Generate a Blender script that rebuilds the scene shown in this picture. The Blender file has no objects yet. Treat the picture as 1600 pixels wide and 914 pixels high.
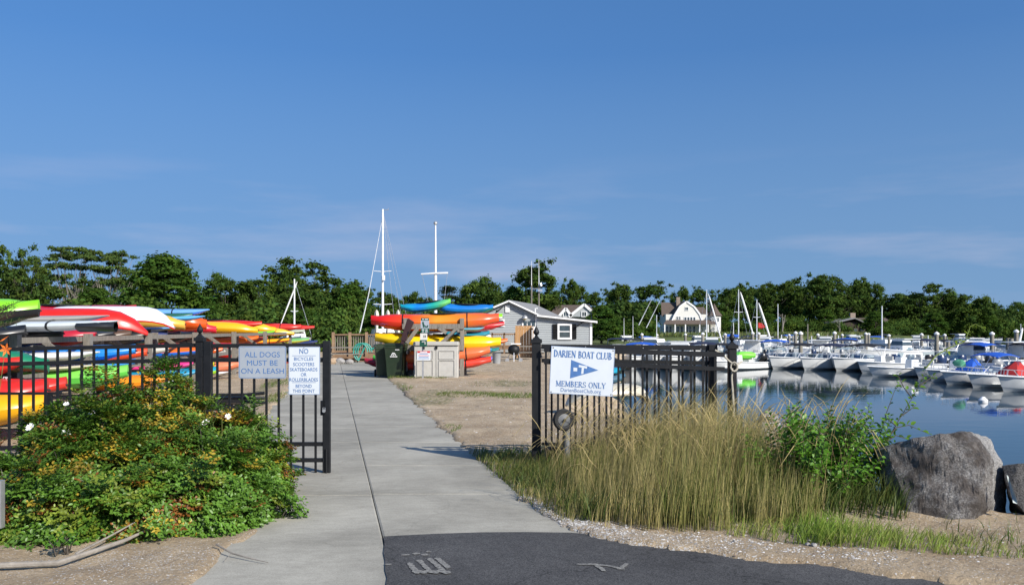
import bpy, bmesh, math, random
import numpy as np
from mathutils import Vector, Matrix, Euler

# ------------------------------------------------------------------ camera, sky, sun, exposure
S = bpy.context.scene
C = S.collection
F, H, CX, HY = 1360.0, 1.6, 800.0, 515.0          # focal length in photo pixels, eye height, principal column, horizon row
cam = bpy.data.cameras.new('camera'); camo = bpy.data.objects.new('camera', cam); C.objects.link(camo)
camo.location = (0, 0, H); camo.rotation_euler = (math.radians(90), 0, 0)
cam.sensor_width = 36; cam.lens = 36 * F / 1600; cam.shift_y = (HY - 457) / 1600; cam.clip_end = 20000; cam.clip_start = 0.05
S.camera = camo
S.render.resolution_x, S.render.resolution_y = 1024, 584

SUN_AZ, SUN_EL = math.radians(136), math.radians(32)
sd = Vector((math.sin(SUN_AZ) * math.cos(SUN_EL), math.cos(SUN_AZ) * math.cos(SUN_EL), math.sin(SUN_EL)))
W = bpy.data.worlds.new('World'); S.world = W; W.use_nodes = True
wn, wl = W.node_tree.nodes, W.node_tree.links
wn.clear()
wo = wn.new('ShaderNodeOutputWorld'); bg = wn.new('ShaderNodeBackground'); sky = wn.new('ShaderNodeTexSky')
sky.sky_type = 'NISHITA'; sky.sun_disc = False; sky.sun_elevation = SUN_EL; sky.sun_rotation = SUN_AZ
sky.air_density = 1.0; sky.dust_density = 0.6; sky.ozone_density = 4.0; sky.altitude = 0
SKY_STRENGTH = 0.105
bg.inputs[1].default_value = SKY_STRENGTH
tc = wn.new('ShaderNodeTexCoord'); mp = wn.new('ShaderNodeMapping'); mp.inputs['Scale'].default_value = (2.2, 2.2, 15)
nz = wn.new('ShaderNodeTexNoise'); nz.inputs['Scale'].default_value = 1.5; nz.inputs['Detail'].default_value = 7; nz.inputs['Roughness'].default_value = .56
rp = wn.new('ShaderNodeValToRGB'); rp.color_ramp.elements[0].position = .50; rp.color_ramp.elements[1].position = .76
sx = wn.new('ShaderNodeSeparateXYZ')
hr = wn.new('ShaderNodeValToRGB')                   # low band where the thin clouds hang
e = hr.color_ramp.elements; e[0].position = 0.02; e[0].color = (0, 0, 0, 1); e[1].position = .20; e[1].color = (0, 0, 0, 1)
e = hr.color_ramp.elements.new(.06); e.color = (1, 1, 1, 1); e = hr.color_ramp.elements.new(.115); e.color = (.75, .75, .75, 1)
mu = wn.new('ShaderNodeMath'); mu.operation = 'MULTIPLY'; mu2 = wn.new('ShaderNodeMath'); mu2.operation = 'MULTIPLY'; mu2.inputs[1].default_value = .36
mx = wn.new('ShaderNodeMix'); mx.data_type = 'RGBA'; mx.inputs[7].default_value = (4.9, 4.7, 5.6, 1)
gm = wn.new('ShaderNodeHueSaturation'); gm.inputs['Hue'].default_value = .502; gm.inputs['Saturation'].default_value = 1.18; gm.inputs['Value'].default_value = 1.26
wl.new(tc.outputs['Generated'], mp.inputs[0]); wl.new(mp.outputs[0], nz.inputs[0]); wl.new(nz.outputs[0], rp.inputs[0])
wl.new(tc.outputs['Generated'], sx.inputs[0]); wl.new(sx.outputs[2], hr.inputs[0])
wl.new(rp.outputs[0], mu.inputs[0]); wl.new(hr.outputs[0], mu.inputs[1]); wl.new(mu.outputs[0], mu2.inputs[0])
# the photograph's clear sky stays blue down to the trees: look the sky up a little higher than the true direction
cz = wn.new('ShaderNodeMath'); cz.operation = 'MAXIMUM'; cz.inputs[1].default_value = 0.0
sc_ = wn.new('ShaderNodeMath'); sc_.operation = 'MULTIPLY_ADD'; sc_.inputs[1].default_value = .62; sc_.inputs[2].default_value = .31
cb = wn.new('ShaderNodeCombineXYZ'); s3 = wn.new('ShaderNodeSeparateXYZ')
wl.new(tc.outputs['Generated'], s3.inputs[0]); wl.new(s3.outputs[2], cz.inputs[0]); wl.new(cz.outputs[0], sc_.inputs[0])
wl.new(s3.outputs[0], cb.inputs[0]); wl.new(s3.outputs[1], cb.inputs[1]); wl.new(sc_.outputs[0], cb.inputs[2])
vn = wn.new('ShaderNodeVectorMath'); vn.operation = 'NORMALIZE'; wl.new(cb.outputs[0], vn.inputs[0]); wl.new(vn.outputs[0], sky.inputs[0])
wl.new(sky.outputs[0], gm.inputs['Color']); hz = wn.new('ShaderNodeMapRange'); hz.inputs[1].default_value = 0.0; hz.inputs[2].default_value = .30; hz.inputs[3].default_value = .85; hz.inputs[4].default_value = 0.0; wl.new(sx.outputs[2], hz.inputs[0])
hm = wn.new('ShaderNodeMix'); hm.data_type = 'RGBA'; hm.inputs[7].default_value = (1.62, 2.72, 4.15, 1); wl.new(hz.outputs[0], hm.inputs[0]); wl.new(gm.outputs[0], hm.inputs[6]); wl.new(hm.outputs[2], mx.inputs[6]); wl.new(mu2.outputs[0], mx.inputs[0])
wl.new(mx.outputs[2], bg.inputs[0]); wl.new(bg.outputs[0], wo.inputs[0])

sl = bpy.data.lights.new('sun', 'SUN'); sl.energy = 4.8; sl.angle = math.radians(.53); sl.color = (1, .94, .84)
so = bpy.data.objects.new('sun', sl); C.objects.link(so); so.rotation_euler = (-sd).to_track_quat('-Z', 'Y').to_euler(); so.location = sd * 50
S.view_settings.view_transform = 'Standard'; S.view_settings.look = 'None'; S.view_settings.exposure = 0.38; S.view_settings.gamma = 1

# ------------------------------------------------------------------ helpers
R = random.Random(7)
NR = np.random.RandomState(11)
def P(px, py, Y): return Vector(((px - CX) * Y / F, Y, H - (py - HY) * Y / F))
def G(px, py, z=0.0):
    Y = (H - z) * F / (py - HY); return Vector(((px - CX) * Y / F, Y, z))

def world_loc(o):
    v = Vector((0, 0, 0))
    while o is not None: v += o.location; o = o.parent
    return v
def tag(o, label=None, cat=None, group=None, kind=None):
    if label: o['label'] = label
    if cat: o['category'] = cat
    if group: o['group'] = group
    if kind: o['kind'] = kind
    return o
def thing(name, loc, label, cat, group=None):
    o = bpy.data.objects.new(name, None); C.objects.link(o); o.location = loc; o.empty_display_size = .3
    return tag(o, label, cat, group)
def link(name, me, parent=None, loc=(0, 0, 0), rot=None, scale=None):
    o = bpy.data.objects.new(name, me); C.objects.link(o)
    o.location = Vector(loc) - (world_loc(parent) if parent else Vector((0, 0, 0)))
    if parent: o.parent = parent
    if rot: o.rotation_euler = rot
    if scale: o.scale = scale
    return o
def copy_tree(o, parent=None):
    c = o.copy(); C.objects.link(c); c.parent = parent
    for ch in list(o.children): copy_tree(ch, c)
    return c

def fast_mesh(name, V, Fc, mats, col=None, midx=None, smooth=False):
    V = np.asarray(V, dtype=np.float32); Fc = np.asarray(Fc, dtype=np.int32)
    me = bpy.data.meshes.new(name); n, k = Fc.shape
    me.vertices.add(len(V)); me.vertices.foreach_set('co', V.ravel())
    me.loops.add(n * k); me.loops.foreach_set('vertex_index', Fc.ravel())
    me.polygons.add(n); me.polygons.foreach_set('loop_start', np.arange(0, n * k, k, dtype=np.int32))
    if midx is not None: me.polygons.foreach_set('material_index', np.asarray(midx, dtype=np.int32))
    if smooth: me.polygons.foreach_set('use_smooth', np.ones(n, dtype=bool))
    for m in (mats if isinstance(mats, (list, tuple)) else [mats]): me.materials.append(m)
    if col is not None:
        a = me.color_attributes.new('Col', 'FLOAT_COLOR', 'POINT')
        c4 = np.ones((len(V), 4), dtype=np.float32); c4[:, :col.shape[1]] = col; a.data.foreach_set('color', c4.ravel())
    me.update(calc_edges=True)
    return me

class MB:
    def __init__(s): s.v = []; s.f = []; s.m = []
    def add(s, vs, fs, m=0):
        b = len(s.v); s.v += [Vector(x) for x in vs]; s.f += [tuple(i + b for i in f) for f in fs]; s.m += [m] * len(fs); return s
    def box(s, c, size, rot=None, m=0, top=1.0, topy=None):
        hx, hy, hz = [q / 2 for q in size]; ty = top if topy is None else topy
        vs = [Vector((x * hx * (top if z > 0 else 1), y * hy * (ty if z > 0 else 1), z * hz)) for z in (-1, 1) for y in (-1, 1) for x in (-1, 1)]
        M = (rot if isinstance(rot, Matrix) else Euler(rot).to_matrix()) if rot is not None else None
        c = Vector(c); vs = [(M @ v if M else v) + c for v in vs]
        return s.add(vs, [(0, 2, 3, 1), (4, 5, 7, 6), (0, 1, 5, 4), (2, 6, 7, 3), (0, 4, 6, 2), (1, 3, 7, 5)], m)
    def bar(s, p, q, w, h=None, m=0, up=(0, 0, 1)):
        p, q = Vector(p), Vector(q); h = h or w; d = q - p; L = d.length
        if L < 1e-6: return s
        z = d.normalized(); u = Vector(up)
        if abs(z.dot(u)) > .98: u = Vector((0, 1, 0))
        x = u.cross(z).normalized(); y = z.cross(x)
        return s.box((p + q) / 2, (w, h, L), Matrix((x, y, z)).transposed(), m)
    def tube(s, pts, r, n=6, m=0, cap=True):
        pts = [Vector(p) for p in pts]; k = len(pts); rr = r if isinstance(r, (list, tuple)) else [r] * k
        vs = []; ref = None
        for i, p in enumerate(pts):
            d = (pts[min(i + 1, k - 1)] - pts[max(i - 1, 0)]).normalized()
            if ref is None: ref = Vector((0, 0, 1)) if abs(d.z) < .9 else Vector((1, 0, 0))
            x = ref.cross(d).normalized(); y = d.cross(x); ref = y if abs(y.dot(d)) < .9 else ref
            ref = d.cross(x).normalized()
            for j in range(n):
                a = 2 * math.pi * j / n; vs.append(p + (x * math.cos(a) + y * math.sin(a)) * rr[i])
        fs = [(i * n + j, i * n + (j + 1) % n, (i + 1) * n + (j + 1) % n, (i + 1) * n + j) for i in range(k - 1) for j in range(n)]
        if cap: fs += [tuple(reversed(range(n))), tuple((k - 1) * n + j for j in range(n))]
        return s.add(vs, fs, m)
    def lathe(s, prof, c, axis='z', n=12, m=0):
        vs = []; c = Vector(c)
        for r, h in prof:
            for j in range(n):
                a = 2 * math.pi * j / n; u, w = r * math.cos(a), r * math.sin(a)
                vs.append(c + (Vector((u, w, h)) if axis == 'z' else Vector((u, h, w)) if axis == 'y' else Vector((h, u, w))))
        k = len(prof)
        fs = [(i * n + j, i * n + (j + 1) % n, (i + 1) * n + (j + 1) % n, (i + 1) * n + j) for i in range(k - 1) for j in range(n)]
        fs += [tuple(reversed(range(n))), tuple((k - 1) * n + j for j in range(n))]
        return s.add(vs, fs, m)
    def prism(s, poly, depth, m=0):                 # polygon of 3-D points pushed along a vector
        poly = [Vector(p) for p in poly]; d = Vector(depth); n = len(poly)
        fs = [tuple(range(n)), tuple(reversed(range(n, 2 * n)))] + [(i, i + n, (i + 1) % n + n, (i + 1) % n) for i in range(n)]
        return s.add(poly + [p + d for p in poly], fs, m)
    def loft(s, rings, m=0, close=False, cap=False):
        n = len(rings[0]); vs = [Vector(p) for r in rings for p in r]; k = len(rings); e = n if close else n - 1
        fs = [(i * n + j, i * n + (j + 1) % n, (i + 1) * n + (j + 1) % n, (i + 1) * n + j) for i in range(k - 1) for j in range(e)]
        if cap: fs += [tuple(reversed(range(n))), tuple((k - 1) * n + j for j in range(n))]
        return s.add(vs, fs, m)
    def xform(s, M, start=0):
        for i in range(start, len(s.v)): s.v[i] = M @ s.v[i]
        return s
    def mesh(s, name, mats, off=(0, 0, 0), smooth=False, fixn=True):
        me = bpy.data.meshes.new(name); off = Vector(off)
        me.from_pydata([tuple(v - off) for v in s.v], [], s.f)
        for mm in (mats if isinstance(mats, (list, tuple)) else [mats]): me.materials.append(mm)
        me.polygons.foreach_set('material_index', s.m)
        if fixn:
            bm = bmesh.new(); bm.from_mesh(me); bmesh.ops.recalc_face_normals(bm, faces=bm.faces)
            if smooth:
                for f in bm.faces: f.smooth = True
                for ed in bm.edges:
                    if len(ed.link_faces) == 2 and ed.calc_face_angle(0) > math.radians(38): ed.smooth = False
            bm.to_mesh(me); bm.free()
        me.update(); return me
    def build(s, name, mats, parent=None, smooth=False, bevel=0, fixn=True):
        off = world_loc(parent) if parent else Vector((0, 0, 0))
        if parent is None and s.v: pass
        o = bpy.data.objects.new(name, s.mesh(name, mats, off, smooth, fixn)); C.objects.link(o)
        if parent: o.parent = parent
        if bevel:
            b = o.modifiers.new('bevel', 'BEVEL'); b.width = bevel; b.segments = 2; b.limit_method = 'ANGLE'
        return o
    def solo(s, name, mats, label, cat, group=None, loc=None, **k):      # a top-level thing that is one mesh, origin at its base
        n = len(s.v); c = Vector(loc) if loc is not None else Vector((sum(v.x for v in s.v) / n, sum(v.y for v in s.v) / n, min(v.z for v in s.v)))
        s.v = [v - c for v in s.v]; o = s.build(name, mats, None, **k); o.location = c; return tag(o, label, cat, group)

def vnoise(x, y, seed=0):
    xi, yi = np.floor(x).astype(int), np.floor(y).astype(int); fx, fy = x - xi, y - yi
    fx = fx * fx * (3 - 2 * fx); fy = fy * fy * (3 - 2 * fy)
    def h(a, b): return ((np.sin(a * 127.1 + b * 311.7 + seed * 74.7) * 43758.5453) % 1.0)
    return (h(xi, yi) * (1 - fx) + h(xi + 1, yi) * fx) * (1 - fy) + (h(xi, yi + 1) * (1 - fx) + h(xi + 1, yi + 1) * fx) * fy
def sdf(px, py, poly):                              # signed distance, negative inside
    d = np.full(px.shape, 1e9); ins = np.zeros(px.shape, bool); n = len(poly)
    for i in range(n):
        ax, ay = poly[i]; bx, by = poly[(i + 1) % n]; ex, ey = bx - ax, by - ay
        t = np.clip(((px - ax) * ex + (py - ay) * ey) / (ex * ex + ey * ey), 0, 1)
        d = np.minimum(d, np.hypot(px - ax - t * ex, py - ay - t * ey))
        if ay != by: ins ^= ((ay > py) != (by > py)) & (px < ax + (py - ay) / (by - ay) * ex)
    return np.where(ins, -d, d)

# ------------------------------------------------------------------ materials
def mat(name, col, rough=.6, metal=0, var=.12, scale=6, bump=0, bscale=40, spec=.5, col2=None, stretch=None, sub=0, coat=0, dirt=0):
    m = bpy.data.materials.new(name); m.use_nodes = True; nt = m.node_tree; b = nt.nodes['Principled BSDF']; L = nt.links
    tc = nt.nodes.new('ShaderNodeTexCoord'); src = tc.outputs['Object']
    if stretch:
        q = nt.nodes.new('ShaderNodeMapping'); q.inputs['Scale'].default_value = stretch; L.new(src, q.inputs[0]); src = q.outputs[0]
    n = nt.nodes.new('ShaderNodeTexNoise'); n.inputs['Scale'].default_value = scale; n.inputs['Detail'].default_value = 6; n.inputs['Roughness'].default_value = .62; L.new(src, n.inputs[0])
    r = nt.nodes.new('ShaderNodeValToRGB'); r.color_ramp.elements[0].position = .3; r.color_ramp.elements[1].position = .7
    c2 = col2 or tuple(min(1, c * (1 + var)) for c in col); c1 = tuple(c * (1 - var) for c in col) if not col2 else col
    r.color_ramp.elements[0].color = (*c1, 1); r.color_ramp.elements[1].color = (*c2, 1)
    L.new(n.outputs[0], r.inputs[0]); out = r.outputs[0]
    if dirt:
        n3 = nt.nodes.new('ShaderNodeTexNoise'); n3.inputs['Scale'].default_value = 2.3; n3.inputs['Detail'].default_value = 9; n3.inputs['Roughness'].default_value = .7; L.new(tc.outputs['Object'], n3.inputs[0])
        r3 = nt.nodes.new('ShaderNodeValToRGB'); r3.color_ramp.elements[0].position = .45; r3.color_ramp.elements[1].position = .75; L.new(n3.outputs[0], r3.inputs[0])
        k = nt.nodes.new('ShaderNodeMath'); k.operation = 'MULTIPLY'; k.inputs[1].default_value = dirt; L.new(r3.outputs[0], k.inputs[0])
        x = nt.nodes.new('ShaderNodeMix'); x.data_type = 'RGBA'; x.inputs[7].default_value = (.16, .14, .10, 1); L.new(k.outputs[0], x.inputs[0]); L.new(out, x.inputs[6]); out = x.outputs[2]
    L.new(out, b.inputs['Base Color'])
    rr = nt.nodes.new('ShaderNodeMapRange'); rr.inputs[3].default_value = max(0, rough - .08); rr.inputs[4].default_value = min(1, rough + .12); L.new(n.outputs[0], rr.inputs[0]); L.new(rr.outputs[0], b.inputs['Roughness'])
    b.inputs['Metallic'].default_value = metal; b.inputs['Specular IOR Level'].default_value = spec
    if coat: b.inputs['Coat Weight'].default_value = coat; b.inputs['Coat Roughness'].default_value = .15
    if bump:
        n2 = nt.nodes.new('ShaderNodeTexNoise'); n2.inputs['Scale'].default_value = bscale; n2.inputs['Detail'].default_value = 5; L.new(src, n2.inputs[0])
        bp = nt.nodes.new('ShaderNodeBump'); bp.inputs['Strength'].default_value = bump; bp.inputs['Distance'].default_value = .02; L.new(n2.outputs[0], bp.inputs['Height']); L.new(bp.outputs[0], b.inputs['Normal'])
    return m
_pl = {}
def plastic(c, rough=.3, dirt=.12):
    k = (tuple(round(x, 3) for x in c), rough, dirt)
    if k not in _pl: _pl[k] = mat('plastic', c, rough, var=.06, scale=3, spec=.5, bump=.03, bscale=9, dirt=dirt)
    return _pl[k]
def gradient_mat(name, stops, length):             # colours running along the object's own length
    m = plastic.__globals__['mat'](name, (.5, .5, .5), .3, var=.0); nt = m.node_tree; L = nt.links; b = nt.nodes['Principled BSDF']
    tc = nt.nodes.new('ShaderNodeTexCoord'); s = nt.nodes.new('ShaderNodeSeparateXYZ'); L.new(tc.outputs['Object'], s.inputs[0])
    n = nt.nodes.new('ShaderNodeTexNoise'); n.inputs['Scale'].default_value = 2.5; L.new(tc.outputs['Object'], n.inputs[0])
    a = nt.nodes.new('ShaderNodeMath'); a.operation = 'MULTIPLY_ADD'; a.inputs[1].default_value = .5; L.new(n.outputs[0], a.inputs[0]); L.new(s.outputs[0], a.inputs[2])
    r = nt.nodes.new('ShaderNodeMapRange'); r.inputs[1].default_value = -length / 2 + .25; r.inputs[2].default_value = length / 2 + .25; L.new(a.outputs[0], r.inputs[0])
    v = nt.nodes.new('ShaderNodeValToRGB'); L.new(r.outputs[0], v.inputs[0]); e = v.color_ramp.elements
    e[0].position = stops[0][0]; e[0].color = (*stops[0][1], 1); e[1].position = stops[-1][0]; e[1].color = (*stops[-1][1], 1)
    for p, c in stops[1:-1]: q = e.new(p); q.color = (*c, 1)
    L.new(v.outputs[0], b.inputs['Base Color']); return m
def leaf_mat(name, col, trans=.35, rough=.5, spec=.35):
    m = bpy.data.materials.new(name); m.use_nodes = True; nt = m.node_tree; L = nt.links; b = nt.nodes['Principled BSDF']; o = nt.nodes['Material Output']
    at = nt.nodes.new('ShaderNodeAttribute'); at.attribute_name = 'Col'
    x = nt.nodes.new('ShaderNodeMix'); x.data_type = 'RGBA'; x.blend_type = 'MULTIPLY'; x.inputs[0].default_value = 1; x.inputs[7].default_value = (*col, 1)
    L.new(at.outputs['Color'], x.inputs[6]); L.new(x.outputs[2], b.inputs['Base Color']); b.inputs['Roughness'].default_value = rough; b.inputs['Specular IOR Level'].default_value = spec
    t = nt.nodes.new('ShaderNodeBsdfTranslucent'); L.new(x.outputs[2], t.inputs[0]); ms = nt.nodes.new('ShaderNodeMixShader'); ms.inputs[0].default_value = trans
    L.new(b.outputs[0], ms.inputs[1]); L.new(t.outputs[0], ms.inputs[2]); L.new(ms.outputs[0], o.inputs[0]); return m
def glass_mat(name, col=(.05, .07, .08), rough=.05):
    m = bpy.data.materials.new(name); m.use_nodes = True; nt = m.node_tree; b = nt.nodes['Principled BSDF']
    tc = nt.nodes.new('ShaderNodeTexCoord'); n = nt.nodes.new('ShaderNodeTexNoise'); n.inputs['Scale'].default_value = 4; nt.links.new(tc.outputs['Object'], n.inputs[0])
    r = nt.nodes.new('ShaderNodeValToRGB'); r.color_ramp.elements[0].color = (*[c * .6 for c in col], 1); r.color_ramp.elements[1].color = (*[c * 1.5 for c in col], 1); nt.links.new(n.outputs[0], r.inputs[0])
    nt.links.new(r.outputs[0], b.inputs['Base Color']); b.inputs['Roughness'].default_value = rough; b.inputs['Specular IOR Level'].default_value = .8; return m
def screen_glass(name):
    m = bpy.data.materials.new(name); m.use_nodes = True; nt = m.node_tree; L = nt.links; o = nt.nodes['Material Output']
    t = nt.nodes.new('ShaderNodeBsdfTransparent'); t.inputs[0].default_value = (.62, .72, .74, 1); g = nt.nodes.new('ShaderNodeBsdfGlossy'); g.inputs['Roughness'].default_value = .03
    tc = nt.nodes.new('ShaderNodeTexCoord'); n = nt.nodes.new('ShaderNodeTexNoise'); n.inputs['Scale'].default_value = 3; L.new(tc.outputs['Object'], n.inputs[0])
    mr = nt.nodes.new('ShaderNodeMapRange'); mr.inputs[3].default_value = .15; mr.inputs[4].default_value = .35; L.new(n.outputs[0], mr.inputs[0])
    ms = nt.nodes.new('ShaderNodeMixShader'); L.new(mr.outputs[0], ms.inputs[0]); L.new(t.outputs[0], ms.inputs[1]); L.new(g.outputs[0], ms.inputs[2]); L.new(ms.outputs[0], o.inputs[0]); return m

M = dict(
 black=mat('black_powder_coat', (.010, .011, .013), .5, spec=.3, var=.25, scale=12, bump=.05, bscale=60),
 rubber=mat('rubber', (.02, .02, .02), .8), galv=mat('galvanised_steel', (.42, .43, .44), .45, metal=.6, scale=9),
 steel=mat('stainless_tube', (.6, .6, .62), .3, metal=.7), alum=mat('aluminium_mast', (.72, .74, .76), .35, metal=.15),
 white=mat('white_paint', (.78, .78, .77), .5, var=.04, dirt=.1), gel=mat('white_gelcoat', (.74, .75, .74), .28, var=.05, scale=2, dirt=.10),
 gelin=mat('cream_gelcoat', (.6, .59, .55), .5, var=.08, scale=4, dirt=.15), boot=mat('dark_boot_stripe', (.03, .03, .05), .4),
 wood=mat('weathered_timber', (.13, .115, .095), .85, var=.3, scale=5, bump=.35, bscale=20, col2=(.26, .235, .20), stretch=(5, 5, .8)),
 pile=mat('piling_timber', (.16, .145, .115), .85, bump=.4, bscale=14, col2=(.30, .28, .235), stretch=(4, 4, .7)),
 cedar=mat('new_cedar', (.36, .19, .075), .7, col2=(.52, .30, .13), scale=3, stretch=(6, 6, .6), bump=.15),
 postw=mat('brown_post', (.22, .14, .08), .8, col2=(.34, .23, .14), scale=4, bump=.2),
 dwood=mat('brown_deck_timber', (.17, .10, .055), .8, col2=(.27, .17, .10), scale=4, bump=.25),
 shed=mat('beige_resin', (.44, .43, .40), .55, var=.05, dirt=.22), shedlid=mat('grey_resin', (.40, .39, .36), .6, var=.06, dirt=.2),
 bin=mat('green_bin_plastic', (.018, .035, .016), .45, var=.15, dirt=.12, bump=.05),
 siding=mat('grey_clapboard', (.325, .35, .36), .8, var=.10, scale=7, stretch=(.4, 1, 3), bump=.15),
 roof=mat('grey_asphalt_shingle', (.22, .22, .22), .9, var=.3, scale=30, bump=.3, bscale=30),
 roofb=mat('brown_shingle_roof', (.10, .075, .06), .9, var=.3, scale=8, bump=.4, bscale=12),
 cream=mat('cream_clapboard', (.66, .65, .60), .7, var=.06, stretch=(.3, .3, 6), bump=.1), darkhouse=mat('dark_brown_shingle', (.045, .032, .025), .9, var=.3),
 glass=glass_mat('window_glass'), screen=screen_glass('boat_windscreen'), brick=mat('chimney_stone', (.25, .2, .16), .9, var=.25, scale=3, bump=.3),
 navy=mat('navy_canvas', (.012, .018, .05), .8, bump=.2, bscale=6), blackc=mat('black_canvas', (.012, .012, .014), .8, bump=.2, bscale=6),
 bluec=mat('blue_canvas', (.01, .09, .48), .75, bump=.3, bscale=5), redc=mat('red_canvas', (.42, .02, .018), .75, bump=.3, bscale=5), tanc=mat('tan_canvas', (.35, .29, .2), .8, bump=.2, bscale=5),
 cowlb=plastic((.015, .035, .10), .25), cowlg=plastic((.30, .31, .32), .3), cowlk=plastic((.015, .015, .017), .25),
 lime=plastic((.20, .75, .06), .45, 0), rope=mat('old_rope', (.42, .39, .32), .9, scale=60, bump=.5, bscale=120),
 signw=mat('sign_white', (.60, .645, .69), .35, var=.03, dirt=.06), signs=mat('sign_aluminium', (.46, .50, .55), .32, metal=.35, var=.07, scale=3), blue=mat('sign_blue_ink', (.045, .13, .36), .5, var=.1),
 bluel=mat('sign_blue_faded_ink', (.06, .155, .37), .5, var=.15, scale=20), red=mat('sign_red_ink', (.55, .03, .03), .5), dgreen=mat('dark_green_paint', (.01, .07, .045), .4),
 maroon=plastic((.035, .012, .014), .45), stone=mat('granite', (.18, .17, .16), .85, col2=(.36, .345, .325), scale=7, bump=.6, bscale=14),
 umbrella=mat('cream_umbrella_cloth', (.6, .57, .48), .9, bump=.2, bscale=8), drift=mat('driftwood_grey', (.17, .15, .125), .9, col2=(.32, .29, .25), scale=9, bump=.5, bscale=30),
 concrete=mat('pale_concrete', (.33, .32, .29), .85, var=.15, scale=5, bump=.3), bark=mat('bark', (.07, .058, .045), .95, var=.35, scale=7, bump=.5, bscale=10, stretch=(3, 3, .6)),
 barkp=mat('pale_bark', (.22, .20, .17), .95, var=.3, scale=7, bump=.4, bscale=10))

# ------------------------------------------------------------------ setting: ground, water, path, asphalt
WZ = -1.1
LAND = [(-3000, -500), (3000, -500), (3000, -60), (300, -20), (40, 3), (12, 7.2), (7, 8.5), (5.2, 9.8), (4.8, 12), (4.7, 16), (3.9, 18.5), (4.3, 25), (5.4, 40), (7.6, 56), (9.3, 63), (10, 72),
        (20, 120), (34, 160), (50, 180), (70, 188), (95, 200), (120, 240), (150, 292), (200, 305), (400, 330), (3000, 500), (3000, 6000), (-3000, 6000)]
HARD = [(-1.5, -4), (-1.62, 2), (-1.75, 4), (-1.88, 5.45), (-1.95, 7.0), (-2.02, 7.9), (-2.35, 8.6), (-3.16, 9.8), (-4.27, 15.2), (-5.4, 20.9), (-7.0, 29), (-9.0, 38), (-10, 44), (-9.5, 52), (-6, 56), (-4.6, 55),
        (-7.2, 47), (-6.3, 39.2), (-4.3, 29), (-1.07, 13.2), (-.25, 9.4), (.05, 7.9), (.25, 6.95), (.5, 6.6), (.706, 6.38), (1.32, 5.98), (2.18, 5.6), (2.45, 5.42), (3.0, 5.1), (6, 4), (12, 2), (14, -4)]
def rng(*segs):
    out = [segs[0][0]]
    for a, b, n in segs: out += list(np.linspace(a, b, n + 1)[1:])
    return np.array(out)
gx = rng((-3000, -400, 8), (-400, -60, 30), (-60, -12, 60), (-12, -5, 60), (-5, 5, 150), (5, 9, 40), (9, 60, 60), (60, 400, 60), (400, 3000, 10))
gy = rng((-400, -5, 10), (-5, 3, 16), (3, 12, 130), (12, 22, 80), (22, 60, 110), (60, 330, 120), (330, 1000, 15), (1000, 5900, 8))
XX, YY = np.meshgrid(gx, gy); dl = sdf(XX, YY, LAND); dh = sdf(XX, YY, HARD)
def fbm(x, y, s, o=4):
    r = 0
    for i in range(o): r = r + (vnoise(x * 2 ** i, y * 2 ** i, s + i) - .5) / 2 ** i
    return r
def smooth(a, b, x):
    t = np.clip((x - a) / (b - a), 0, 1); return t * t * (3 - 2 * t)
def ground_z(x, y, dl, dh):
    z = fbm(x * .9, y * .9, 3) * .05 + fbm(x * 5, y * 5, 9, 3) * .018
    z = z + .055 + .012 * fbm(x * 9, y * 9, 15, 2)
    z = z + .32 * np.exp(-((x - 3.6) ** 2 / 1.2 + (y - 7.7) ** 2 / .3)) * .25                        # sand heaped at the rocks
    z = z + smooth(60, 300, y) * .25
    inner = smooth(-.02, .10, dh + fbm(x * 3, y * 3, 21, 3) * .12)                                    # ragged sand edge over the slabs
    z = z * inner + (1 - inner) * (-.12)
    shore = smooth(-3.2, 1.2, dl + fbm(x * .4, y * .4, 5) * 1.2)
    return z * (1 - shore) + shore * (-2.4)
ZZ = ground_z(XX, YY, dl, dh)
def gz(x, y):
    a, b = np.array([[float(x)]]), np.array([[float(y)]]); return float(ground_z(a, b, sdf(a, b, LAND), sdf(a, b, HARD))[0, 0])
ny, nx = XX.shape
idx = np.arange(nx * ny).reshape(ny, nx)
quads = np.stack([idx[:-1, :-1], idx[:-1, 1:], idx[1:, 1:], idx[1:, :-1]], -1).reshape(-1, 4)
# vertex colour: r = how grassy the soil is, g = how pebbly
pathd = dh
grass = smooth(48, 75, YY) * (dl < -2)
grass = np.maximum(grass, smooth(-10, -16, XX) * smooth(30, 60, YY))
edge_right = np.exp(-((dh - .25) ** 2) / .12) * smooth(12, 20, YY) * smooth(.35, .6, vnoise(XX * .8, YY * .8, 4)) * .45
patch = smooth(.58, .72, vnoise(XX * .55 + 3, YY * .32, 8)) * (XX > -4.5) * (XX < 2) * smooth(14, 17, YY) * smooth(31, 26, YY) * .55
leftedge = np.exp(-((XX + 3.9 + .2 * (YY - 9.7)) ** 2) / .25) * smooth(9, 12, YY) * smooth(45, 30, YY) * .6
far_marsh = smooth(120, 160, YY)
grass = np.clip(np.maximum.reduce([grass, edge_right, patch, leftedge, far_marsh]), 0, 1)
shell = np.exp(-np.abs(dh) / .14) * smooth(8.6, 7.4, YY) * (XX > 0) * smooth(1.9, 1.2, XX) * .55 + np.exp(-((XX + 2.5) ** 2 / .3 + (YY - 5.8) ** 2 / .15)) * .10
col = np.stack([grass, np.clip(shell, 0, 1), np.zeros_like(grass)], -1).reshape(-1, 3)

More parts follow.
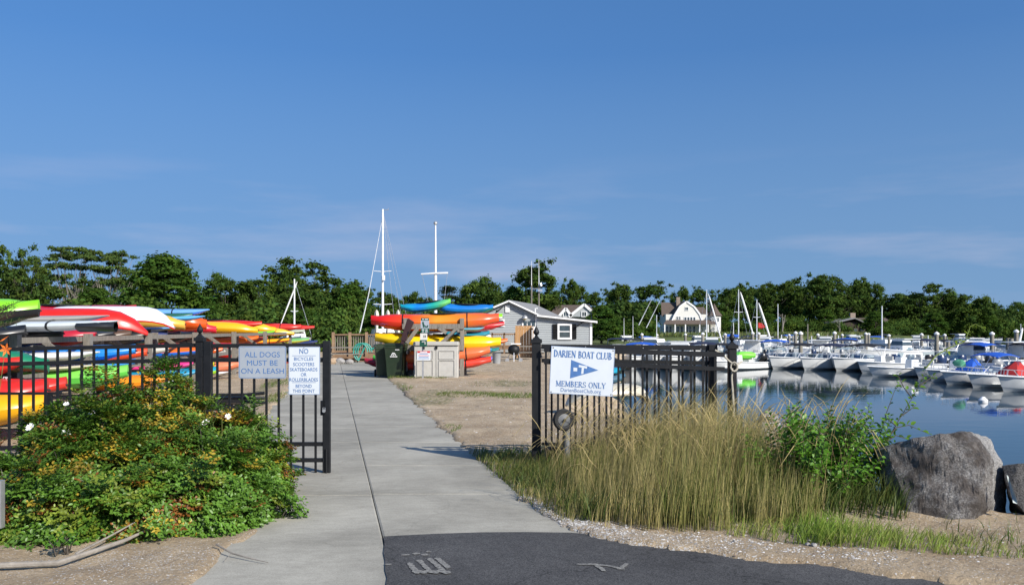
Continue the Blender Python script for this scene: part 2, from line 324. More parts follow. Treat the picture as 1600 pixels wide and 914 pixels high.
def ground_material():
    m = bpy.data.materials.new('sand_and_soil'); m.use_nodes = True; nt = m.node_tree; L = nt.links; b = nt.nodes['Principled BSDF']; N = nt.nodes.new
    tc = N('ShaderNodeTexCoord'); at = N('ShaderNodeAttribute'); at.attribute_name = 'Col'; sp = N('ShaderNodeSeparateColor'); L.new(at.outputs['Color'], sp.inputs[0])
    n1 = N('ShaderNodeTexNoise'); n1.inputs['Scale'].default_value = 1.4; n1.inputs['Detail'].default_value = 9; n1.inputs['Roughness'].default_value = .7; L.new(tc.outputs['Object'], n1.inputs[0])
    r1 = N('ShaderNodeValToRGB'); e = r1.color_ramp.elements; e[0].position = .32; e[0].color = (.30, .228, .148, 1); e[1].position = .68; e[1].color = (.50, .405, .28, 1); L.new(n1.outputs[0], r1.inputs[0])
    v = N('ShaderNodeTexVoronoi'); v.inputs['Scale'].default_value = 75; L.new(tc.outputs['Object'], v.inputs[0])
    r2 = N('ShaderNodeValToRGB'); e = r2.color_ramp.elements; e[0].position = .0; e[0].color = (.74, .72, .70, 1); e[1].position = .9; e[1].color = (1.25, 1.22, 1.2, 1); L.new(v.outputs['Color'], r2.inputs[0])
    mm = N('ShaderNodeMix'); mm.data_type = 'RGBA'; mm.blend_type = 'MULTIPLY'; mm.inputs[0].default_value = .75; L.new(r1.outputs[0], mm.inputs[6]); L.new(r2.outputs[0], mm.inputs[7])
    # pale shell grit
    v2 = N('ShaderNodeTexVoronoi'); v2.inputs['Scale'].default_value = 120; L.new(tc.outputs['Object'], v2.inputs[0])
    th = N('ShaderNodeMath'); th.operation = 'SUBTRACT'; s2 = N('ShaderNodeSeparateColor'); L.new(v2.outputs['Color'], s2.inputs[0]); L.new(s2.outputs[0], th.inputs[0])
    k = N('ShaderNodeMath'); k.operation = 'MULTIPLY_ADD'; k.inputs[1].default_value = -.8; k.inputs[2].default_value = .965; L.new(sp.outputs[1], k.inputs[0]); L.new(k.outputs[0], th.inputs[1])
    g = N('ShaderNodeMath'); g.operation = 'GREATER_THAN'; g.inputs[1].default_value = 0; L.new(th.outputs[0], g.inputs[0])
    m2 = N('ShaderNodeMix'); m2.data_type = 'RGBA'; m2.inputs[7].default_value = (.62, .60, .56, 1); L.new(g.outputs[0], m2.inputs[0]); L.new(mm.outputs[2], m2.inputs[6])
    # low grass and weeds
    n3 = N('ShaderNodeTexNoise'); n3.inputs['Scale'].default_value = .35; n3.inputs['Detail'].default_value = 10; n3.inputs['Roughness'].default_value = .75; L.new(tc.outputs['Object'], n3.inputs[0])
    r3 = N('ShaderNodeValToRGB'); e = r3.color_ramp.elements; e[0].position = .35; e[0].color = (.045, .07, .018, 1); e[1].position = .65; e[1].color = (.13, .15, .05, 1); L.new(n3.outputs[0], r3.inputs[0])
    n4 = N('ShaderNodeTexNoise'); n4.inputs['Scale'].default_value = 14; n4.inputs['Detail'].default_value = 4; L.new(tc.outputs['Object'], n4.inputs[0])
    a = N('ShaderNodeMath'); a.operation = 'ADD'; L.new(n4.outputs[0], a.inputs[0]); L.new(sp.outputs[0], a.inputs[1])
    mr = N('ShaderNodeMapRange'); mr.inputs[1].default_value = .93; mr.inputs[2].default_value = 1.25; L.new(a.outputs[0], mr.inputs[0])
    m3 = N('ShaderNodeMix'); m3.data_type = 'RGBA'; L.new(mr.outputs[0], m3.inputs[0]); L.new(m2.outputs[2], m3.inputs[6]); L.new(r3.outputs[0], m3.inputs[7])
    L.new(m3.outputs[2], b.inputs['Base Color']); b.inputs['Roughness'].default_value = .95; b.inputs['Specular IOR Level'].default_value = .2
    n5 = N('ShaderNodeTexNoise'); n5.inputs['Scale'].default_value = 9; n5.inputs['Detail'].default_value = 9; n5.inputs['Roughness'].default_value = .75; L.new(tc.outputs['Object'], n5.inputs[0])
    bp = N('ShaderNodeBump'); bp.inputs['Strength'].default_value = .9; bp.inputs['Distance'].default_value = .06; L.new(n5.outputs[0], bp.inputs['Height']); L.new(bp.outputs[0], b.inputs['Normal'])
    return m
gm_ = ground_material()
gme = fast_mesh('ground', np.stack([XX, YY, ZZ], -1).reshape(-1, 3), quads, gm_, col=col, smooth=True)
tag(link('ground', gme), kind='structure')

def water_material():
    m = bpy.data.materials.new('harbour_water'); m.use_nodes = True; nt = m.node_tree; L = nt.links; b = nt.nodes['Principled BSDF']; N = nt.nodes.new
    tc = N('ShaderNodeTexCoord'); b.inputs['Base Color'].default_value = (.012, .03, .042, 1); b.inputs['Roughness'].default_value = .02; b.inputs['IOR'].default_value = 1.33; b.inputs['Specular IOR Level'].default_value = .5
    hs = []
    for sc, st, w in (((.5, 1.6, 1), 1.0, 1.0), ((2.2, 5.5, 1), 1.0, .35)):
        mp = N('ShaderNodeMapping'); mp.inputs['Scale'].default_value = sc; L.new(tc.outputs['Object'], mp.inputs[0])
        n = N('ShaderNodeTexNoise'); n.inputs['Scale'].default_value = st; n.inputs['Detail'].default_value = 3; L.new(mp.outputs[0], n.inputs[0])
        k = N('ShaderNodeMath'); k.operation = 'MULTIPLY'; k.inputs[1].default_value = w; L.new(n.outputs[0], k.inputs[0]); hs.append(k)
    a = N('ShaderNodeMath'); a.operation = 'ADD'; L.new(hs[0].outputs[0], a.inputs[0]); L.new(hs[1].outputs[0], a.inputs[1])
    n = N('ShaderNodeTexNoise'); n.inputs['Scale'].default_value = .05; L.new(tc.outputs['Object'], n.inputs[0])
    mr = N('ShaderNodeMapRange'); mr.inputs[1].default_value = .35; mr.inputs[2].default_value = .7; mr.inputs[3].default_value = .015; mr.inputs[4].default_value = .05; L.new(n.outputs[0], mr.inputs[0])
    bp = N('ShaderNodeBump'); L.new(mr.outputs[0], bp.inputs['Strength']); bp.inputs['Distance'].default_value = .13; L.new(a.outputs[0], bp.inputs['Height']); L.new(bp.outputs[0], b.inputs['Normal'])
    return m
wt = MB(); wt.add([(2, 4, WZ), (3000, 4, WZ), (3000, 520, WZ), (2, 520, WZ)], [(0, 1, 2, 3)])
tag(wt.build('water', water_material()), kind='structure')

# concrete path: a bed sheet and, for every bay, a slab of its own
def concrete_material(name, a, b_, streak, sp=(.82, 1.13)):
    m = bpy.data.materials.new(name); m.use_nodes = True; nt = m.node_tree; L = nt.links; b = nt.nodes['Principled BSDF']; N = nt.nodes.new
    ge = N('ShaderNodeNewGeometry'); oi = N('ShaderNodeObjectInfo')
    n = N('ShaderNodeTexNoise'); n.inputs['Scale'].default_value = 1.1; n.inputs['Detail'].default_value = 10; n.inputs['Roughness'].default_value = .7; L.new(ge.outputs['Position'], n.inputs[0])
    mp = N('ShaderNodeMapping'); mp.inputs['Scale'].default_value = streak; L.new(ge.outputs['Position'], mp.inputs[0])
    n2 = N('ShaderNodeTexNoise'); n2.inputs['Scale'].default_value = 4; n2.inputs['Detail'].default_value = 8; n2.inputs['Roughness'].default_value = .8; L.new(mp.outputs[0], n2.inputs[0])
    mx = N('ShaderNodeMix'); mx.inputs[0].default_value = .5; L.new(n.outputs[0], mx.inputs[2]); L.new(n2.outputs[0], mx.inputs[3])
    ad = N('ShaderNodeMath'); ad.operation = 'MULTIPLY_ADD'; ad.inputs[1].default_value = .06; L.new(oi.outputs['Random'], ad.inputs[0]); L.new(mx.outputs[0], ad.inputs[2])
    r = N('ShaderNodeValToRGB'); e = r.color_ramp.elements; e[0].position = .34; e[0].color = (*a, 1); e[1].position = .66; e[1].color = (*b_, 1); L.new(ad.outputs[0], r.inputs[0])
    v = N('ShaderNodeTexVoronoi'); v.inputs['Scale'].default_value = 160; L.new(ge.outputs['Position'], v.inputs[0]); s = N('ShaderNodeSeparateColor'); L.new(v.outputs['Color'], s.inputs[0])
    g = N('ShaderNodeMapRange'); g.inputs[3].default_value = sp[0]; g.inputs[4].default_value = sp[1]; L.new(s.outputs[1], g.inputs[0])
    mm = N('ShaderNodeMix'); mm.data_type = 'RGBA'; mm.blend_type = 'MULTIPLY'; mm.inputs[0].default_value = .8; L.new(r.outputs[0], mm.inputs[6]); L.new(g.outputs[0], mm.inputs[7])
    # broad stains and, on the asphalt, hairline cracks
    n6 = N('ShaderNodeTexNoise'); n6.inputs['Scale'].default_value = .55; n6.inputs['Detail'].default_value = 6; n6.inputs['Roughness'].default_value = .65; n6.inputs['Distortion'].default_value = .8; L.new(ge.outputs['Position'], n6.inputs[0])
    g6 = N('ShaderNodeMapRange'); g6.inputs[1].default_value = .35; g6.inputs[2].default_value = .62; g6.inputs[3].default_value = .80; g6.inputs[4].default_value = 1.07; L.new(n6.outputs[0], g6.inputs[0])
    wz = N('ShaderNodeVectorMath'); wz.operation = 'ADD'; n7 = N('ShaderNodeTexNoise'); n7.inputs['Scale'].default_value = 3; n7.inputs['Detail'].default_value = 6; L.new(ge.outputs['Position'], n7.inputs[0]); s7 = N('ShaderNodeVectorMath'); s7.operation = 'SCALE'; s7.inputs['Scale'].default_value = .5; L.new(n7.outputs['Color'], s7.inputs[0]); L.new(ge.outputs['Position'], wz.inputs[0]); L.new(s7.outputs[0], wz.inputs[1])
    vc = N('ShaderNodeTexVoronoi'); vc.feature = 'DISTANCE_TO_EDGE'; vc.inputs['Scale'].default_value = .55; L.new(wz.outputs[0], vc.inputs[0])
    gc = N('ShaderNodeMapRange'); gc.inputs[1].default_value = .0; gc.inputs[2].default_value = .006; gc.inputs[3].default_value = .55 if 'asphalt' in name else .86; gc.inputs[4].default_value = 1.0; L.new(vc.outputs[0], gc.inputs[0])
    k6 = N('ShaderNodeMath'); k6.operation = 'MULTIPLY'; L.new(g6.outputs[0], k6.inputs[0]); L.new(gc.outputs[0], k6.inputs[1])
    m6 = N('ShaderNodeMix'); m6.data_type = 'RGBA'; m6.blend_type = 'MULTIPLY'; m6.inputs[0].default_value = 1; L.new(mm.outputs[2], m6.inputs[6]); L.new(k6.outputs[0], m6.inputs[7])
    L.new(m6.outputs[2], b.inputs['Base Color']); b.inputs['Roughness'].default_value = .9; b.inputs['Specular IOR Level'].default_value = .25
    bp = N('ShaderNodeBump'); bp.inputs['Strength'].default_value = .25; bp.inputs['Distance'].default_value = .006; L.new(n2.outputs[0], bp.inputs['Height']); L.new(bp.outputs[0], b.inputs['Normal'])
    return m
cm = concrete_material('footpath_concrete', (.245, .232, .194), (.405, .386, .328), (1, 3, 1))
bed = MB(); bed.add([(x, y, -.012) for x, y in [(-1.62, 2), (-1.95, 7), (-3.0, 8.3), (-4.6, 15.2), (-7.4, 29), (-10.4, 44), (-9.8, 53), (-5.8, 56), (-7.2, 47), (-4.2, 29), (.2, 7.0), (-.3, 2)]], [tuple(range(12))])
path = tag(bed.build('footpath', M['concrete']), kind='structure')
def seamx(y): return -.985 - .207 * (y - 6.62)
def slab(poly, top=.03, gap=.004):
    c = Vector((sum(p[0] for p in poly) / len(poly), sum(p[1] for p in poly) / len(poly), 0)); b = MB()
    q = []
    for p in poly:
        v = Vector((p[0], p[1], 0)) - c; q.append(Vector((v.x - math.copysign(gap, v.x), v.y - math.copysign(gap, v.y), 0)))
    n = len(q); ins = [Vector((v.x - math.copysign(.012, v.x), v.y - math.copysign(.012, v.y), .0)) for v in q]
    vs = [v + Vector((0, 0, -.05)) for v in q] + [v + Vector((0, 0, top - .006)) for v in q] + [v + Vector((0, 0, top)) for v in ins]
    fs = [(i, (i + 1) % n, (i + 1) % n + n, i + n) for i in range(n)] + [(i + n, (i + 1) % n + n, (i + 1) % n + 2 * n, i + 2 * n) for i in range(n)] + [tuple(range(2 * n, 3 * n))]
    b.add(vs, fs); me = b.mesh('slab', cm); return link('slab', me, path, c)
js = [6.62, 8.33, 10.07, 12.16, 14.2, 16.36, 18.5, 20.5, 22.7, 24.8, 26.9, 29, 31.1, 33.2, 35.3, 37.4, 39.5]
def rx(y): return .28 - .204 * (y - 6.8) if y > 7 else .5
for a, b in zip(js, js[1:]):
    slab([(seamx(a), a), (rx(a) + .1 if a > 7 else .62, a), (rx(b) + .1, b), (seamx(b), b)])
jl = [2.0, 5.0, 8.28, 12.16, 13.9, 16.3, 20.4, 24.5, 28.6, 32.7, 36.8, 41]
for a, b in zip(jl, jl[1:]):
    lx = lambda y: -2.75 - .2 * (y - 6.6)
    slab([(max(lx(a), -2.9) if a < 6 else lx(a), a), (seamx(a), a), (seamx(b), b), (lx(b), b)], top=.028)
slab([(seamx(39.5), 39.5), (rx(39.5) + .1, 39.5), (-7.1, 46.8), (-5, 55.5), (-9.6, 54), (-9.9, 41.1), (seamx(41), 41.1)], top=.028)

# asphalt apron with its faded paint
am = concrete_material('asphalt', (.042, .042, .043), (.080, .079, .078), (3, 3, 1), (.35, 1.9))
ap = [(-.75, 5.3), (-.77, 5.75), (-.84, 6.1), (-.93, 6.45), (-.975, 6.62)]
ap = [(-.2, -4), (-.45, 2.0), (-.70, 4.9), (-.775, 5.35), (-.79, 5.5), (-.83, 5.68), (-.86, 5.9), (-.905, 6.12), (-.93, 6.35), (-.975, 6.60), (-.6, 6.68), (-.25, 6.73), (.1, 6.74), (.45, 6.72), (.8, 6.6), (1.5, 6.25), (2.4, 5.85), (3.4, 5.5), (7, 4.3), (14, 2), (14, -4)]
asp = MB(); asp.add([(x, y, .036) for x, y in ap] + [(x, y, -.04) for x, y in ap], [tuple(range(len(ap)))] + [(i, (i + 1) % len(ap), (i + 1) % len(ap) + len(ap), i + len(ap)) for i in range(len(ap))])
asph = tag(asp.build('asphalt_road', am), kind='structure')
pm = mat('faded_road_paint', (.055, .055, .054), .9, col2=(.33, .32, .29), scale=52, bump=.2)
mk = MB()
def blob(cx, cy, w, h, k=11, ang=0, z=.0402):
    mk.add([((cx + math.cos(a + ang) * w * R.uniform(.65, 1.1)) , (cy + math.sin(a + ang) * h * R.uniform(.65, 1.1)), z) for a in [2 * math.pi * i / k for i in range(k)]], [tuple(range(k))])
def gpt(px, py): return G(px, py, .04)
for px, py, w, h in ((650, 864, .035, .03), (664, 866, .035, .03), (633, 866, .04, .025), (669, 861, .022, .02), (607, 881, .03, .02)):
    q = gpt(px, py); blob(q.x, q.y, w, h)
for (a, b, c, d) in ((640, 880, 652, 894), (655, 875, 672, 892), (672, 873, 690, 889), (684, 872, 700, 886)):   # four finger-like strokes
    p, q = gpt(a, b), gpt(c, d)
    for t in range(8):
        u = p.lerp(q, t / 7); blob(u.x, u.y, .024, .03, z=.0402 + t * .0002)
for i in range(9):
    q = gpt(650 + i * 6, 892 + (i % 3)); blob(q.x, q.y, .03, .035, z=.042 + i * .0002)
for path_ in (((905, 881), (930, 881), (955, 884), (975, 889)), ((930, 881), (945, 892)), ((968, 888), (980, 880))):
    for (a, b), (c, d) in zip(path_, path_[1:]):
        for t in range(8):
            u = gpt(a + (c - a) * t / 8, b + (d - b) * t / 8); blob(u.x, u.y, .02, .02, z=.0401 + t * .0001 + R.random() * .001)
tag(mk.build('road_marking', pm, asph))

# ------------------------------------------------------------------ shell grit and pebbles strewn on the sand
def grit(n, fn, size, name, mats, label):
    pts = []
    while len(pts) < n:
        x, y = fn(); z = gz_fast(x, y)
        if z > -.3: pts.append((x, y, z))
    p = np.array(pts); n = len(p); s = size[0] + (size[1] - size[0]) * NR.rand(n) ** 2.5
    base = np.array([[1, 0, 0], [-.5, .87, 0], [-.5, -.87, 0], [0, 0, .8]]); V = base[None] * s[:, None, None]; V = V * (.6 + .8 * NR.rand(n, 4, 1))
    a = NR.rand(n) * 6.28; ca, sa = np.cos(a), np.sin(a); X = V[:, :, 0] * ca[:, None] - V[:, :, 1] * sa[:, None]; Y = V[:, :, 0] * sa[:, None] + V[:, :, 1] * ca[:, None]
    V = np.stack([X + p[:, 0:1], Y + p[:, 1:2], V[:, :, 2] * .6 + p[:, 2:3] + .001], -1).reshape(-1, 3)
    f = np.array([[0, 1, 3], [1, 2, 3], [2, 0, 3]]); Fc = (f[None] + np.arange(n)[:, None, None] * 4).reshape(-1, 3)
    mi = np.repeat(NR.randint(0, len(mats), n), 3)
    o = link(name, fast_mesh(name, V, Fc, mats, midx=mi)); return tag(o, label, 'ground cover', kind='stuff')
from bisect import bisect_right
def gz_fast(x, y):
    i = min(max(bisect_right(gx, x) - 1, 0), nx - 2); j = min(max(bisect_right(gy, y) - 1, 0), ny - 2)
    u = (x - gx[i]) / (gx[i + 1] - gx[i]); v = (y - gy[j]) / (gy[j + 1] - gy[j])
    return max(float((ZZ[j, i] * (1 - u) + ZZ[j, i + 1] * u) * (1 - v) + (ZZ[j + 1, i] * (1 - u) + ZZ[j + 1, i + 1] * u) * v), -9)
def edge_pt():
    t = R.random() ** 1.5 * .8
    pts = [(-.1, 8.6), (.3, 7.1), (.85, 6.55), (2.3, 5.85), (3.6, 5.4)]; i = min(int(t * 4), 3); u = t * 4 - i
    x = pts[i][0] + (pts[i + 1][0] - pts[i][0]) * u; y = pts[i][1] + (pts[i + 1][1] - pts[i][1]) * u
    d = R.gauss(0, .10) + .06; return x + d * .5, y + d
sh_w = mat('broken_shell_white', (.66, .64, .60), .6, var=.15); sh_g = mat('broken_shell_grey', (.30, .29, .28), .7); sh_b = mat('pebble_brown', (.2, .15, .11), .8)
grit(3600, edge_pt, (.003, .014), 'shell_grit', [sh_w, sh_w, sh_g], 'white crushed shell grit along the asphalt and path edge')
grit(650, lambda: (R.gauss(-2.45, .35), R.uniform(5.3, 6.3)), (.002, .009), 'shell_grit', [sh_w, sh_g, sh_b], 'white shell bits in the sand left of the path')
grit(3200, lambda: (R.uniform(-4, 4), 9 + 30 * R.random() ** 1.6), (.006, .028), 'pebbles', [sh_w, sh_g, sh_b, sh_b], 'pebbles and shells scattered over the sand')
grit(900, lambda: (R.uniform(1.5, 4.6), R.uniform(5.6, 7.6)), (.004, .016), 'pebbles', [sh_w, sh_g, sh_b, sh_b], 'small pebbles in the sand before the granite boulder')

# ------------------------------------------------------------------ trees: trunk with limbs, crown of many small leaf clumps
leafm = leaf_mat('tree_foliage', (1.12, 1.08, .95), .36, .75, .08)
def leaf_cloud(cent, rad, flat, nleaf, size, base, rs, name, droop=0):
    """cent (K,3) clump centres, rad (K), nleaf leaf faces in total; every leaf a small bent quad"""
    K = len(cent); w = rad ** 2; w = w / w.sum(); k = rs.choice(K, nleaf, p=w)
    d = rs.normal(size=(nleaf, 3)); d /= np.linalg.norm(d, axis=1)[:, None]
    r = rad[k] * np.minimum(np.abs(rs.normal(size=nleaf)) * .62 + .12, 1.55); c = cent[k] + d * r[:, None] * np.array([1, 1, flat])
    c[:, 2] -= droop * rs.rand(nleaf) * rad[k]
    nrm = d * .9 + rs.normal(size=(nleaf, 3)) * .6 + np.array([0, 0, .45]); nrm /= np.linalg.norm(nrm, axis=1)[:, None]
    t = rs.normal(size=(nleaf, 3)); t -= nrm * (t * nrm).sum(1)[:, None]; t /= np.linalg.norm(t, axis=1)[:, None]; b = np.cross(nrm, t)
    s = size * (.6 + .8 * rs.rand(nleaf)); a = (t * s[:, None]); bb = (b * (s * (.45 + .3 * rs.rand(nleaf)))[:, None])
    V = np.stack([c - a, c + bb + nrm * s[:, None] * .15, c + a, c - bb + nrm * s[:, None] * .15], 1).reshape(-1, 3)
    Fc = np.arange(nleaf * 4).reshape(-1, 4)
    tone = (.72 + .56 * rs.rand(K))[k] * (.8 + .4 * rs.rand(nleaf)); hue = (rs.rand(K))[k] * .5 + rs.rand(nleaf) * .5
    col = np.stack([base[0] * tone * (.8 + .5 * hue), base[1] * tone, base[2] * tone * (1.2 - .5 * hue)], -1)
    return fast_mesh(name, V, Fc, leafm, col=np.repeat(col, 4, 0))
def limbs(mb, base, top, tips, r0, rs, fork=.35):
    base, top = Vector(base), Vector(top)
    pts = [base.lerp(top, t) + Vector((rs.normal() * .12, rs.normal() * .12, 0)) * (t > 0) * (base - top).length * .06 for t in (0, .08, .35, .65, 1)]
    mb.tube(pts, [r0 * 1.35, r0, r0 * .85, r0 * .6, r0 * .3], 7)
    for tp in tips:
        t = fork + (1 - fork) * rs.rand() * .8; s = base.lerp(top, t); tp = Vector(tp); mid = s.lerp(tp, .5) + Vector((0, 0, -.08 * (tp - s).length))
        rr = r0 * (.42 - .22 * t); mb.tube([s, s.lerp(mid, .5), mid, mid.lerp(tp, .6) + Vector((rs.normal(), rs.normal(), rs.normal())) * .15, tp], [rr, rr * .8, rr * .6, rr * .4, rr * .15], 5, cap=False)
def tree_proto(kind, seed, n=15000):
    rs = np.random.RandomState(seed); mb = MB()
    if kind in ('oak', 'lobed'):                                       # broad, 15 m, dense irregular crown
        K = 150 if kind == 'oak' else 120; c = []; 
        lob = rs.normal(size=(9, 3)) * np.array([2.6, 2.6, 2.0]) + np.array([0, 0, 8.8]); lr = 2.3 + rs.rand(9) * 1.5
        if kind == 'oak': lob = np.vstack([lob, [[0, 0, 9.5], [0, 0, 12], [2.5, 0, 6.5], [-2.5, 1, 6.2], [0, -2.5, 6]]]); lr = np.append(lr, [4.6, 2.8, 2.8, 2.8, 2.6])
        for i in range(K):
            j = rs.randint(len(lob)); d = rs.normal(size=3); d /= np.linalg.norm(d); c.append(lob[j] + d * lr[j] * (.55 + .45 * rs.rand()) * np.array([1, 1, .8]))
        c = np.array(c); c[:, 2] = np.clip(c[:, 2], 2.6, 14.4); rad = .5 + .75 * rs.rand(K) ** 1.5
        me = leaf_cloud(c, rad, .7, n, .24, (.056, .105, .024), rs, kind + '_crown'); limbs(mb, (0, 0, -.5), (rs.normal() * .5, 0, 9), c[rs.choice(K, 22)], .32, rs)
    elif kind == 'dense':                                             # maple-like: crown to the ground, pointed top
        K = 190; u = rs.rand(K); z = 1.2 + 13 * u; rmax = 5.4 * np.sin(np.clip((1 - u) * 2.2 + .12, 0, 1.57)) ; a = rs.rand(K) * 6.28; r = rmax * (.6 + .4 * rs.rand(K)) * .85
        c = np.stack([r * np.cos(a), r * np.sin(a), z], -1); rad = .6 + .7 * rs.rand(K)
        me = leaf_cloud(c, rad, .6, n, .24, (.052, .110, .020), rs, 'dense_crown'); limbs(mb, (0, 0, -.5), (0, 0, 12), c[rs.choice(K, 20)], .3, rs, .15)
    elif kind == 'flat':                                              # flat-topped layers on spreading limbs
        K = 100; a = rs.rand(K) * 6.28; r = 6.3 * rs.rand(K) ** .6; lay = rs.choice([7.2, 9.2, 11, 12.6, 13.6], K, p=[.12, .2, .25, .25, .18])
        r = r * (1.05 - .035 * (lay - 7.0)); c = np.stack([r * np.cos(a), r * np.sin(a), lay + .9 * (1 - (r / 6) ** 2) + rs.normal(size=K) * .2], -1); rad = .6 + .5 * rs.rand(K)
        me = leaf_cloud(c, rad, .28, int(n * .75), .2, (.07, .12, .035), rs, 'flat_crown'); limbs(mb, (0, 0, -.5), (.6, 0, 8.5), c[rs.choice(K, 40)], .28, rs, .3)
    elif kind == 'pine':
        K = 34; z = 5.5 + 9 * rs.rand(K); a = rs.rand(K) * 6.28; r = (15.5 - z) * .42 * (.5 + .5 * rs.rand(K)) + .4; c = np.stack([r * np.cos(a), r * np.sin(a), z], -1); rad = .8 + .6 * rs.rand(K)
        me = leaf_cloud(c, rad, .4, int(n * .6), .17, (.028, .05, .02), rs, 'pine_crown'); limbs(mb, (0, 0, -.5), (0, 0, 14.4), c, .24, rs, .3)
    elif kind == 'thin':                                              # loose crown, sky through it
        K = 80; d = rs.normal(size=(K, 3)); d /= np.linalg.norm(d, axis=1)[:, None]; c = d * np.array([4.2, 4.2, 4.6]) * (.45 + .55 * rs.rand(K))[:, None] + np.array([0, 0, 9.3]); rad = .4 + .5 * rs.rand(K)
        me = leaf_cloud(c, rad, .7, int(n * .6), .2, (.06, .11, .028), rs, 'thin_crown'); limbs(mb, (0, 0, -.5), (.4, 0, 11), c[rs.choice(K, 34)], .26, rs, .25)
    else:                                                             # bush
        K = 34; d = rs.normal(size=(K, 3)); d[:, 2] = np.abs(d[:, 2]); d /= np.linalg.norm(d, axis=1)[:, None]; c = d * np.array([2.6, 2.2, 2.1]) * (.5 + .5 * rs.rand(K))[:, None] + np.array([0, 0, .5]); rad = .5 + .45 * rs.rand(K)
        me = leaf_cloud(c, rad, .8, int(n * .4), .14, (.065, .12, .026), rs, 'bush_crown'); limbs(mb, (0, 0, -.3), (0, 0, 1.6), c[rs.choice(K, 12)], .07, rs, .05)
    zt = float(np.percentile(c[:, 2] + rad * .5, 97)); w = float(np.percentile(np.abs(c[:, 0]), 90) + .9)
    return dict(crown=me, trunk=mb.mesh('trunk', M['barkp'] if kind in ('flat',) else M['bark'], smooth=True), h=zt, w=w)
PROTO = {'oak': [tree_proto('oak', s, 19000) for s in (1, 2, 3)], 'lobed': [tree_proto('lobed', s, 16000) for s in (4, 5)], 'dense': [tree_proto('dense', s, 20000) for s in (6, 7)],
         'flat': [tree_proto('flat', 8, 16000)], 'pine': [tree_proto('pine', 9, 12000)], 'thin': [tree_proto('thin', s, 14000) for s in (10, 11)], 'bush': [tree_proto('bush', s) for s in (12, 13)]}
_tc = 0
NAMES = {'oak': ('oak_tree', 'tree'), 'lobed': ('oak_tree', 'tree'), 'dense': ('maple_tree', 'tree'), 'flat': ('locust_tree', 'tree'), 'pine': ('pine_tree', 'tree'), 'thin': ('young_tree', 'tree'), 'bush': ('shrub', 'shrub')}
def tree(kind, px, top, wpx, Y, label, group, base_z=None, seed=None):
    global _tc; _tc += 1; pr = PROTO[kind][_tc % len(PROTO[kind])]
    x = (px - CX) * Y / F; bz = base_z if base_z is not None else max(gz_fast(x, Y), -.9)
    h = H - (top - HY) * Y / F - bz; sz = h / pr['h']; sx = (wpx / 2 * Y / F) / pr['w']
    sx = min(max(sx, sz * .55), sz * 1.6)
    t = thing(NAMES[kind][0], (x, Y, bz), label, NAMES[kind][1], group)
    t.rotation_euler = (0, 0, (_tc * 2.4) % 6.28); t.scale = (sx, sx, sz)
    for nm in ('trunk', 'crown'):
        o = bpy.data.objects.new(nm, pr[nm]); C.objects.link(o); o.parent = t
    return t
GL, GR = 'trees behind the kayak racks', 'trees along the far bank'
T = [  # kind, px, top row, crown width, distance, label
 ('lobed', -20, 384, 90, 75, 'dark oak cut by the left edge of the frame'), ('thin', 38, 392, 62, 72, 'tall loose dark tree near the left edge with sky through its branches'),
 ('flat', 112, 386, 100, 95, 'left of the two flat-topped locust trees with layered crowns'), ('flat', 172, 392, 84, 98, 'right one of the two flat-topped locust trees with layered crowns'),
 ('dense', 255, 402, 130, 88, 'big dense rounded maple above the white and blue boats on the rack'), ('dense', 150, 452, 130, 80, 'olive bushy tree in front of the flat-topped locusts'),
 ('oak', 60, 448, 100, 84, 'bushy green tree under the tall loose tree at left'), ('oak', 352, 436, 76, 105, 'round dark tree right of the big dense maple'), ('lobed', 405, 438, 80, 108, 'mid-green tree above the yellow kayaks on the rack'),
 ('thin', 400, 470, 110, 80, 'light scrubby tree with bare grey branches above the yellow kayaks'), ('oak', 446, 424, 62, 100, 'dark oak left of the tall lobed oak by the small mast'), ('lobed', 512, 414, 118, 92, 'tall lobed oak left of the tall white mast'),
 ('oak', 474, 450, 90, 84, 'dark green tree behind the small slanting mast'), ('dense', 548, 446, 66, 88, 'bushy green tree just left of the leaning forestay'), ('dense', 520, 486, 60, 70, 'low vine-covered tree behind the deck railing'),
 ('oak', 604, 458, 56, 130, 'low dark tree right behind the tall white mast'), ('oak', 640, 462, 50, 135, 'low dark tree between the two tall masts'), ('lobed', 672, 468, 48, 140, 'small dark tree behind the white flagpole mast'),
 ('pine', 702, 446, 46, 150, 'dark layered pine just right of the flagpole mast'), ('oak', 752, 440, 78, 120, 'grey-green rounded tree above the clubhouse gable'), ('lobed', 722, 466, 50, 118, 'low tree between the pine and the clubhouse gable'),
 ('oak', 830, 419, 92, 110, 'tallest bright green tree behind the clubhouse antennas'), ('dense', 800, 450, 40, 112, 'narrow green tree left of the antennas'), ('oak', 891, 441, 52, 130, 'bright green tree above the brown roof behind the clubhouse'),
 ('oak', 926, 458, 40, 150, 'small dark round tree above the white gabled roof'), ('dense', 940, 478, 84, 95, 'wide low bright green tree beside the clubhouse wing'), ('oak', 968, 447, 60, 170, 'rounded dark tree between the clubhouse and the white house'),
 ('oak', 1016, 446, 70, 246, 'dark broad tree left behind the white gambrel house'), ('dense', 1000, 480, 50, 160, 'dark conical tree left of the white gambrel house'), ('oak', 1068, 452, 34, 265, 'dark tree rising behind the chimney of the white house'),
 ('oak', 1095, 453, 40, 268, 'dark tree behind the turret of the white house')]
for k, px, top, w, Y, lb in T: tree(k, px, top, w, Y, lb, GL if px < 600 else GR)
far = [(1132, 455, 44, 'first'), (1160, 447, 46, 'second'), (1190, 446, 50, 'third'), (1222, 446, 46, 'fourth'), (1252, 440, 52, 'fifth'), (1284, 437, 50, 'sixth'), (1318, 435, 56, 'seventh'), (1345, 439, 44, 'last')]
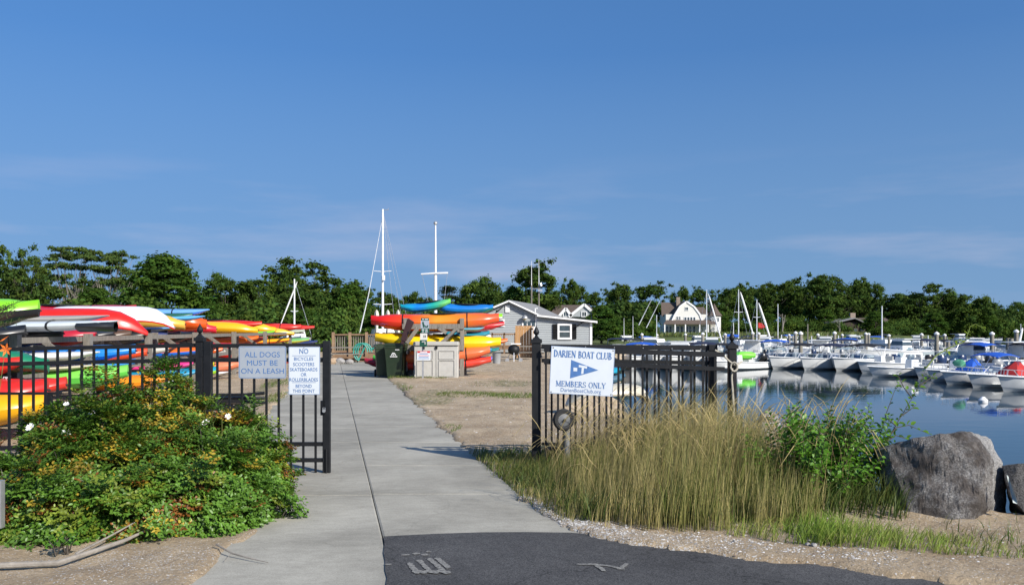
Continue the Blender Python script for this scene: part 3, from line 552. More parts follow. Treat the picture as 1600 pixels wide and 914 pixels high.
for i, (px, top, w, o_) in enumerate(far):
    tree('oak' if i % 2 else 'lobed', px, top, w * 1.25, 248 + (i * 37) % 30, '%s tree from the left in the tall dark grove right of the white house' % o_, 'tall dark grove right of the white house')
for i, (px, top, w, Y, kd, lb) in enumerate([
  (1386, 466, 46, 285, 'oak', 'low dark tree in the dip right of the tall grove'), (1412, 460, 40, 280, 'lobed', 'dark tree over the long dark roof by the tall mast'), (1437, 447, 62, 262, 'lobed', 'tall rounded dark tree with a pale forked trunk'),
  (1474, 466, 44, 270, 'oak', 'tree between the fork-trunked tree and the tree over the bare trunks'), (1500, 461, 60, 268, 'oak', 'dark tree above the pale bare trunks near the right edge'), (1538, 474, 50, 300, 'oak', 'lower tree left of the blue house'),
  (1568, 480, 50, 330, 'lobed', 'pale distant tree above the blue house'), (1600, 476, 60, 340, 'oak', 'distant tree cut by the right edge'), (1636, 476, 60, 345, 'oak', 'distant tree just past the right edge')]):
    tree(kd, px, top, w * 1.2, Y, lb, GR)
gshrub = 'undergrowth in front of the tree line'
ORDW = 'first second third fourth fifth sixth seventh eighth ninth tenth eleventh twelfth thirteenth fourteenth fifteenth sixteenth seventeenth eighteenth nineteenth twentieth twenty-first twenty-second twenty-third twenty-fourth twenty-fifth'.split()
und = [(-30, 470, 110, 60), (30, 476, 100, 66), (95, 482, 110, 70), (160, 486, 100, 66), (215, 478, 110, 74), (280, 484, 100, 78), (330, 476, 90, 80), (375, 492, 90, 62), (430, 480, 90, 74), (480, 484, 80, 66), (520, 494, 70, 62), (560, 482, 70, 72), (590, 490, 70, 70), (620, 488, 70, 95), (655, 486, 70, 100),
       (690, 482, 70, 104), (730, 484, 80, 100), (775, 482, 70, 98), (960, 496, 50, 125), (985, 505, 50, 140), (1005, 504, 36, 170), (1004, 480, 50, 205)]
for i, (px, top, w, Y) in enumerate(und):
    tree('bush' if i % 3 else 'dense', px, top, w * 1.3, Y, 'dark green undergrowth bush below the tree line, number %d from the left' % (i + 1) if 0 else 'dark green undergrowth bush below the tree line, %s from the left' % ORDW[i], gshrub)
for i in range(24):
    px = 1120 + i * 21 + R.uniform(-6, 6)
    tree('bush' if i % 4 else 'dense', px, 500 - (i % 4 == 0) * 14 + R.uniform(-3, 5), 48, 236 + R.uniform(-12, 20) if px < 1470 else 268, 'low green shrub at the foot of the far trees, %s from the left' % ORDW[i], 'shrubs at the foot of the far trees')
for px, top, w, Y, lb in ((1400, 508, 18, 214, 'round dark shrub left of the tall thin mast near the dark house'), (1424, 512, 20, 205, 'bright green rounded shrub on the far lawn'), (1377, 512, 16, 200, 'small bright shrub on the far lawn below the dark house')):
    tree('bush', px, top, w * 2.2, Y, lb, 'shrubs on the far lawn')

def wood_mass(name, x0, x1, Y0, Y1, sky_, drop, n, label, seed, size=.42):
    rs = np.random.RandomState(seed); K = 420; px = x0 + (x1 - x0) * rs.rand(K); Y = Y0 + (Y1 - Y0) * rs.rand(K)
    top = np.interp(px, [p[0] for p in sky_], [p[1] for p in sky_]) + drop + rs.rand(K) * 5; zt = H - (top - HY) * Y / F
    u = rs.rand(K) ** .75; c = np.stack([(px - CX) * Y / F, Y, .5 + (zt - .5) * u], -1); rad = (1.2 + 1.4 * rs.rand(K)) * (Y / 260) ** .5
    me = leaf_cloud(c, rad, .75, n, size, (.045, .085, .021), rs, name); tag(link(name, me), label, 'woodland', kind='stuff')
wood_mass('distant_woodland', 1110, 1680, 285, 330, [(1110, 462), (1180, 452), (1260, 445), (1340, 442), (1365, 474), (1400, 466), (1437, 456), (1500, 468), (1560, 484), (1680, 482)], 1, 60000, 'dark woodland mass filling in behind the far trees', 31, .5)
wood_mass('distant_woodland', -80, 1010, 128, 165, [(-80, 400), (60, 430), (120, 430), (255, 415), (320, 455), (440, 440), (520, 430), (570, 460), (640, 468), (700, 470), (760, 452), (830, 436), (880, 455), (930, 465), (1000, 457), (1060, 466), (1120, 460)], 16, 60000, 'dark woodland mass filling in behind the nearer trees', 32, .36)

def blades_mesh(name, pts, hgt, wid, lean, col, m, seg=3, curve=.5, wind=(1, 0), headfrac=0, headcol=None):
    n = len(pts); a = NR.rand(n) * 6.28; d = np.stack([np.cos(a), np.sin(a)], -1); ld = np.stack([NR.normal(size=n), NR.normal(size=n)], -1) * .6 + np.array(wind); ld /= np.linalg.norm(ld, axis=1)[:, None] + 1e-6
    V = []; cc = []
    for i in range(seg + 1):
        t = i / seg; w = wid * (1 - t ** 1.6) if i < seg else wid * .08
        off = ld * (lean * hgt * (t * (1 - curve) + curve * t ** 2.5))[:, None]; z = hgt * t * (1 - .25 * lean * t * t)
        for sgn in (-1, 1):
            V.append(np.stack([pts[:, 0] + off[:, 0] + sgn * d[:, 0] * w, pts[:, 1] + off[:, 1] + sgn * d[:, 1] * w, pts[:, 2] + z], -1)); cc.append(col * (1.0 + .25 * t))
    V = np.stack(V, 1).reshape(-1, 3); cc = np.stack(cc, 1).reshape(-1, 3); k = 2 * (seg + 1)
    f = np.array([[2 * i, 2 * i + 1, 2 * i + 3, 2 * i + 2] for i in range(seg)]); Fc = (f[None] + (np.arange(n) * k)[:, None, None]).reshape(-1, 4)
    return V, Fc, cc
grassm = leaf_mat('grass_blades', (1, 1, 1), .3, .55, .3)
# marsh grass fringing the far bank
def marsh():
    x = 30 + 200 * NR.rand(60000); y = 168 + NR.rand(60000) * 130; d = sdf(x, y, LAND[9:20] + [(400, 600), (0, 600)])
    k = (d > -26) & (d < -.5); x, y = x[k][:14000], y[k][:14000]
    return np.stack([x, y, [gz_fast(a, b) for a, b in zip(x, y)]], -1)
mp_ = marsh(); n = len(mp_); col = np.stack([.10 + .05 * NR.rand(n), .125 + .05 * NR.rand(n), .035 + .02 * NR.rand(n)], -1) * (.7 + .6 * vnoise(mp_[:, 0] * .12, mp_[:, 1] * .12, 2))[:, None]
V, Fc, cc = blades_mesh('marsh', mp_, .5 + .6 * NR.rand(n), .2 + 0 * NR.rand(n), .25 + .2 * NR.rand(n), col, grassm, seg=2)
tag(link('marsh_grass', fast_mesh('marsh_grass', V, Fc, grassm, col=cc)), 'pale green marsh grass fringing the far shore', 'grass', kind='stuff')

# ------------------------------------------------------------------ buildings
def clap_wall(mb, poly_fn, x0, x1, z0, z1, y, step=.13, m=0, n=1):
    """lapped boards on a wall facing -y; poly_fn(z) gives left/right ends"""
    z = z0
    while z < z1 - .01:
        a, b = poly_fn(z + step * .5)
        if b - a > .1: mb.add([(a, y, z + step + .01), (b, y, z + step + .01), (b, y - .035, z), (a, y - .035, z), (a, y, z), (b, y, z)], [(0, 3, 2, 1), (3, 4, 5, 2)], m)
        z += step
def window(parent, c, w, h, ax=Vector((1, 0, 0)), nrm=Vector((0, -1, 0)), fr=.09, bars=(1, 1), name='window', framem='white'):
    c = Vector(c); up = Vector((0, 0, 1)); b = MB()
    def bx(u, v, su, sv, d0, d1, mb, m=0):
        q = c + ax * u + up * v; ps = [q + ax * (s * su / 2) + up * (t * sv / 2) + nrm * d0 for s, t in ((-1, -1), (1, -1), (1, 1), (-1, 1))]; mb.prism(ps, nrm * (d1 - d0), m)
    bx(-(w / 2 + fr / 2), 0, fr, h + 2 * fr, 0, .09, b); bx(w / 2 + fr / 2, 0, fr, h + 2 * fr, 0, .09, b); bx(0, h / 2 + fr / 2, w, fr, 0, .088, b); bx(0, -h / 2 - fr / 2, w, fr, 0, .10, b)
    for i in range(1, bars[1] + 1): bx(0, -h / 2 + h * i / (bars[1] + 1), w, fr * .5, .03, .07, b)
    for i in range(1, bars[0] + 1): bx(-w / 2 + w * i / (bars[0] + 1), 0, fr * .35, h, .031, .066, b)
    f = b.build(name, M[framem], parent); g = MB(); bx(0, 0, w, h, .01, .03, g); g.build('pane', M['glass'], f); return f

# clubhouse
def clubhouse():
    Y = 60.0; k = Y / F
    X = lambda px, y=Y: (px - CX) * y / F
    Z = lambda py, y=Y: H - (py - HY) * y / F
    t = thing('clubhouse', (X(838), Y + 3, 0), 'grey shingled boat clubhouse with a low wing and white trim', 'building')
    ax_, az = X(795), Z(471.5); el, er, ez = X(746), X(838), Z(490.5)
    sl_ = (az - ez) / (er - ax_)
    lx = X(715); lz = az - (ax_ - lx) * sl_ * .92
    w = MB(); w.prism([(lx, Y, 0), (er, Y, 0), (er, Y, ez), (ax_, Y, az - .05), (lx, Y, lz)], (2.0, 10, 0)); w.build('wall', M['siding'], t)
    s = MB()
    def ends(z):
        a = lx if z < lz else ax_ - (az - z) / (sl_ * .92) + .05; b = er if z < ez else ax_ + (az - z) / sl_ - .05; return a, b
    clap_wall(s, ends, lx, er, .2, az - .1, Y - .004, step=.155); tag(s.build('clapboards', M['siding'], t), kind='stuff')
    r = MB()
    for a, az_, b, bz in ((lx - .3, lz - .12, ax_, az + .06), (er + .25, ez - .1, ax_, az + .06)):
        r.prism([(a, Y - .35, az_), (b, Y - .35, bz), (b, Y - .35, bz + .06), (a, Y - .35, az_ + .06)], (2.1, 10.7, 0))
    r.build('roof', M['roof'], t)
    f = MB()
    for a, az_, b, bz in ((lx - .3, lz - .10, ax_, az + .08), (er + .25, ez - .08, ax_, az + .08)): f.bar((a, Y - .38, az_ - .04), (b, Y - .38, bz - .04), .06, .10)
    f.bar((er, Y - .05, .1), (er, Y - .05, ez - .05), .14); f.build('trim', M['white'], t)
    v = MB(); v.box((X(793), Y - .06, Z(482.5)), (.30, .08, .48)); v.build('vent', M['white'], t)
    window(t, (X(782), Y - .01, Z(504.5)), .38, .34, bars=(0, 0))
    # door under its lamp
    d = MB(); d.box((X(827), Y - .06, 1.05), (1.02, .08, 2.0)); dr = d.build('door', M['white'], t)
    g = MB()
    for i in range(3): g.box((X(827) - .28 + i * .28, Y - .105, Z(506)), (.22, .02, .34))
    g.build('pane', M['glass'], dr)
    lm = MB(); lm.lathe([(.22, 0), (.2, .1), (.1, .2), (.02, .24)], (X(820), Y - .3, Z(497.5)), 'z', 12); l_ = lm.build('porch_lamp', M['galv'], t, smooth=True)
    lb = MB(); lb.lathe([(.05, -.1), (.13, -.06), (.13, .0)], (X(820), Y - .3, Z(497.5)), 'z', 10); lb.build('bulb', mat('warm_lamp_glass', (.75, .62, .3), .3), l_)
    # wing
    x0, x1 = er + .03, X(923); z0, z1 = Z(494), Z(502)
    def top(x): return z0 + (z1 - z0) * (x - x0) / (x1 - x0)
    w = MB(); w.prism([(x0, Y - .15, 0), (x1, Y - .15, 0), (x1, Y - .15, z1), (x0, Y - .15, z0)], (.75, 9, 0)); w.build('wing_wall', M['siding'], t)
    s = MB()
    clap_wall(s, lambda z: (x0, x1 if z < z1 else x0 + (z0 - z) / (z0 - z1) * (x1 - x0)), x0, x1, .2, z0, Y - .155, step=.155)
    sd_ = Vector((.75, 9, 0)).normalized(); z = .2
    while z < z1 - .1:
        p, q = Vector((x1, Y - .15, 0)), Vector((x1, Y - .15, 0)) + Vector((.75, 9, 0)); o = Vector((.035, -.003, 0))
        s.add([p + Vector((.004, 0, z + .16)), q + Vector((.004, 0, z + .16)), q + o + Vector((0, 0, z)), p + o + Vector((0, 0, z))], [(0, 1, 2, 3)]); z += .155
    tag(s.build('clapboards', M['siding'], t), kind='stuff')
    r = MB(); r.prism([(x0 - .02, Y - .5, z0 + .02), (x1 + .35, Y - .5, z1 - .06), (x1 + .35, Y - .5, z1 + .03), (x0 - .02, Y - .5, z0 + .12)], (.8, 9.8, .12)); r.build('wing_roof', M['roof'], t)
    f = MB(); f.bar((x0, Y - .53, z0 + .03), (x1 + .37, Y - .53, z1 - .05), .05, .11); f.bar((x1, Y - .19, .1), (x1, Y - .19, z1 - .02), .16, .08); f.bar((x1 + .38, Y - .5, z1 - .06), (x1 + 1.15, Y + 9, z1), .06, .16); f.build('wing_trim', M['white'], t)
    wd = window(t, (X(882), Y - .18, Z(518)), .72, .82, bars=(0, 1), fr=.13)
    for px in (867, 896.5):
        sh = MB(); sh.box((X(px), Y - .22, Z(518)), (.34, .06, 1.02))
        for i in range(9): sh.box((X(px), Y - .26, Z(518) - .42 + i * .105), (.25, .02, .07), (.5, 0, 0))
        sh.build('shutter', M['black'], t)
    ms = MB(); ms.tube([(X(836), Y - .3, Z(492)), (X(836), Y - .3, Z(482.5)), (X(840), Y - .3, Z(482))], .05, 6); ms.build('vent_pipe', M['white'], t, smooth=True)
    for px, py in ((781, 483), (907, 505)):
        q = MB(); q.bar((X(px) - .2, Y - .5, Z(py) - .16), (X(px) + .22, Y - .2, Z(py) + .14), .05); q.box((X(px) - .2, Y - .5, Z(py) - .16), (.14, .2, .14)); q.build('flood_light', M['black'], t)
    sg = MB(); p = Vector((x1 + .2, Y + 1.8, Z(512))); u = Vector((.083, 1, 0)).normalized()
    # carved letters on the side wall
    for i in range(7): sg.bar(p + u * (i * .5), p + u * (i * .5 + .28) + Vector((.02, 0, .12 * ((i * 7) % 3 - 1))), .03, .07, up=(1, 0, 0))
    for i in range(5): sg.bar(p + u * (i * .6) + Vector((.02, 0, .55 + .2 * math.sin(i))), p + u * (i * .6 + .45) + Vector((.04, 0, .75 - .15 * math.sin(i * 2))), .03, .05, up=(1, 0, 0))
    tag(sg.build('wall_emblem', M['black'], t), kind='stuff')
    return t
clubhouse()
# antennas behind the ridge
def antenna(px, top, lab):
    Y = 71.0; b = MB(); x = (px - CX) * Y / F; zt = H - (top - HY) * Y / F
    t = thing('antenna_mast', (x, Y, gz_fast(x, Y)), lab, 'antenna', 'antennas rising behind the clubhouse')
    b.tube([(x, Y, 0), (x, Y, 5.2)], .065, 7); b.build('pole', M['wood'], t, smooth=True)
    c = MB(); c.tube([(x, Y, 5.2), (x, Y, zt)], [.035, .015], 6); c.build('whip', M['white'], t, smooth=True)
    return t
a1 = antenna(830.5, 408, 'left antenna pole behind the clubhouse ridge, carrying the cross bar'); a2 = antenna(842, 406, 'right antenna pole behind the clubhouse ridge with small instruments')
b = MB(); b.bar(P(830, 451, 71), P(843, 451, 71), .05); b.build('cross_bar', M['steel'], a1)
b = MB(); b.box(P(844, 454, 70.9), (.35, .2, .2)).build('instrument', M['steel'], a2); b = MB(); b.lathe([(.09, 0), (.12, .1), (.05, .3)], P(845, 448, 70.9), 'z', 8); b.build('instrument', M['steel'], a2)

# brown roofed house behind the clubhouse
def brown_house():
    Y = 105.0; k = Y / F; X = lambda px: (px - CX) * k; Z = lambda py: H - (py - HY) * k
    t = thing('gabled_house', (X(895), Y, .4), 'brown roofed house with white trimmed gables behind the clubhouse', 'house')
    w = MB(); w.box((X(893), Y + 4, 1.8), (X(930) - X(862), 7, 3.2)); w.build('wall', M['siding'], t)
    r = MB(); r.prism([(X(858), Y, Z(494)), (X(872), Y + 4, Z(476.5)), (X(925), Y + 4, Z(476.5)), (X(935), Y, Z(494))], (0, .1, .12)); r.prism([(X(858), Y + 8, Z(494)), (X(872), Y + 4.1, Z(476.5)), (X(925), Y + 4.1, Z(476.5)), (X(935), Y + 8, Z(494))], (0, .1, .12)); r.build('roof', M['roofb'], t)
    for a, c, b_, tz in ((872, 883.5, 893, 482), (888, 912, 933, 476)):
        g = MB(); g.prism([(X(a), Y - .6, Z(495)), (X(b_), Y - .6, Z(495)), (X(c), Y - .6, Z(tz) - .05)], (0, 3, 0)); gg = g.build('gable', M['siding'], t)
        f = MB(); f.bar((X(a), Y - .75, Z(495)), (X(c), Y - .75, Z(tz)), .12, .3); f.bar((X(c), Y - .75, Z(tz)), (X(b_), Y - .75, Z(495)), .12, .3); f.build('gable_trim', M['white'], gg)
        window(t, (X(c), Y - .62, Z(491)), .5, .5, bars=(1, 0))
brown_house()

def white_house():
    Y = 228.0; k = Y / F; X = lambda px: (px - CX) * k; Z = lambda py: H - (py - HY) * k
    t = thing('gambrel_house', (X(1080), Y, Z(526)), 'cream gambrel-fronted shore house with porch and corner turret', 'house')
    zb = Z(527)
    b = MB(); b.box(((X(1041) + X(1120)) / 2, Y + 5, (zb + Z(491)) / 2), (X(1120) - X(1041), 9, Z(491) - zb)); b.build('main_wall', M['cream'], t)
    # gambrel front
    gp = [(1048, 505), (1054, 492), (1062, 479), (1072.5, 471.3), (1084, 479), (1093, 491), (1098, 505)]
    g = MB(); g.prism([(X(a), Y - .3, Z(c)) for a, c in gp], (0, 9, 0)); g.build('gable_wall', M['cream'], t)
    f = MB()
    for (a, c), (d, e_) in zip(gp, gp[1:]): f.bar((X(a), Y - .45, Z(c)), (X(d), Y - .45, Z(e_)), .14, .42)
    f.build('gable_trim', M['white'], t)
    r = MB()
    for (a, c), (d, e_) in zip(gp, gp[1:]): r.prism([(X(a), Y - .3, Z(c) + .05), (X(d), Y - .3, Z(e_) + .05), (X(d), Y - .3, Z(e_) + .25), (X(a), Y - .3, Z(c) + .25)], (0, 9.2, 0))
    r.prism([(X(1037), Y + 3, Z(494)), (X(1039), Y + 6, Z(472.5)), (X(1063), Y + 6, Z(472.5)), (X(1060), Y + 3, Z(494))], (0, .2, .2)); r.prism([(X(1084), Y + 3, Z(492)), (X(1082), Y + 6, Z(480)), (X(1108), Y + 6, Z(480)), (X(1112), Y + 3, Z(492))], (0, .2, .2))
    r.build('main_roof', M['roofb'], t)
    c = MB(); c.box((X(1065), Y + 5, Z(471)), (1.0, 1.0, 2.6)); c.build('chimney', M['brick'], t)
    # porch
    p = MB(); p.prism([(X(1034), Y - 2.6, Z(507)), (X(1117), Y - 2.6, Z(507)), (X(1112), Y - .35, Z(501)), (X(1041), Y - .35, Z(501))], (0, 0, .18)); p.build('porch_roof', M['roofb'], t)
    for px in (1036, 1052, 1068, 1090, 1103, 1115):
        q = MB(); q.bar((X(px), Y - 2.5, zb), (X(px), Y - 2.5, Z(507)), .28); q.build('porch_column', M['white'], t)
    q = MB(); q.bar((X(1035), Y - 2.5, Z(520)), (X(1100), Y - 2.5, Z(520)), .1); 
    for i in range(30): q.bar((X(1036 + i * 2.1), Y - 2.5, Z(524)), (X(1036 + i * 2.1), Y - 2.5, Z(520)), .07)
    q.build('porch_railing', M['white'], t)
    q = MB(); q.box((X(1075), Y - 1.3, zb + .2), (X(1116) - X(1035), 2.6, .5)); q.build('porch_floor', M['wood'], t)
    # openings
    window(t, (X(1072.5), Y - .32, Z(482.5)), .8, .75, bars=(1, 0), fr=.12)
    for px in (1058, 1061.5): window(t, (X(px), Y - .32, Z(497)), .45, .7, bars=(0, 1), fr=.07)
    for i in range(4): window(t, (X(1070.5 + i * 4.6), Y - .32, Z(499)), .55, 1.1, bars=(0, 0), fr=.1)
    for px in (1043, 1048, 1060, 1066, 1074, 1079, 1085, 1094): window(t, (X(px), Y + .48, Z(515)), .62, 1.7, bars=(0, 1), fr=.09)
    d = MB(); d.box((X(1101.5), Y + .42, Z(517)), (.9, .12, 2.1)); d.build('door', M['white'], t)
    # turret
    u = MB(); u.lathe([(1.75, zb), (1.75, Z(493))], (X(1117), Y + .8, 0), 'z', 8); tu = u.build('turret', M['cream'], t)
    u = MB(); u.lathe([(2.2, Z(493.5)), (1.2, Z(486)), (.04, Z(474))], (X(1117), Y + .8, 0), 'z', 8); u.build('turret_roof', M['roofb'], tu)
    for px, dn in ((1112.5, 0), (1117, 0), (1120.5, 0)):
        for py in (499.5, 514.5): window(tu, (X(px), Y - 1.05, Z(py)), .42, .95, bars=(0, 1), fr=.1)
    w = MB(); w.box((X(1105), Y + 2.2, (Z(503) + Z(492)) / 2), (X(1116) - X(1096), 3, Z(492) - Z(503))); w.build('side_wing', M['cream'], t)
white_house()
def dark_house():
    Y = 236.0; k = Y / F; X = lambda px: (px - CX) * k; Z = lambda py: H - (py - HY) * k
    t = thing('shingled_house', (X(1345), Y, gz_fast(X(1345), Y)), 'dark brown shingled house in shade under the far trees', 'house')
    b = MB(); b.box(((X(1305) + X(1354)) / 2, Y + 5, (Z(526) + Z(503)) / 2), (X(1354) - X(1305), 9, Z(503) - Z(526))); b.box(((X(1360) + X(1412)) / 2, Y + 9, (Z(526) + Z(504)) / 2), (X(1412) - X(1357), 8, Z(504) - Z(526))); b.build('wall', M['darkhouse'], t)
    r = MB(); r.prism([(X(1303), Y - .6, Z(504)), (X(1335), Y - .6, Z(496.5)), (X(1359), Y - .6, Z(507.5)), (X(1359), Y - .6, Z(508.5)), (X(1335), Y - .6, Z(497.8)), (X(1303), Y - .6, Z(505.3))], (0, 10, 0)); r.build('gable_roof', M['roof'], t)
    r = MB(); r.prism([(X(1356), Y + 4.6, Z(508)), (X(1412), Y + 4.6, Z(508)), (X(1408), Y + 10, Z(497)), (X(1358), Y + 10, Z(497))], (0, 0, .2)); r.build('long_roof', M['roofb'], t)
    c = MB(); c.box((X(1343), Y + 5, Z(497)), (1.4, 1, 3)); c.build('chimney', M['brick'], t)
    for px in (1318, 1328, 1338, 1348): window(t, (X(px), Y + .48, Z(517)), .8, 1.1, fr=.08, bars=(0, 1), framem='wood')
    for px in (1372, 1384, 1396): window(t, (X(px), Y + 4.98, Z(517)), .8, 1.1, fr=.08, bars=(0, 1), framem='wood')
    d = MB(); d.bar((X(1350), Y - .4, Z(524)), (X(1350), Y - .4, Z(508)), .25); d.bar((X(1310), Y - .4, Z(520)), (X(1356), Y - .4, Z(520)), .1); d.build('porch_post', M['wood'], t)
dark_house()
def blue_house():
    Y = 300.0; k = Y / F; X = lambda px: (px - CX) * k; Z = lambda py: H - (py - HY) * k
    t = thing('waterside_house', (X(1592), Y, 1.5), 'grey-blue house on the far shore at the right edge', 'house')
    m = mat('blue_grey_siding', (.16, .20, .27), .8, stretch=(.4, .4, 5), bump=.1)
    b = MB(); b.box((X(1596), Y + 4, (Z(524) + Z(511)) / 2), (X(1612) - X(1580), 8, Z(511) - Z(524))); b.build('wall', m, t)
    r = MB(); r.prism([(X(1578), Y - .5, Z(511)), (X(1614), Y - .5, Z(511)), (X(1609), Y + 4, Z(506)), (X(1583), Y + 4, Z(506))], (0, 0, .25)); r.build('roof', M['roof'], t)
    for i in range(6): window(t, (X(1583 + i * 4.6), Y - .02, Z(516)), .6, 1.3, bars=(0, 1), fr=.12)
blue_house()
# pale bare trunks standing before the far trees
def bare(px, top, bot, Y, fork=0):
    mb = MB(); a, q = P(px, bot, Y), P(px + R.uniform(-1, 1), top, Y); mb.tube([a, a.lerp(q, .5) + Vector((.15, 0, 0)), q], [.22, .17, .06], 6)
    if fork: mb.tube([a.lerp(q, .15), P(px + fork, top + 2, Y)], [.16, .06], 6)
    for i in range(5):
        s = a.lerp(q, .5 + .1 * i); mb.tube([s, s + Vector((R.choice((-1, 1)) * R.uniform(.6, 1.6), 0, R.uniform(.5, 1.2)))], [.06, .02], 5)
    return mb
for (px, top, bot, fork, lb) in ((1422, 506, 529, 7, 'pale forked bare trunk in front of the tall rounded tree'), (1491, 506, 531, 0, 'left bare pale trunk of the group near the right'), (1494, 490, 531, -4, 'tallest bare pale trunk of the group near the right'), (1506, 508, 531, 0, 'third bare pale trunk of the group near the right'), (1509, 507, 531, 0, 'rightmost bare pale trunk of the group near the right'), (1222, 490, 524, 5, 'dead grey leaning tree against the dark grove'), (1311, 500, 526, 0, 'slim pale trunk left of the dark shingled house')):
    b = bare(px, top, bot, 308 if px > 1480 else 262 if px > 1400 else 224, fork); c0 = b.v[0].copy(); b.solo('bare_trunk', M['barkp'], lb, 'dead tree', 'bare trunks on the far shore', smooth=True)

# ------------------------------------------------------------------ deck with railing, privacy screen, things by the clubhouse
def deck():
    Y = 44.0; k = Y / F; X = lambda px: (px - CX) * k; Z = lambda py, y=Y: H - (py - HY) * y / F
    t = thing('timber_deck', (X(570), Y + 2, 0), 'weathered timber deck with a slatted railing behind the kayak rack', 'deck')
    zf = Z(552)
    f = MB(); f.box(((X(519) + X(760)) / 2, Y + 3, zf - .12), (X(760) - X(519), 6, .24)); f.build('deck_floor', M['dwood'], t)
    r = MB(); r.bar((X(519), Y, Z(523)), (X(752), Y, Z(523)), .14, .06); r.bar((X(519), Y + .02, Z(549)), (X(752), Y + .02, Z(549)), .05, .1); r.bar((X(519), Y, Z(523)), (X(519) + .3, Y + 6, Z(523)), .14, .06); r.build('rail', M['dwood'], t)
    for px in (521, 547, 573, 600, 640, 680, 720, 751):
        p = MB(); p.box((X(px), Y - .05, (Z(522) + zf) / 2 - .15), (.13, .13, Z(522) - zf + .5)); p.build('post', M['postw'], t)
    q = MB(); q.box((0, 0, 0), (.045, .03, Z(524) - Z(549))); me = q.mesh('baluster', M['white'] if 0 else M['wood'])
    x = X(524)
    while x < X(600):
        link('baluster', me, t, (x, Y + .03, (Z(524) + Z(549)) / 2)); x += .115
    b = MB(); b.prism([(X(519), Y + .2, 0), (X(600), Y + .2, 0), (X(600), Y + .2, zf - .2), (X(519), Y + .2, zf - .2)], (0, .05, 0)); b.build('skirt', M['dwood'], t)
    s = MB(); 
    for i in range(2): s.box((X(552), Y - .5 - .35 * i, zf - .2 - .18 * i), (1.8, .36, .08))
    s.build('step', M['dwood'], t)
deck()
def deck2():
    Y = 56.0; k = Y / F; X = lambda px: (px - CX) * k; Z = lambda py: H - (py - HY) * k
    t = thing('dark_railing', (X(790), Y, 0), 'dark deck railing between the kayak rack and the cedar screen', 'railing')
    r = MB(); r.bar((X(768), Y, Z(522)), (X(806), Y, Z(522)), .12, .1); r.bar((X(768), Y, Z(540)), (X(806), Y, Z(540)), .06, .08); r.build('rail', M['dwood'], t)
    me = MB().box((0, 0, 0), (.05, .04, Z(523) - Z(540))).mesh('baluster', M['concrete'])
    for i in range(13): link('baluster', me, t, (X(769 + i * 2.9), Y, (Z(523) + Z(540)) / 2))
    me = MB().box((0, 0, 0), (.12, .12, 1.4)).mesh('post', M['dwood'])
    for px in (769, 788, 805): link('post', me, t, (X(px), Y, .7))
    f = MB(); f.box((X(787), Y + 1.5, Z(541) - .1), (X(806) - X(768), 3, .2)); f.build('deck_floor', M['dwood'], t)
deck2()
def screen():
    Y = 48.0; k = Y / F; X = lambda px: (px - CX) * k; Z = lambda py: H - (py - HY) * k
    t = thing('privacy_screen', (X(820), Y, 0), 'new cedar privacy screen with a corner return beside the clubhouse', 'fence')
    me = MB().box((0, 0, 0), (.145, .03, Z(509) - Z(561))).mesh('plank', M['cedar'])
    for i in range(6): link('plank', me, t, (X(805) + .08 + i * .153, Y - (i % 2) * .004, (Z(509) + Z(561)) / 2))
    for i in range(5): link('plank', me, t, (X(832) + .02, Y - .05 - i * .153, (Z(509) + Z(561)) / 2 - .01), (0, 0, math.pi / 2))
    b = MB(); b.bar((X(805), Y + .04, Z(514)), (X(833), Y + .04, Z(514)), .04, .09); b.bar((X(805), Y + .04, Z(552)), (X(833), Y + .04, Z(552)), .04, .09); b.build('cross_rail', M['cedar'], t)
screen()
def umbrella(px, Y, lab):
    t = thing('closed_umbrella', P(px, 552, Y), lab, 'umbrella', 'folded cream umbrellas on the deck'); x = (px - CX) * Y / F
    z = lambda py: H - (py - HY) * Y / F
    b = MB(); b.tube([(x, Y, z(552)), (x, Y, z(484))], .025, 6); b.build('pole', M['alum'], t)
    b = MB(); zz = [z(484), z(487), z(492), z(503), z(512), z(519), z(522)]; rr = [.01, .07, .10, .085, .06, .10, .09]
    b.loft([[(x + r * (1 + .25 * math.cos(4 * a)) * math.cos(a), Y + r * (1 + .25 * math.cos(4 * a)) * math.sin(a), q) for a in [2 * math.pi * i / 16 for i in range(16)]] for r, q in zip(rr, zz)], close=True, cap=True); b.build('canopy', M['umbrella'], t, smooth=True)
umbrella(588.5, 45.5, 'folded cream umbrella left of the tall white mast'); umbrella(606, 47, 'folded cream umbrella just right of the tall white mast'); umbrella(622, 48, 'folded cream umbrella behind the red nose of the big kayak, rightmost of three')
# picnic tables and grill
def picnic(px, py, Y, rz, lab, sc=1):
    x, y, z = P(px, py, Y); t = thing('picnic_table', (x, y, 0), lab, 'table', 'picnic tables by the clubhouse'); M_ = Matrix.Translation((x, y, 0)) @ Matrix.Rotation(rz, 4, 'Z') @ Matrix.Scale(sc, 4)
    me = None
    for i in range(5): MB().box((0, -.32 + i * .16, .74), (1.7, .14, .04)).xform(M_).build('plank', M['wood'], t)
    for s in (-1, 1): MB().box((0, s * .68, .44), (1.7, .25, .04)).xform(M_).build('bench', M['wood'], t)
    for s in (-1, 1):
        b = MB(); b.bar((s * .6, -.6, 0), (s * .6, .25, .72), .05, .1).bar((s * .6, .6, 0), (s * .6, -.25, .72), .05, .1).bar((s * .62, -.75, .41), (s * .62, .75, .41), .05, .09).xform(M_).build('trestle', M['wood'], t)
picnic(826, 552, 45, .2, 'picnic table in front of the cedar screen'); picnic(845, 552, 49, -.4, 'picnic table right of the cedar screen, behind the gate post'); picnic(537, 556, 42, .3, 'weathered picnic table in front of the deck railing')
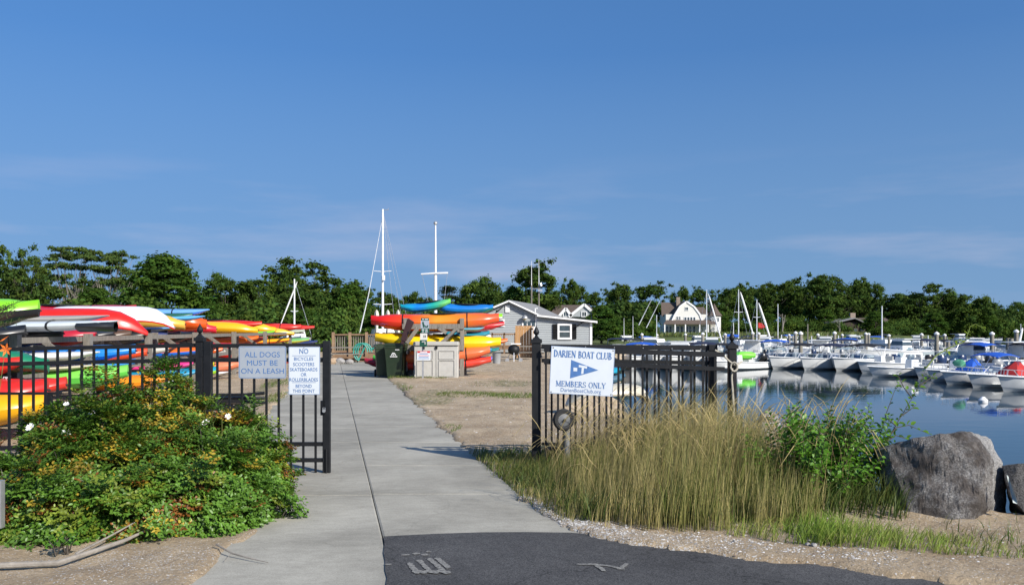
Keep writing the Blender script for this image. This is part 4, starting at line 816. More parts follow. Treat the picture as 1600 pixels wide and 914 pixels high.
def grill():
    x, y, _ = P(803, 550, 43); t = thing('kettle_grill', (x, y, 0), 'black kettle grill with a pale shelf beside the kayak rack', 'grill')
    b = MB(); b.lathe([(.05, .35), (.2, .40), (.28, .5), (.30, .6), (.27, .74), (.15, .84), (.03, .87)], (x, y, 0), 'z', 16); b.build('kettle', M['black'], t, smooth=True)
    b = MB()
    for a in (.5, 2.6, 4.7): b.tube([(x + .2 * math.cos(a), y + .2 * math.sin(a), .55), (x + .4 * math.cos(a), y + .4 * math.sin(a), .02)], .02, 6)
    b.build('leg', M['steel'], t)
    for s in (-1, 1): MB().lathe([(.1, -.03), (.1, .03)], (x + s * .33, y - .2, .1), 'y', 12).build('wheel', M['galv'], t)
    MB().box((x + .1, y - .1, .90), (.5, .3, .05)).build('shelf', M['white'], t)
grill()
b = MB(); x, y, _ = P(776, 556, 40); b.lathe([(.17, 0), (.2, .5), (.215, .52)], (x, y, 0), 'z', 14); b.solo('plastic_bucket', M['cowlg'], 'pale grey bucket under the yellow kayak tip', 'bucket', smooth=True)
# stones and coiled rope by the deck
for i, (px, py, s, lab) in enumerate(((521, 564, .32, 'tan stone at the path edge by the deck, leftmost of the pair'), (530, 562, .3, 'grey stone beside the tan stone at the deck'), (516, 556, .22, 'small stone behind the tan stone by the deck'), (546, 558, .2, 'small stone under the deck step'), (586, 553, .2, 'small stone at the right end of the deck skirt'))):
    bm = bmesh.new(); bmesh.ops.create_icosphere(bm, subdivisions=2, radius=s)
    for v in bm.verts: v.co *= 1 + R.uniform(-.12, .12); v.co.z *= .65
    me = bpy.data.meshes.new('stone'); bm.to_mesh(me); bm.free(); me.materials.append(M['stone'] if i != 0 else mat('tan_stone', (.36, .26, .17), .9))
    q = P(px, py, 40); tag(link('stone', me, None, (q.x, q.y, .12)), lab, 'rock', 'stones beside the deck')
teal = mat('teal_hose', (.03, .30, .24), .5)
b = MB(); q = P(570, 550, 41.5)
for i in range(3): b.tube([q + Vector((.34 * math.cos(a) - .1 * i, -.02 * i, .42 * math.sin(a))) for a in [j * .45 for j in range(9 + i)]], .03, 6)
b.tube([q + Vector((-.3, 0, -.4)), q + Vector((0, 0, .25)), q + Vector((.25, 0, .1)), q + Vector((.5, 0, .22))], .04, 6); b.solo('garden_hose', teal, 'teal hose looped over a stand in front of the deck railing', 'hose', smooth=True)

# ------------------------------------------------------------------ boats
def boat(L=6.4, B=2.4, fb=.85, style='bowrider', canopy=None, motor='cowlk', hull='gel', cover=None, rail=True, stripe=None, label='', group=None, windsh=True, seats=True, cuddy=False):
    """bow towards +x, origin at the waterline amidships"""
    t = thing('motor_boat' if style != 'skiff' else 'open_skiff', (0, 0, 0), label, 'boat', group)
    n = 13; xs = [i / (n - 1) for i in range(n)]
    def half(s): return B / 2 * ((.90 + .1 * min(s / .35, 1)) if s < .42 else max(0, 1 - ((s - .42) / .58) ** 2.4) ** .85)
    def shz(s): return fb * (.80 + .34 * s ** 1.7)
    X = lambda s, k=0: -L / 2 + L * s * (1 - .035 * k) + (0 if s < .7 else -(s - .7) ** 2 * k * L * .45)
    rings = []
    for s in xs:
        h = half(s); z = shz(s); ch = h * (.93 - .16 * s ** 2); cz = .06 + .22 * s ** 3.5; kz = -.32 + .22 * s ** 4
        rings.append([(X(s), h, z), (X(s, .25), h * .97, z - .16 * fb), (X(s, .6), ch * 1.03, cz + .05), (X(s, .7), ch * .92, cz - .02), (X(s, 1), 0, kz), (X(s, .7), -ch * .92, cz - .02), (X(s, .6), -ch * 1.03, cz + .05), (X(s, .25), -h * .97, z - .16 * fb), (X(s), -h, z)])
    hb = MB(); hb.loft(rings); hb.add(rings[0], [tuple(range(9))])
    if stripe:
        pass
    hb.build('hull', M[hull] if hull in M else hull, t, smooth=True)
    rub = MB(); top = [(X(s), half(s) + .015, shz(s) + .01) for s in xs] + [(X(s), -half(s) - .015, shz(s) + .01) for s in reversed(xs)][1:]
    rub.tube(top, .035, 5); rub.build('rub_rail', M['white'] if stripe is None else stripe, t, smooth=True)
    dk = MB(); s0 = .60 if style != 'skiff' else .82; iw = .20
    # side decks, foredeck, inner well
    for sg in (1, -1):
        a = [s for s in xs if s <= s0 + .01]
        o = [(X(s), sg * half(s), shz(s) + .012) for s in a]; i_ = [(X(s), sg * (half(s) - iw), shz(s) + .03) for s in a]; w = [(X(s), sg * (half(s) - iw - .02), .22) for s in a]
        dk.loft([o, i_, w])
    f = [s for s in xs if s >= s0 - .05]; dk.loft([[(X(s), half(s) * q, shz(s) + .012 + (.16 if cuddy else .07) * (1 - q * q)) for q in (1, .6, 0, -.6, -1)] for s in f])
    s1 = f[0]; dk.add([(X(s1), half(s1), shz(s1) + .01), (X(s1), -half(s1), shz(s1) + .01), (X(s1), -half(s1) + iw, .22), (X(s1), half(s1) - iw, .22)], [(0, 1, 2, 3)])
    dk.add([(X(0), B * .36, .24), (X(0), -B * .36, .24), (X(s0), -B * .36, .24), (X(s0), B * .36, .24)], [(0, 1, 2, 3)])
    dk.build('deck', M['gel'], t)
    zt = fb * .92
    if style in ('bowrider', 'cuddy'):
        if windsh:
            wb = MB(); wf = MB(); xw, xa = X(.62), X(.44); hw = B * .40; zb_, zh = shz(.6) + .04, shz(.6) + .48
            A = [Vector((xa, hw, zb_)), Vector((xw, hw * .55, zb_ + .04)), Vector((xw, -hw * .55, zb_ + .04)), Vector((xa, -hw, zb_))]
            U = [Vector((xa - .1, hw * .95, zh - .08)), Vector((xw - .38, hw * .5, zh)), Vector((xw - .38, -hw * .5, zh)), Vector((xa - .1, -hw * .95, zh - .08))]
            for i in range(3):
                g = MB(); g.add([A[i], A[i + 1], U[i + 1], U[i]], [(0, 1, 2, 3)]); g.build('windscreen_panel', M['screen'], t, fixn=False)
            wf.tube(U, .025, 5)
            for p, q in zip(A, U): wf.tube([p, q], .022, 5)
            wf.build('windscreen_frame', M['alum'], t)
        if seats:
            for y in (-.5, .5): MB().box((X(.36), y * B * .42, .62), (.5, .5, .35)).box((X(.36) - .25, y * B * .42, .95), (.14, .5, .6), (0, -.15, 0)).build('seat', M['gelin'], t, bevel=.03)
        if cuddy:
            c = MB(); c.box((X(.50), 0, shz(.5) + .75), (L * .18, B * .62, 1.3), top=.8); c.build('cabin', M['gel'], t, bevel=.04)
            g = MB(); g.box((X(.50) + .03, 0, shz(.5) + .95), (L * .165, B * .59, .5), top=.86); g.build('cabin_window', M['glass'], t)
            h_ = MB(); h_.box((X(.42), 0, shz(.5) + 1.46), (L * .30, B * .66, .08)); h_.build('hardtop', M['gel'], t, bevel=.03)
    else:
        c = MB(); c.box((X(.46), 0, .75), (.6, .62, 1.05), top=.82); c.build('console', M['gel'], t, bevel=.03)
        if seats: MB().box((X(.30), 0, .55), (.45, .9, .6)).box((X(.30) - .2, 0, 1.0), (.1, .9, .45)).build('seat', M['gelin'], t, bevel=.03)
        if windsh:
            g = MB(); g.add([(X(.46) + .2, -.3, 1.25), (X(.46) + .2, .3, 1.25), (X(.46) + .0, .26, 1.65), (X(.46) + .0, -.26, 1.65)], [(0, 1, 2, 3)]); g.build('windscreen_panel', M['screen'], t, fixn=False)
    if canopy:
        ht = canopy.endswith('_hard'); cm_ = canopy.replace('_hard', ''); zc = fb + (1.08 if not ht else 1.3); x0, x1 = X(.30), X(.54); hw = B * .42
        cb = MB(); rg = []
        for i in range(6):
            u = i / 5; x = x0 + (x1 - x0) * u; zz = zc + .10 * math.sin(u * math.pi) - (.06 if u in (0, 1) else 0)
            rg.append([(x, hw * q, zz + .16 * (1 - q * q) * (0.3 if ht else 1)) for q in (-1, -.6, 0, .6, 1)] + [(x, hw * q, zz + .16 * (1 - q * q) * (.3 if ht else 1) - (.07 if ht else .04)) for q in (1, .6, 0, -.6, -1)])
        cb.loft(rg, close=True, cap=True); cb.build('canopy', M[cm_], t, smooth=True)
        fr = MB(); b0 = X(.40)
        for sg in (-1, 1):
            if ht:
                for xx in (x0 + .25, x1 - .3): fr.tube([(xx, sg * hw * .8, zc), (xx + .05, sg * hw * .62, .9), (xx, sg * hw * .6, .25)], .028, 5)
            else:
                for xx in (x0 + .05, (x0 + x1) / 2, x1 - .05): fr.tube([(xx, sg * hw * .98, zc + .0), (b0, sg * (B / 2 - .1), fb)], .017, 5)
        fr.tube([(x0 + .1, -hw * .8, zc + .02), (x0 + .1, hw * .8, zc + .02)], .02, 5); fr.tube([(b0 if not ht else x0 + .25, -(B / 2 - .1) if not ht else -hw * .7, fb if not ht else .8), (b0 if not ht else x0 + .25, (B / 2 - .1) if not ht else hw * .7, fb if not ht else .8)], .015, 4); fr.build('canopy_frame', M['steel'], t)
    if rail:
        rb = MB(); ss = [.66, .74, .82, .90, .97]; pts = [Vector((X(s) - .05, half(s) * .9, shz(s) + .32 + .08 * s)) for s in ss] + [Vector((X(1) + .0, 0, shz(1) + .4))] + [Vector((X(s) - .05, -half(s) * .9, shz(s) + .32 + .08 * s)) for s in reversed(ss)]
        rb.tube([Vector((X(.6), half(.6) * .9, shz(.6) + .03))] + pts + [Vector((X(.6), -half(.6) * .9, shz(.6) + .03))], .014, 5)
        for s in (.74, .86, .95):
            for sg in (-1, 1): rb.tube([(X(s) - .05, sg * half(s) * .9, shz(s) + .36 + .08 * s - .04), (X(s), sg * half(s) * .92, shz(s))], .012, 5)
        rb.build('bow_rail', M['steel'], t)
    if motor:
        m_ = MB(); x = X(0) - .25; rr = [(.02, .62), (.20, .60), (.25, .45), (.25, .2), (.21, 0), (.14, -.05)]
        m_.loft([[(x - .08 + r * 1.35 * math.cos(a), r * .85 * math.sin(a), .72 + z) for a in [2 * math.pi * i / 12 for i in range(12)]] for r, z in rr], close=True, cap=True); cw = m_.build('outboard_cowl', M[motor], t, smooth=True)
        l = MB(); l.box((x - .06, 0, .35), (.26, .14, .75)).box((x + .15, 0, .62), (.2, .35, .3)); l.box((x - .06, 0, -.1), (.3, .06, .5)); l.build('outboard_leg', M['black'] if motor != 'cowlg' else M['cowlg'], t)
    if cover:
        c = MB(); x0, x1 = (X(.39), X(.57)); pk = fb + (.80 if cover in ('bluec', 'redc') else .45)
        base = [(x0, half(.3) * .75, fb * .95), (X(.47), half(.47) * .62, fb * .95), (x1, half(.64) * .7, fb), (x1 + .2, 0, fb * 1.02), (x1, -half(.64) * .7, fb), (X(.47), -half(.47) * .62, fb * .95), (x0, -half(.3) * .75, fb * .95), (x0 - .15, 0, fb * .95)]
        mid = [(X(.47) + (a - X(.47)) * .55, b * .6, z + (pk - z) * (.52 + .06 * (i % 2))) for i, (a, b, z) in enumerate(base)]; tp = [(X(.45) + (a - X(.47)) * .14, b * .16, pk + .03 * (i % 2)) for i, (a, b, z) in enumerate(base)]
        c.loft([base, mid, tp], close=True); c.add(tp, [tuple(range(8))]); c.build('cover', M[cover], t, smooth=False)
    return t
PI = math.pi
def place(t, px, py, heading, tilt=0, label=None):
    """waterline centre at the pixel; heading in degrees, 0 = bow to +x, -90 = bow to the camera"""
    p = G(px, py, WZ); t.location = p; t.scale = (1, 1, .76); t.rotation_euler = (0, math.radians(tilt), math.radians(heading)); return t
FR = 'front row of moored boats'
# front row, left to right (bows towards the camera)
rows = [
 (dict(L=6.0, B=2.3, fb=.75, style='skiff', motor='cowlk', canopy=None, cover=None), 1148, 577, -141, 'white skiff just right of the fence end post, half hidden behind it'),
 (dict(L=6.2, B=2.4, fb=.82, style='skiff', motor='cowlg', cover='navy'), 1201, 573, -141, 'white open boat with a navy console cover, left end of the clear front row'),
 (dict(L=6.8, B=2.5, fb=.98, style='bowrider', canopy='blackc', motor='cowlk'), 1246, 574.5, -141, 'white bow-rail runabout with a black folded canopy, second in the front row'),
 (dict(L=6.8, B=2.5, fb=.98, style='bowrider', canopy='navy', motor='cowlb'), 1295, 576.5, -141, 'white runabout with large dark windscreen in the middle of the front row'),
 (dict(L=7.0, B=2.55, fb=1.0, style='bowrider', canopy='blackc', motor='cowlg'), 1345, 577.5, -141, 'largest white runabout with a black canopy at the right end of the clear front row'),
 (dict(L=4.8, B=1.9, fb=.75, style='skiff', motor=None, hull='navy', rail=False, windsh=False), 1372, 579, -140, 'small dark-hulled boat tucked beside the largest white runabout'),
 (dict(L=6.2, B=2.2, fb=.85, style='skiff', motor='cowlb', rail=False), 1403, 582, -163, 'pale blue skiff pointing left with a big blue outboard'),
 (dict(L=5.6, B=2.1, fb=.7, style='skiff', motor='cowlb', rail=False), 1420, 588, -165, 'low white skiff in front of the pale blue skiff'),
]
for kw, px, py, hd, lb in rows: place(boat(label=lb, group=FR, **kw), px, py, hd)
rows = [
 (dict(L=5.4, B=2.0, fb=.72, style='skiff', motor='cowlg', canopy=None), 1490, 590, -165, 'white skiff at the left of the right-hand raft with white outboard and green net'),
 (dict(L=5.4, B=2.0, fb=.72, style='skiff', cover='bluec', motor='cowlk'), 1514, 595, -165, 'white skiff with a bright blue tented cover'),
 (dict(L=5.6, B=2.1, fb=.74, style='bowrider', canopy='bluec', motor='cowlk'), 1543, 599.5, -165, 'white runabout under a bright blue bimini top'),
 (dict(L=5.4, B=2.0, fb=.74, style='skiff', cover='redc', motor='cowlg'), 1582, 604, -163, 'white skiff with a red tented cover'),
 (dict(L=5.8, B=2.1, fb=.8, style='skiff', motor='cowlk', cover='navy'), 1634, 610, -160, 'nearest white skiff cut by the right edge of the frame'),
]
for kw, px, py, hd, lb in rows: place(boat(label=lb, group='raft of skiffs at the right', **kw), px, py, hd)
# lime green inflatable bow cover on the first boat
b = MB(); q = P(1163, 555, 60)
b.loft([[q + Vector((x, .5 * math.cos(a) * s, .33 * math.sin(a) * s)) for a in [2 * PI * i / 10 for i in range(10)]] for x, s in ((-.75, .5), (-.6, .75), (-.1, .8), (.45, .75), (.72, .5))], close=True, cap=True); b.solo('lime_fender_bag', M['lime'], 'lime green padded bag on the bow of the skiff beside the end post', 'bag', smooth=True)
# rows behind
canos = ['navy', None, 'white_hard', None, 'blackc', 'gel_hard', 'bluec', None, 'tanc']; mots = ['cowlk', 'cowlb', 'cowlg', 'cowlk']
cw_ = {'navy': 'a navy canopy', 'blackc': 'a black canopy', 'white_hard': 'a white T-top', 'gel_hard': 'a pale T-top', None: 'no canopy', 'bluec': 'a bright blue canopy', 'tanc': 'a tan canopy'}
_cache = {}
def row(pxs, py0, py1, hd, gname, where, seed):
    r = random.Random(seed)
    for i, px in enumerate(pxs):
        cn = canos[(i * 4 + seed) % 9]; st = ('bowrider', 'skiff', 'cuddy')[(i + seed) % 3]; mt = mots[(i + seed * 3) % 4]; key = (cn, st, mt)
        if key in _cache: t = copy_tree(_cache[key])
        else: t = boat(L=r.uniform(6.2, 7.4), B=r.uniform(2.35, 2.7), fb=r.uniform(.9, 1.15), style=st if st != 'cuddy' else 'bowrider', cuddy=st == 'cuddy', canopy=cn if st != 'cuddy' else None, motor=mt, windsh=True); _cache[key] = t
        kind = {'bowrider': 'runabout', 'skiff': 'centre-console boat', 'cuddy': 'cabin boat'}[st]; cwd = cw_[cn] if st != 'cuddy' else 'a hardtop'
        t['label'] = '%s with %s, %s %s' % (kind, cwd, ORD[i], where); t['group'] = gname
        u = i / max(1, len(pxs) - 1); place(t, px, py0 + (py1 - py0) * u, hd + r.uniform(-4, 4))
ORD = 'first second third fourth fifth sixth seventh eighth ninth tenth eleventh twelfth thirteenth fourteenth fifteenth sixteenth seventeenth eighteenth'.split()
row([1376, 1408, 1440, 1470, 1508], 561, 559, -160, 'second row of boats, bows to the left', 'in second row behind right docks', 1)
row([1178, 1213, 1247, 1283, 1320], 562, 562, 62, 'boats backed up to the front row', 'just behind clear front row', 2)
row([1163, 1194, 1226, 1258, 1290, 1322, 1352], 553, 551, -118, 'third row of boats', 'in third row beyond pilings', 4)
row([1138, 1170, 1204, 1238, 1270, 1302, 1336, 1368, 1400, 1434, 1468, 1502], 545.5, 544.5, -115, 'fourth row of boats', 'in far row among pilings', 5)
row([1150, 1190, 1235, 1280, 1330, 1385, 1440, 1500, 1545], 539, 537.5, -70, 'farthest row of boats', 'in farthest row before marsh', 7)
row([1466, 1492, 1518, 1544, 1570, 1596, 1622], 575, 579, 17, 'outboard boats behind the right-hand raft', 'backed behind right-hand skiffs', 3)
row([1530, 1562, 1596], 566, 567, -165, 'boats beyond the far right pilings', 'by far right pilings', 8)
row([1000, 1032, 1064, 1098, 1126], 574, 576, -112, 'boats seen through the fence pickets', 'seen through the fence', 6)
row([966, 990, 1016, 1046, 1080, 1112], 556, 556, -100, 'boats beside the clubhouse', 'right of the clubhouse', 9)
row([978, 1010, 1046, 1090], 546, 545, -80, 'boats farther behind the fence', 'before the white house', 11)

# floating docks and finger piers (between the rows)
def dock(a, b, w, label):
    a, b = Vector(a), Vector(b); t = thing('floating_dock', (a + b) / 2 , label, 'dock', 'floating docks'); d = (b - a); L = d.length; d.normalize(); s = Vector((-d.y, d.x, 0)); n = max(2, int(L / 1.2)); me = None
    ang = math.atan2(d.y, d.x); me = MB().box((0, 0, 0), (1.16, w, .05)).mesh('deck_board', M['wood'])
    for i in range(min(n, 40)): link('deck_board', me, t, a + d * (L * (i + .5) / min(n, 40)) + Vector((0, 0, WZ + .42)), (0, 0, ang), (L / min(n, 40) / 1.2, 1, 1))
    f = MB(); f.bar(a + s * (w / 2 + .02) + Vector((0, 0, WZ + .25)), b + s * (w / 2 + .02) + Vector((0, 0, WZ + .25)), .3, .08).bar(a - s * (w / 2 + .02) + Vector((0, 0, WZ + .25)), b - s * (w / 2 + .02) + Vector((0, 0, WZ + .25)), .3, .08); f.build('float', M['pile'], t)
def wp(px, py): return G(px, py, WZ)
dock(wp(1158, 567), wp(1368, 569), 1.6, 'floating dock just behind the clear front row')
dock(wp(1130, 549), wp(1520, 548), 1.8, 'long floating dock among the pilings')
dock(wp(1440, 576), wp(1640, 590), 1.5, 'floating dock between the two rafts of skiffs at right')
dock(wp(960, 562), wp(1130, 564), 1.5, 'floating dock behind the fence, right of the clubhouse')
def piling(px, top, w, label, cap=True, Y=None):
    Y = Y or .30 * F / w; x = (px - CX) * Y / F; zt = H - (top - HY) * Y / F
    t = thing('mooring_piling', (x, Y, WZ), label, 'piling', 'mooring pilings')
    b = MB(); b.lathe([(.17, -2.5), (.165, 0), (.15, zt - .1 - 0)], (x, Y, 0), 'z', 10); b.build('post', M['pile'], t, smooth=True)
    if cap: c = MB(); c.lathe([(.19, zt - .12), (.19, zt), (.02, zt + .12)], (x, Y, 0), 'z', 10); c.build('cap', M['white'], t)
pil = [(1003, 522, 4), (1027, 523, 3), (1071, 522, 4), (1098, 521, 4.6), (1133, 522, 4), (1176, 520, 4.5), (1185.5, 520.5, 4.2), (1233, 523, 3.6), (1243, 519.5, 5), (1251, 520, 6), (1278, 522.5, 4), (1304, 519.5, 5), (1316, 523, 3.6), (1353, 521, 4.6), (1357.5, 521.5, 3.8), (1389, 523.5, 4), (1440, 522, 4.2), (1463.5, 520.5, 6), (1476, 523, 4.2), (1550, 520.5, 6), (1588, 517, 6)]
posn = ['right of the clubhouse, before the tall masts', 'thin one left of the white house', 'in front of the white house porch', 'by the right half of the white house', 'right of the white house', 'left one of the pair beside the fallen jib mast', 'right one of the pair beside the fallen jib mast', 'short thin one left of the thick pair', 'left one of the thick pair above the front row', 'thickest of the pair above the front row', 'between the thick pair and the dark house', 'above the third runabout of the front row', 'short one left of the dark house', 'left one of the close pair below the dark house', 'right one of the close pair below the dark house', 'just right of the tall lone mast', 'below the tall rounded tree', 'thick one above the blue outboard skiff', 'just right of the thick one above the skiff', 'thick one above the blue bimini', 'thick one nearest the right edge']
for (px, top, w), pn in zip(pil, posn): piling(px, top, w, 'white-capped timber piling, ' + pn)
piling(1481.5, 530, 5.5, 'uncapped dark timber piling left of the blue bimini', False); piling(1575, 526, 6, 'uncapped dark piling, left of the leaning pair at right', False); piling(1580, 526.5, 6.5, 'uncapped pale piling, right of the pair at right', False)
for i, (px, top) in enumerate(((1146, 522), (1200, 522), (1215, 524), (1221, 523), (1239, 524), (1262, 506), (1268, 525), (1293, 522), (1299, 524), (1310, 524), (1330, 526), (1339, 527), (1450, 524), (1505, 525), (1520, 526))):
    Y = 118; b = MB(); p = P(px, top, Y); b.lathe([(.09, WZ - .5), (.08, p.z)], (p.x, p.y, 0), 'z', 6); b.solo('slender_dock_post', M['pile'] if i % 3 else M['alum'], 'slender post, %s from the left among the far docks' % (ORD[i]), 'post', 'slender posts among the far docks', smooth=True)

# sailing boats' masts
def sailboat(px, top, base, Y, label, jr=1.0, jib=None, spread=0, boom=None, r=.065, rig=True, hull_w=7.5, flag=None, wz=WZ, heading=-70):
    x = (px - CX) * Y / F; z = lambda py: H - (py - HY) * Y / F
    t = thing('sailing_boat', (x, Y, wz), label, 'sailboat', 'sailing boats')
    L = hull_w; Rm = Matrix.Translation((x, Y, wz)) @ Matrix.Rotation(math.radians(heading), 4, 'Z')
    h = MB(); xs = [i / 10 for i in range(11)]; rg = []
    for s in xs:
        w = 1.15 * math.sin(min(1, .25 + s * 1.1 if s < .5 else (1 - s) * 1.9) * PI / 2) if s < 1 else .02; zz = .9 + .25 * abs(s - .4) ; rg.append([(-L / 2 + L * s, w * q, (zz if abs(q) == 1 else zz * .25 if abs(q) > .5 else -.3)) for q in (1, .8, 0, -.8, -1)])
    h.loft(rg); h.loft([[(-L / 2 + L * s, (abs(r_[0][1]) * q), r_[0][2] + .08 * (1 - q * q)) for q in (1, 0, -1)] for s, r_ in zip(xs, rg)]); h.xform(Rm); h.build('hull', M['gel'], t, smooth=True)
    c = MB(); c.box((0, 0, 1.2), (2.6, 1.3, .5), top=.85).xform(Rm); c.build('cabin', M['gel'], t)
    m = MB(); m.tube([(x, Y, wz + .8), (x, Y, z(top))], [r, r * .7], 8); m.build('mast', M['alum'], t, smooth=True)
    if spread:
        s = MB(); 
        for py, w in spread: s.tube([(x - w, Y, z(py) + .05), (x, Y, z(py)), (x + w, Y, z(py) + .05)], .03, 5)
        s.build('spreader', M['alum'], t)
    if jib:
        j = MB(); p, q = Vector((x + .2, Y, z(jib[0]))), P(jib[1], jib[2], Y); j.tube([p, p.lerp(q, .1), p.lerp(q, .5), q], [.03 * jr, .10 * jr, .13 * jr, .07 * jr], 6); j.build('furled_jib', M['white'], t, smooth=True)
    if boom: b = MB(); b.tube([(x, Y, z(boom[1])), ((boom[0] - CX) * Y / F, Y, z(boom[1]) + .05)], .16, 7); b.build('boom', M[boom[2]], t, smooth=True)
    if rig:
        s = MB(); 
        for d in rig if isinstance(rig, (list, tuple)) else ((-1.2), (1.2)): s.tube([(x, Y, z(top) - .1), (x + d, Y, wz + 1)], .012, 4)
        s.build('stay', M['steel'], t)
    if flag: f = MB(); p = P(*flag, Y); f.prism([p, p + Vector((.5, .1, -.1)), p + Vector((.9, 0, -.5)), p + Vector((.4, .1, -.7)), p + Vector((0, 0, -.6))], (0, .03, 0)); f.build('flag', M['redc'], t)
    return t
sailboat(1104, 453, 530, 100, 'sailboat mast in front of the white house turret with a white furled jib', jr=.8, jib=(459, 1131, 545))
sailboat(1154, 452, 526, 100, 'tallest mast right of the white house, with a furled jib and blue boom cover', jib=(456, 1176, 520), spread=((488, .5),), boom=(1136, 525, 'bluec'))
sailboat(1182.5, 468, 530, 100, 'mast flying a small red flag with a slanting furled jib', jib=(473, 1205, 533), flag=(1185, 504), spread=((496, .4),))
sailboat(1215.5, 475, 527, 120, 'bare thin mast between the flagged mast and the thick pilings', rig=False, r=.07)
sailboat(1378, 478, 533, 110, 'tall lone mast in front of the long dark roof', rig=False, r=.1)
sailboat(1026, 492, 530, 120, 'short mast left of the white house', rig=False, r=.06)
sailboat(1146, 504, 530, 110, 'short mast with radar bracket left of the tall masts', rig=False, r=.06)
sailboat(1595, 506, 560, 95, 'small sailing boat with a slanting mast at the right edge', rig=False, jib=(512, 1590, 545), r=.04)
# outrigger poles by the clubhouse
b = MB()
for a, q in (((1031, 470), (1010, 512)), ((1018, 468), (998, 508)), ((960, 505), (960, 525)), ((975, 497), (975, 530)), ((989, 494), (989, 530))):
    p, s = P(*a, 95), P(*q, 95)
    MB().tube([p, s], [.02, .05], 5).solo('outrigger_pole', M['alum'], 'thin pale outrigger pole at column %s of the boats beside the clubhouse' % {1031: 'five', 1018: 'four', 960: 'one', 975: 'two', 989: 'three'}[a[0]], 'pole', 'outrigger poles beside the clubhouse', smooth=True)
# masts behind the kayak rack (boats stored ashore behind the deck)
sailboat(598, 327, 540, 62, 'tall white mast with two spreaders left of the flagpole', spread=((424.5, .62), (476, .65)), rig=(1.55, .95, 2.0), r=.095, wz=.2)
b = MB(); b.tube([P(599, 332, 62), P(576, 460, 62), P(562, 520, 62)], [.015, .03, .05], 6); b.solo('furled_forestay', M['alum'], 'long slanting furled forestay left of the tall white mast', 'forestay', smooth=True)
b = MB(); b.box(P(599.5, 434, 61.8), (.18, .15, .35)); b.solo('radar_reflector', M['white'], 'small white box halfway up the tall white mast', 'mast fitting')
b = MB(); p = P(600, 328, 62); b.tube([p, p + Vector((.3, 0, .0)), p + Vector((.32, 0, .12))], .03, 5); b.solo('wind_vane', M['steel'], 'small wind vane at the head of the tall white mast', 'wind vane')
def flagpole():
    Y = 55; t = thing('flagpole', (P(680, 500, Y).x, Y, 0), 'white flagpole with a crossed yard behind the kayak rack', 'flagpole'); p, q = P(680.5, 560, Y), P(680.5, 352, Y); p.z = 0
    b = MB(); b.tube([p, p.lerp(q, .62)], [.115, .095], 10).tube([p.lerp(q, .62), q], [.07, .045], 10); b.build('pole', M['white'], t, smooth=True)
    b = MB(); b.tube([P(658, 428.5, Y), P(680, 427, Y - .15), P(700, 426.5, Y)], .055, 6); b.build('yard', M['white'], t, smooth=True)
    b = MB(); b.lathe([(.02, 0), (.12, .08), (.12, .18), (.02, .26)], q, 'z', 8); b.build('truck', M['galv'], t, smooth=True)
    b = MB(); b.tube([P(659, 428, Y), P(672, 485, Y)], .012, 4).tube([P(699, 427, Y), P(693, 480, Y)], .012, 4); b.build('halyard', M['steel'], t)
flagpole()
sailboat(460, 436, 512, 60, 'small mast with a slanting furled jib behind the left kayak racks', jr=.42, jib=(440, 438, 508), spread=((487, .25),), rig=(1.2,), r=.07, wz=.1)
# bobbing white float
b = MB(); b.lathe([(.02, -.1), (.16, -.02), (.17, .08), (.05, .2)], wp(1536, 628), 'z', 10); b.solo('mooring_float', M['white'], 'small white float drifting on the open water', 'buoy', smooth=True)

# green net and dark cowls heaped in the skiffs
b = MB(); q = P(1500, 560, 43); b.loft([[q + Vector((r * math.cos(a) * (1 + .25 * math.sin(3 * a)), r * math.sin(a), z * (1 + .4 * math.sin(2 * a)))) for a in [2 * PI * i / 10 for i in range(10)]] for r, z in ((.30, -.34), (.25, -.2), (.14, -.1), (.03, -.06))], close=True, cap=True); b.solo('net_heap', mat('green_net', (.08, .30, .18), .8, bump=.5, bscale=30), 'heap of green netting on the skiff left of the blue cover', 'net', smooth=True)

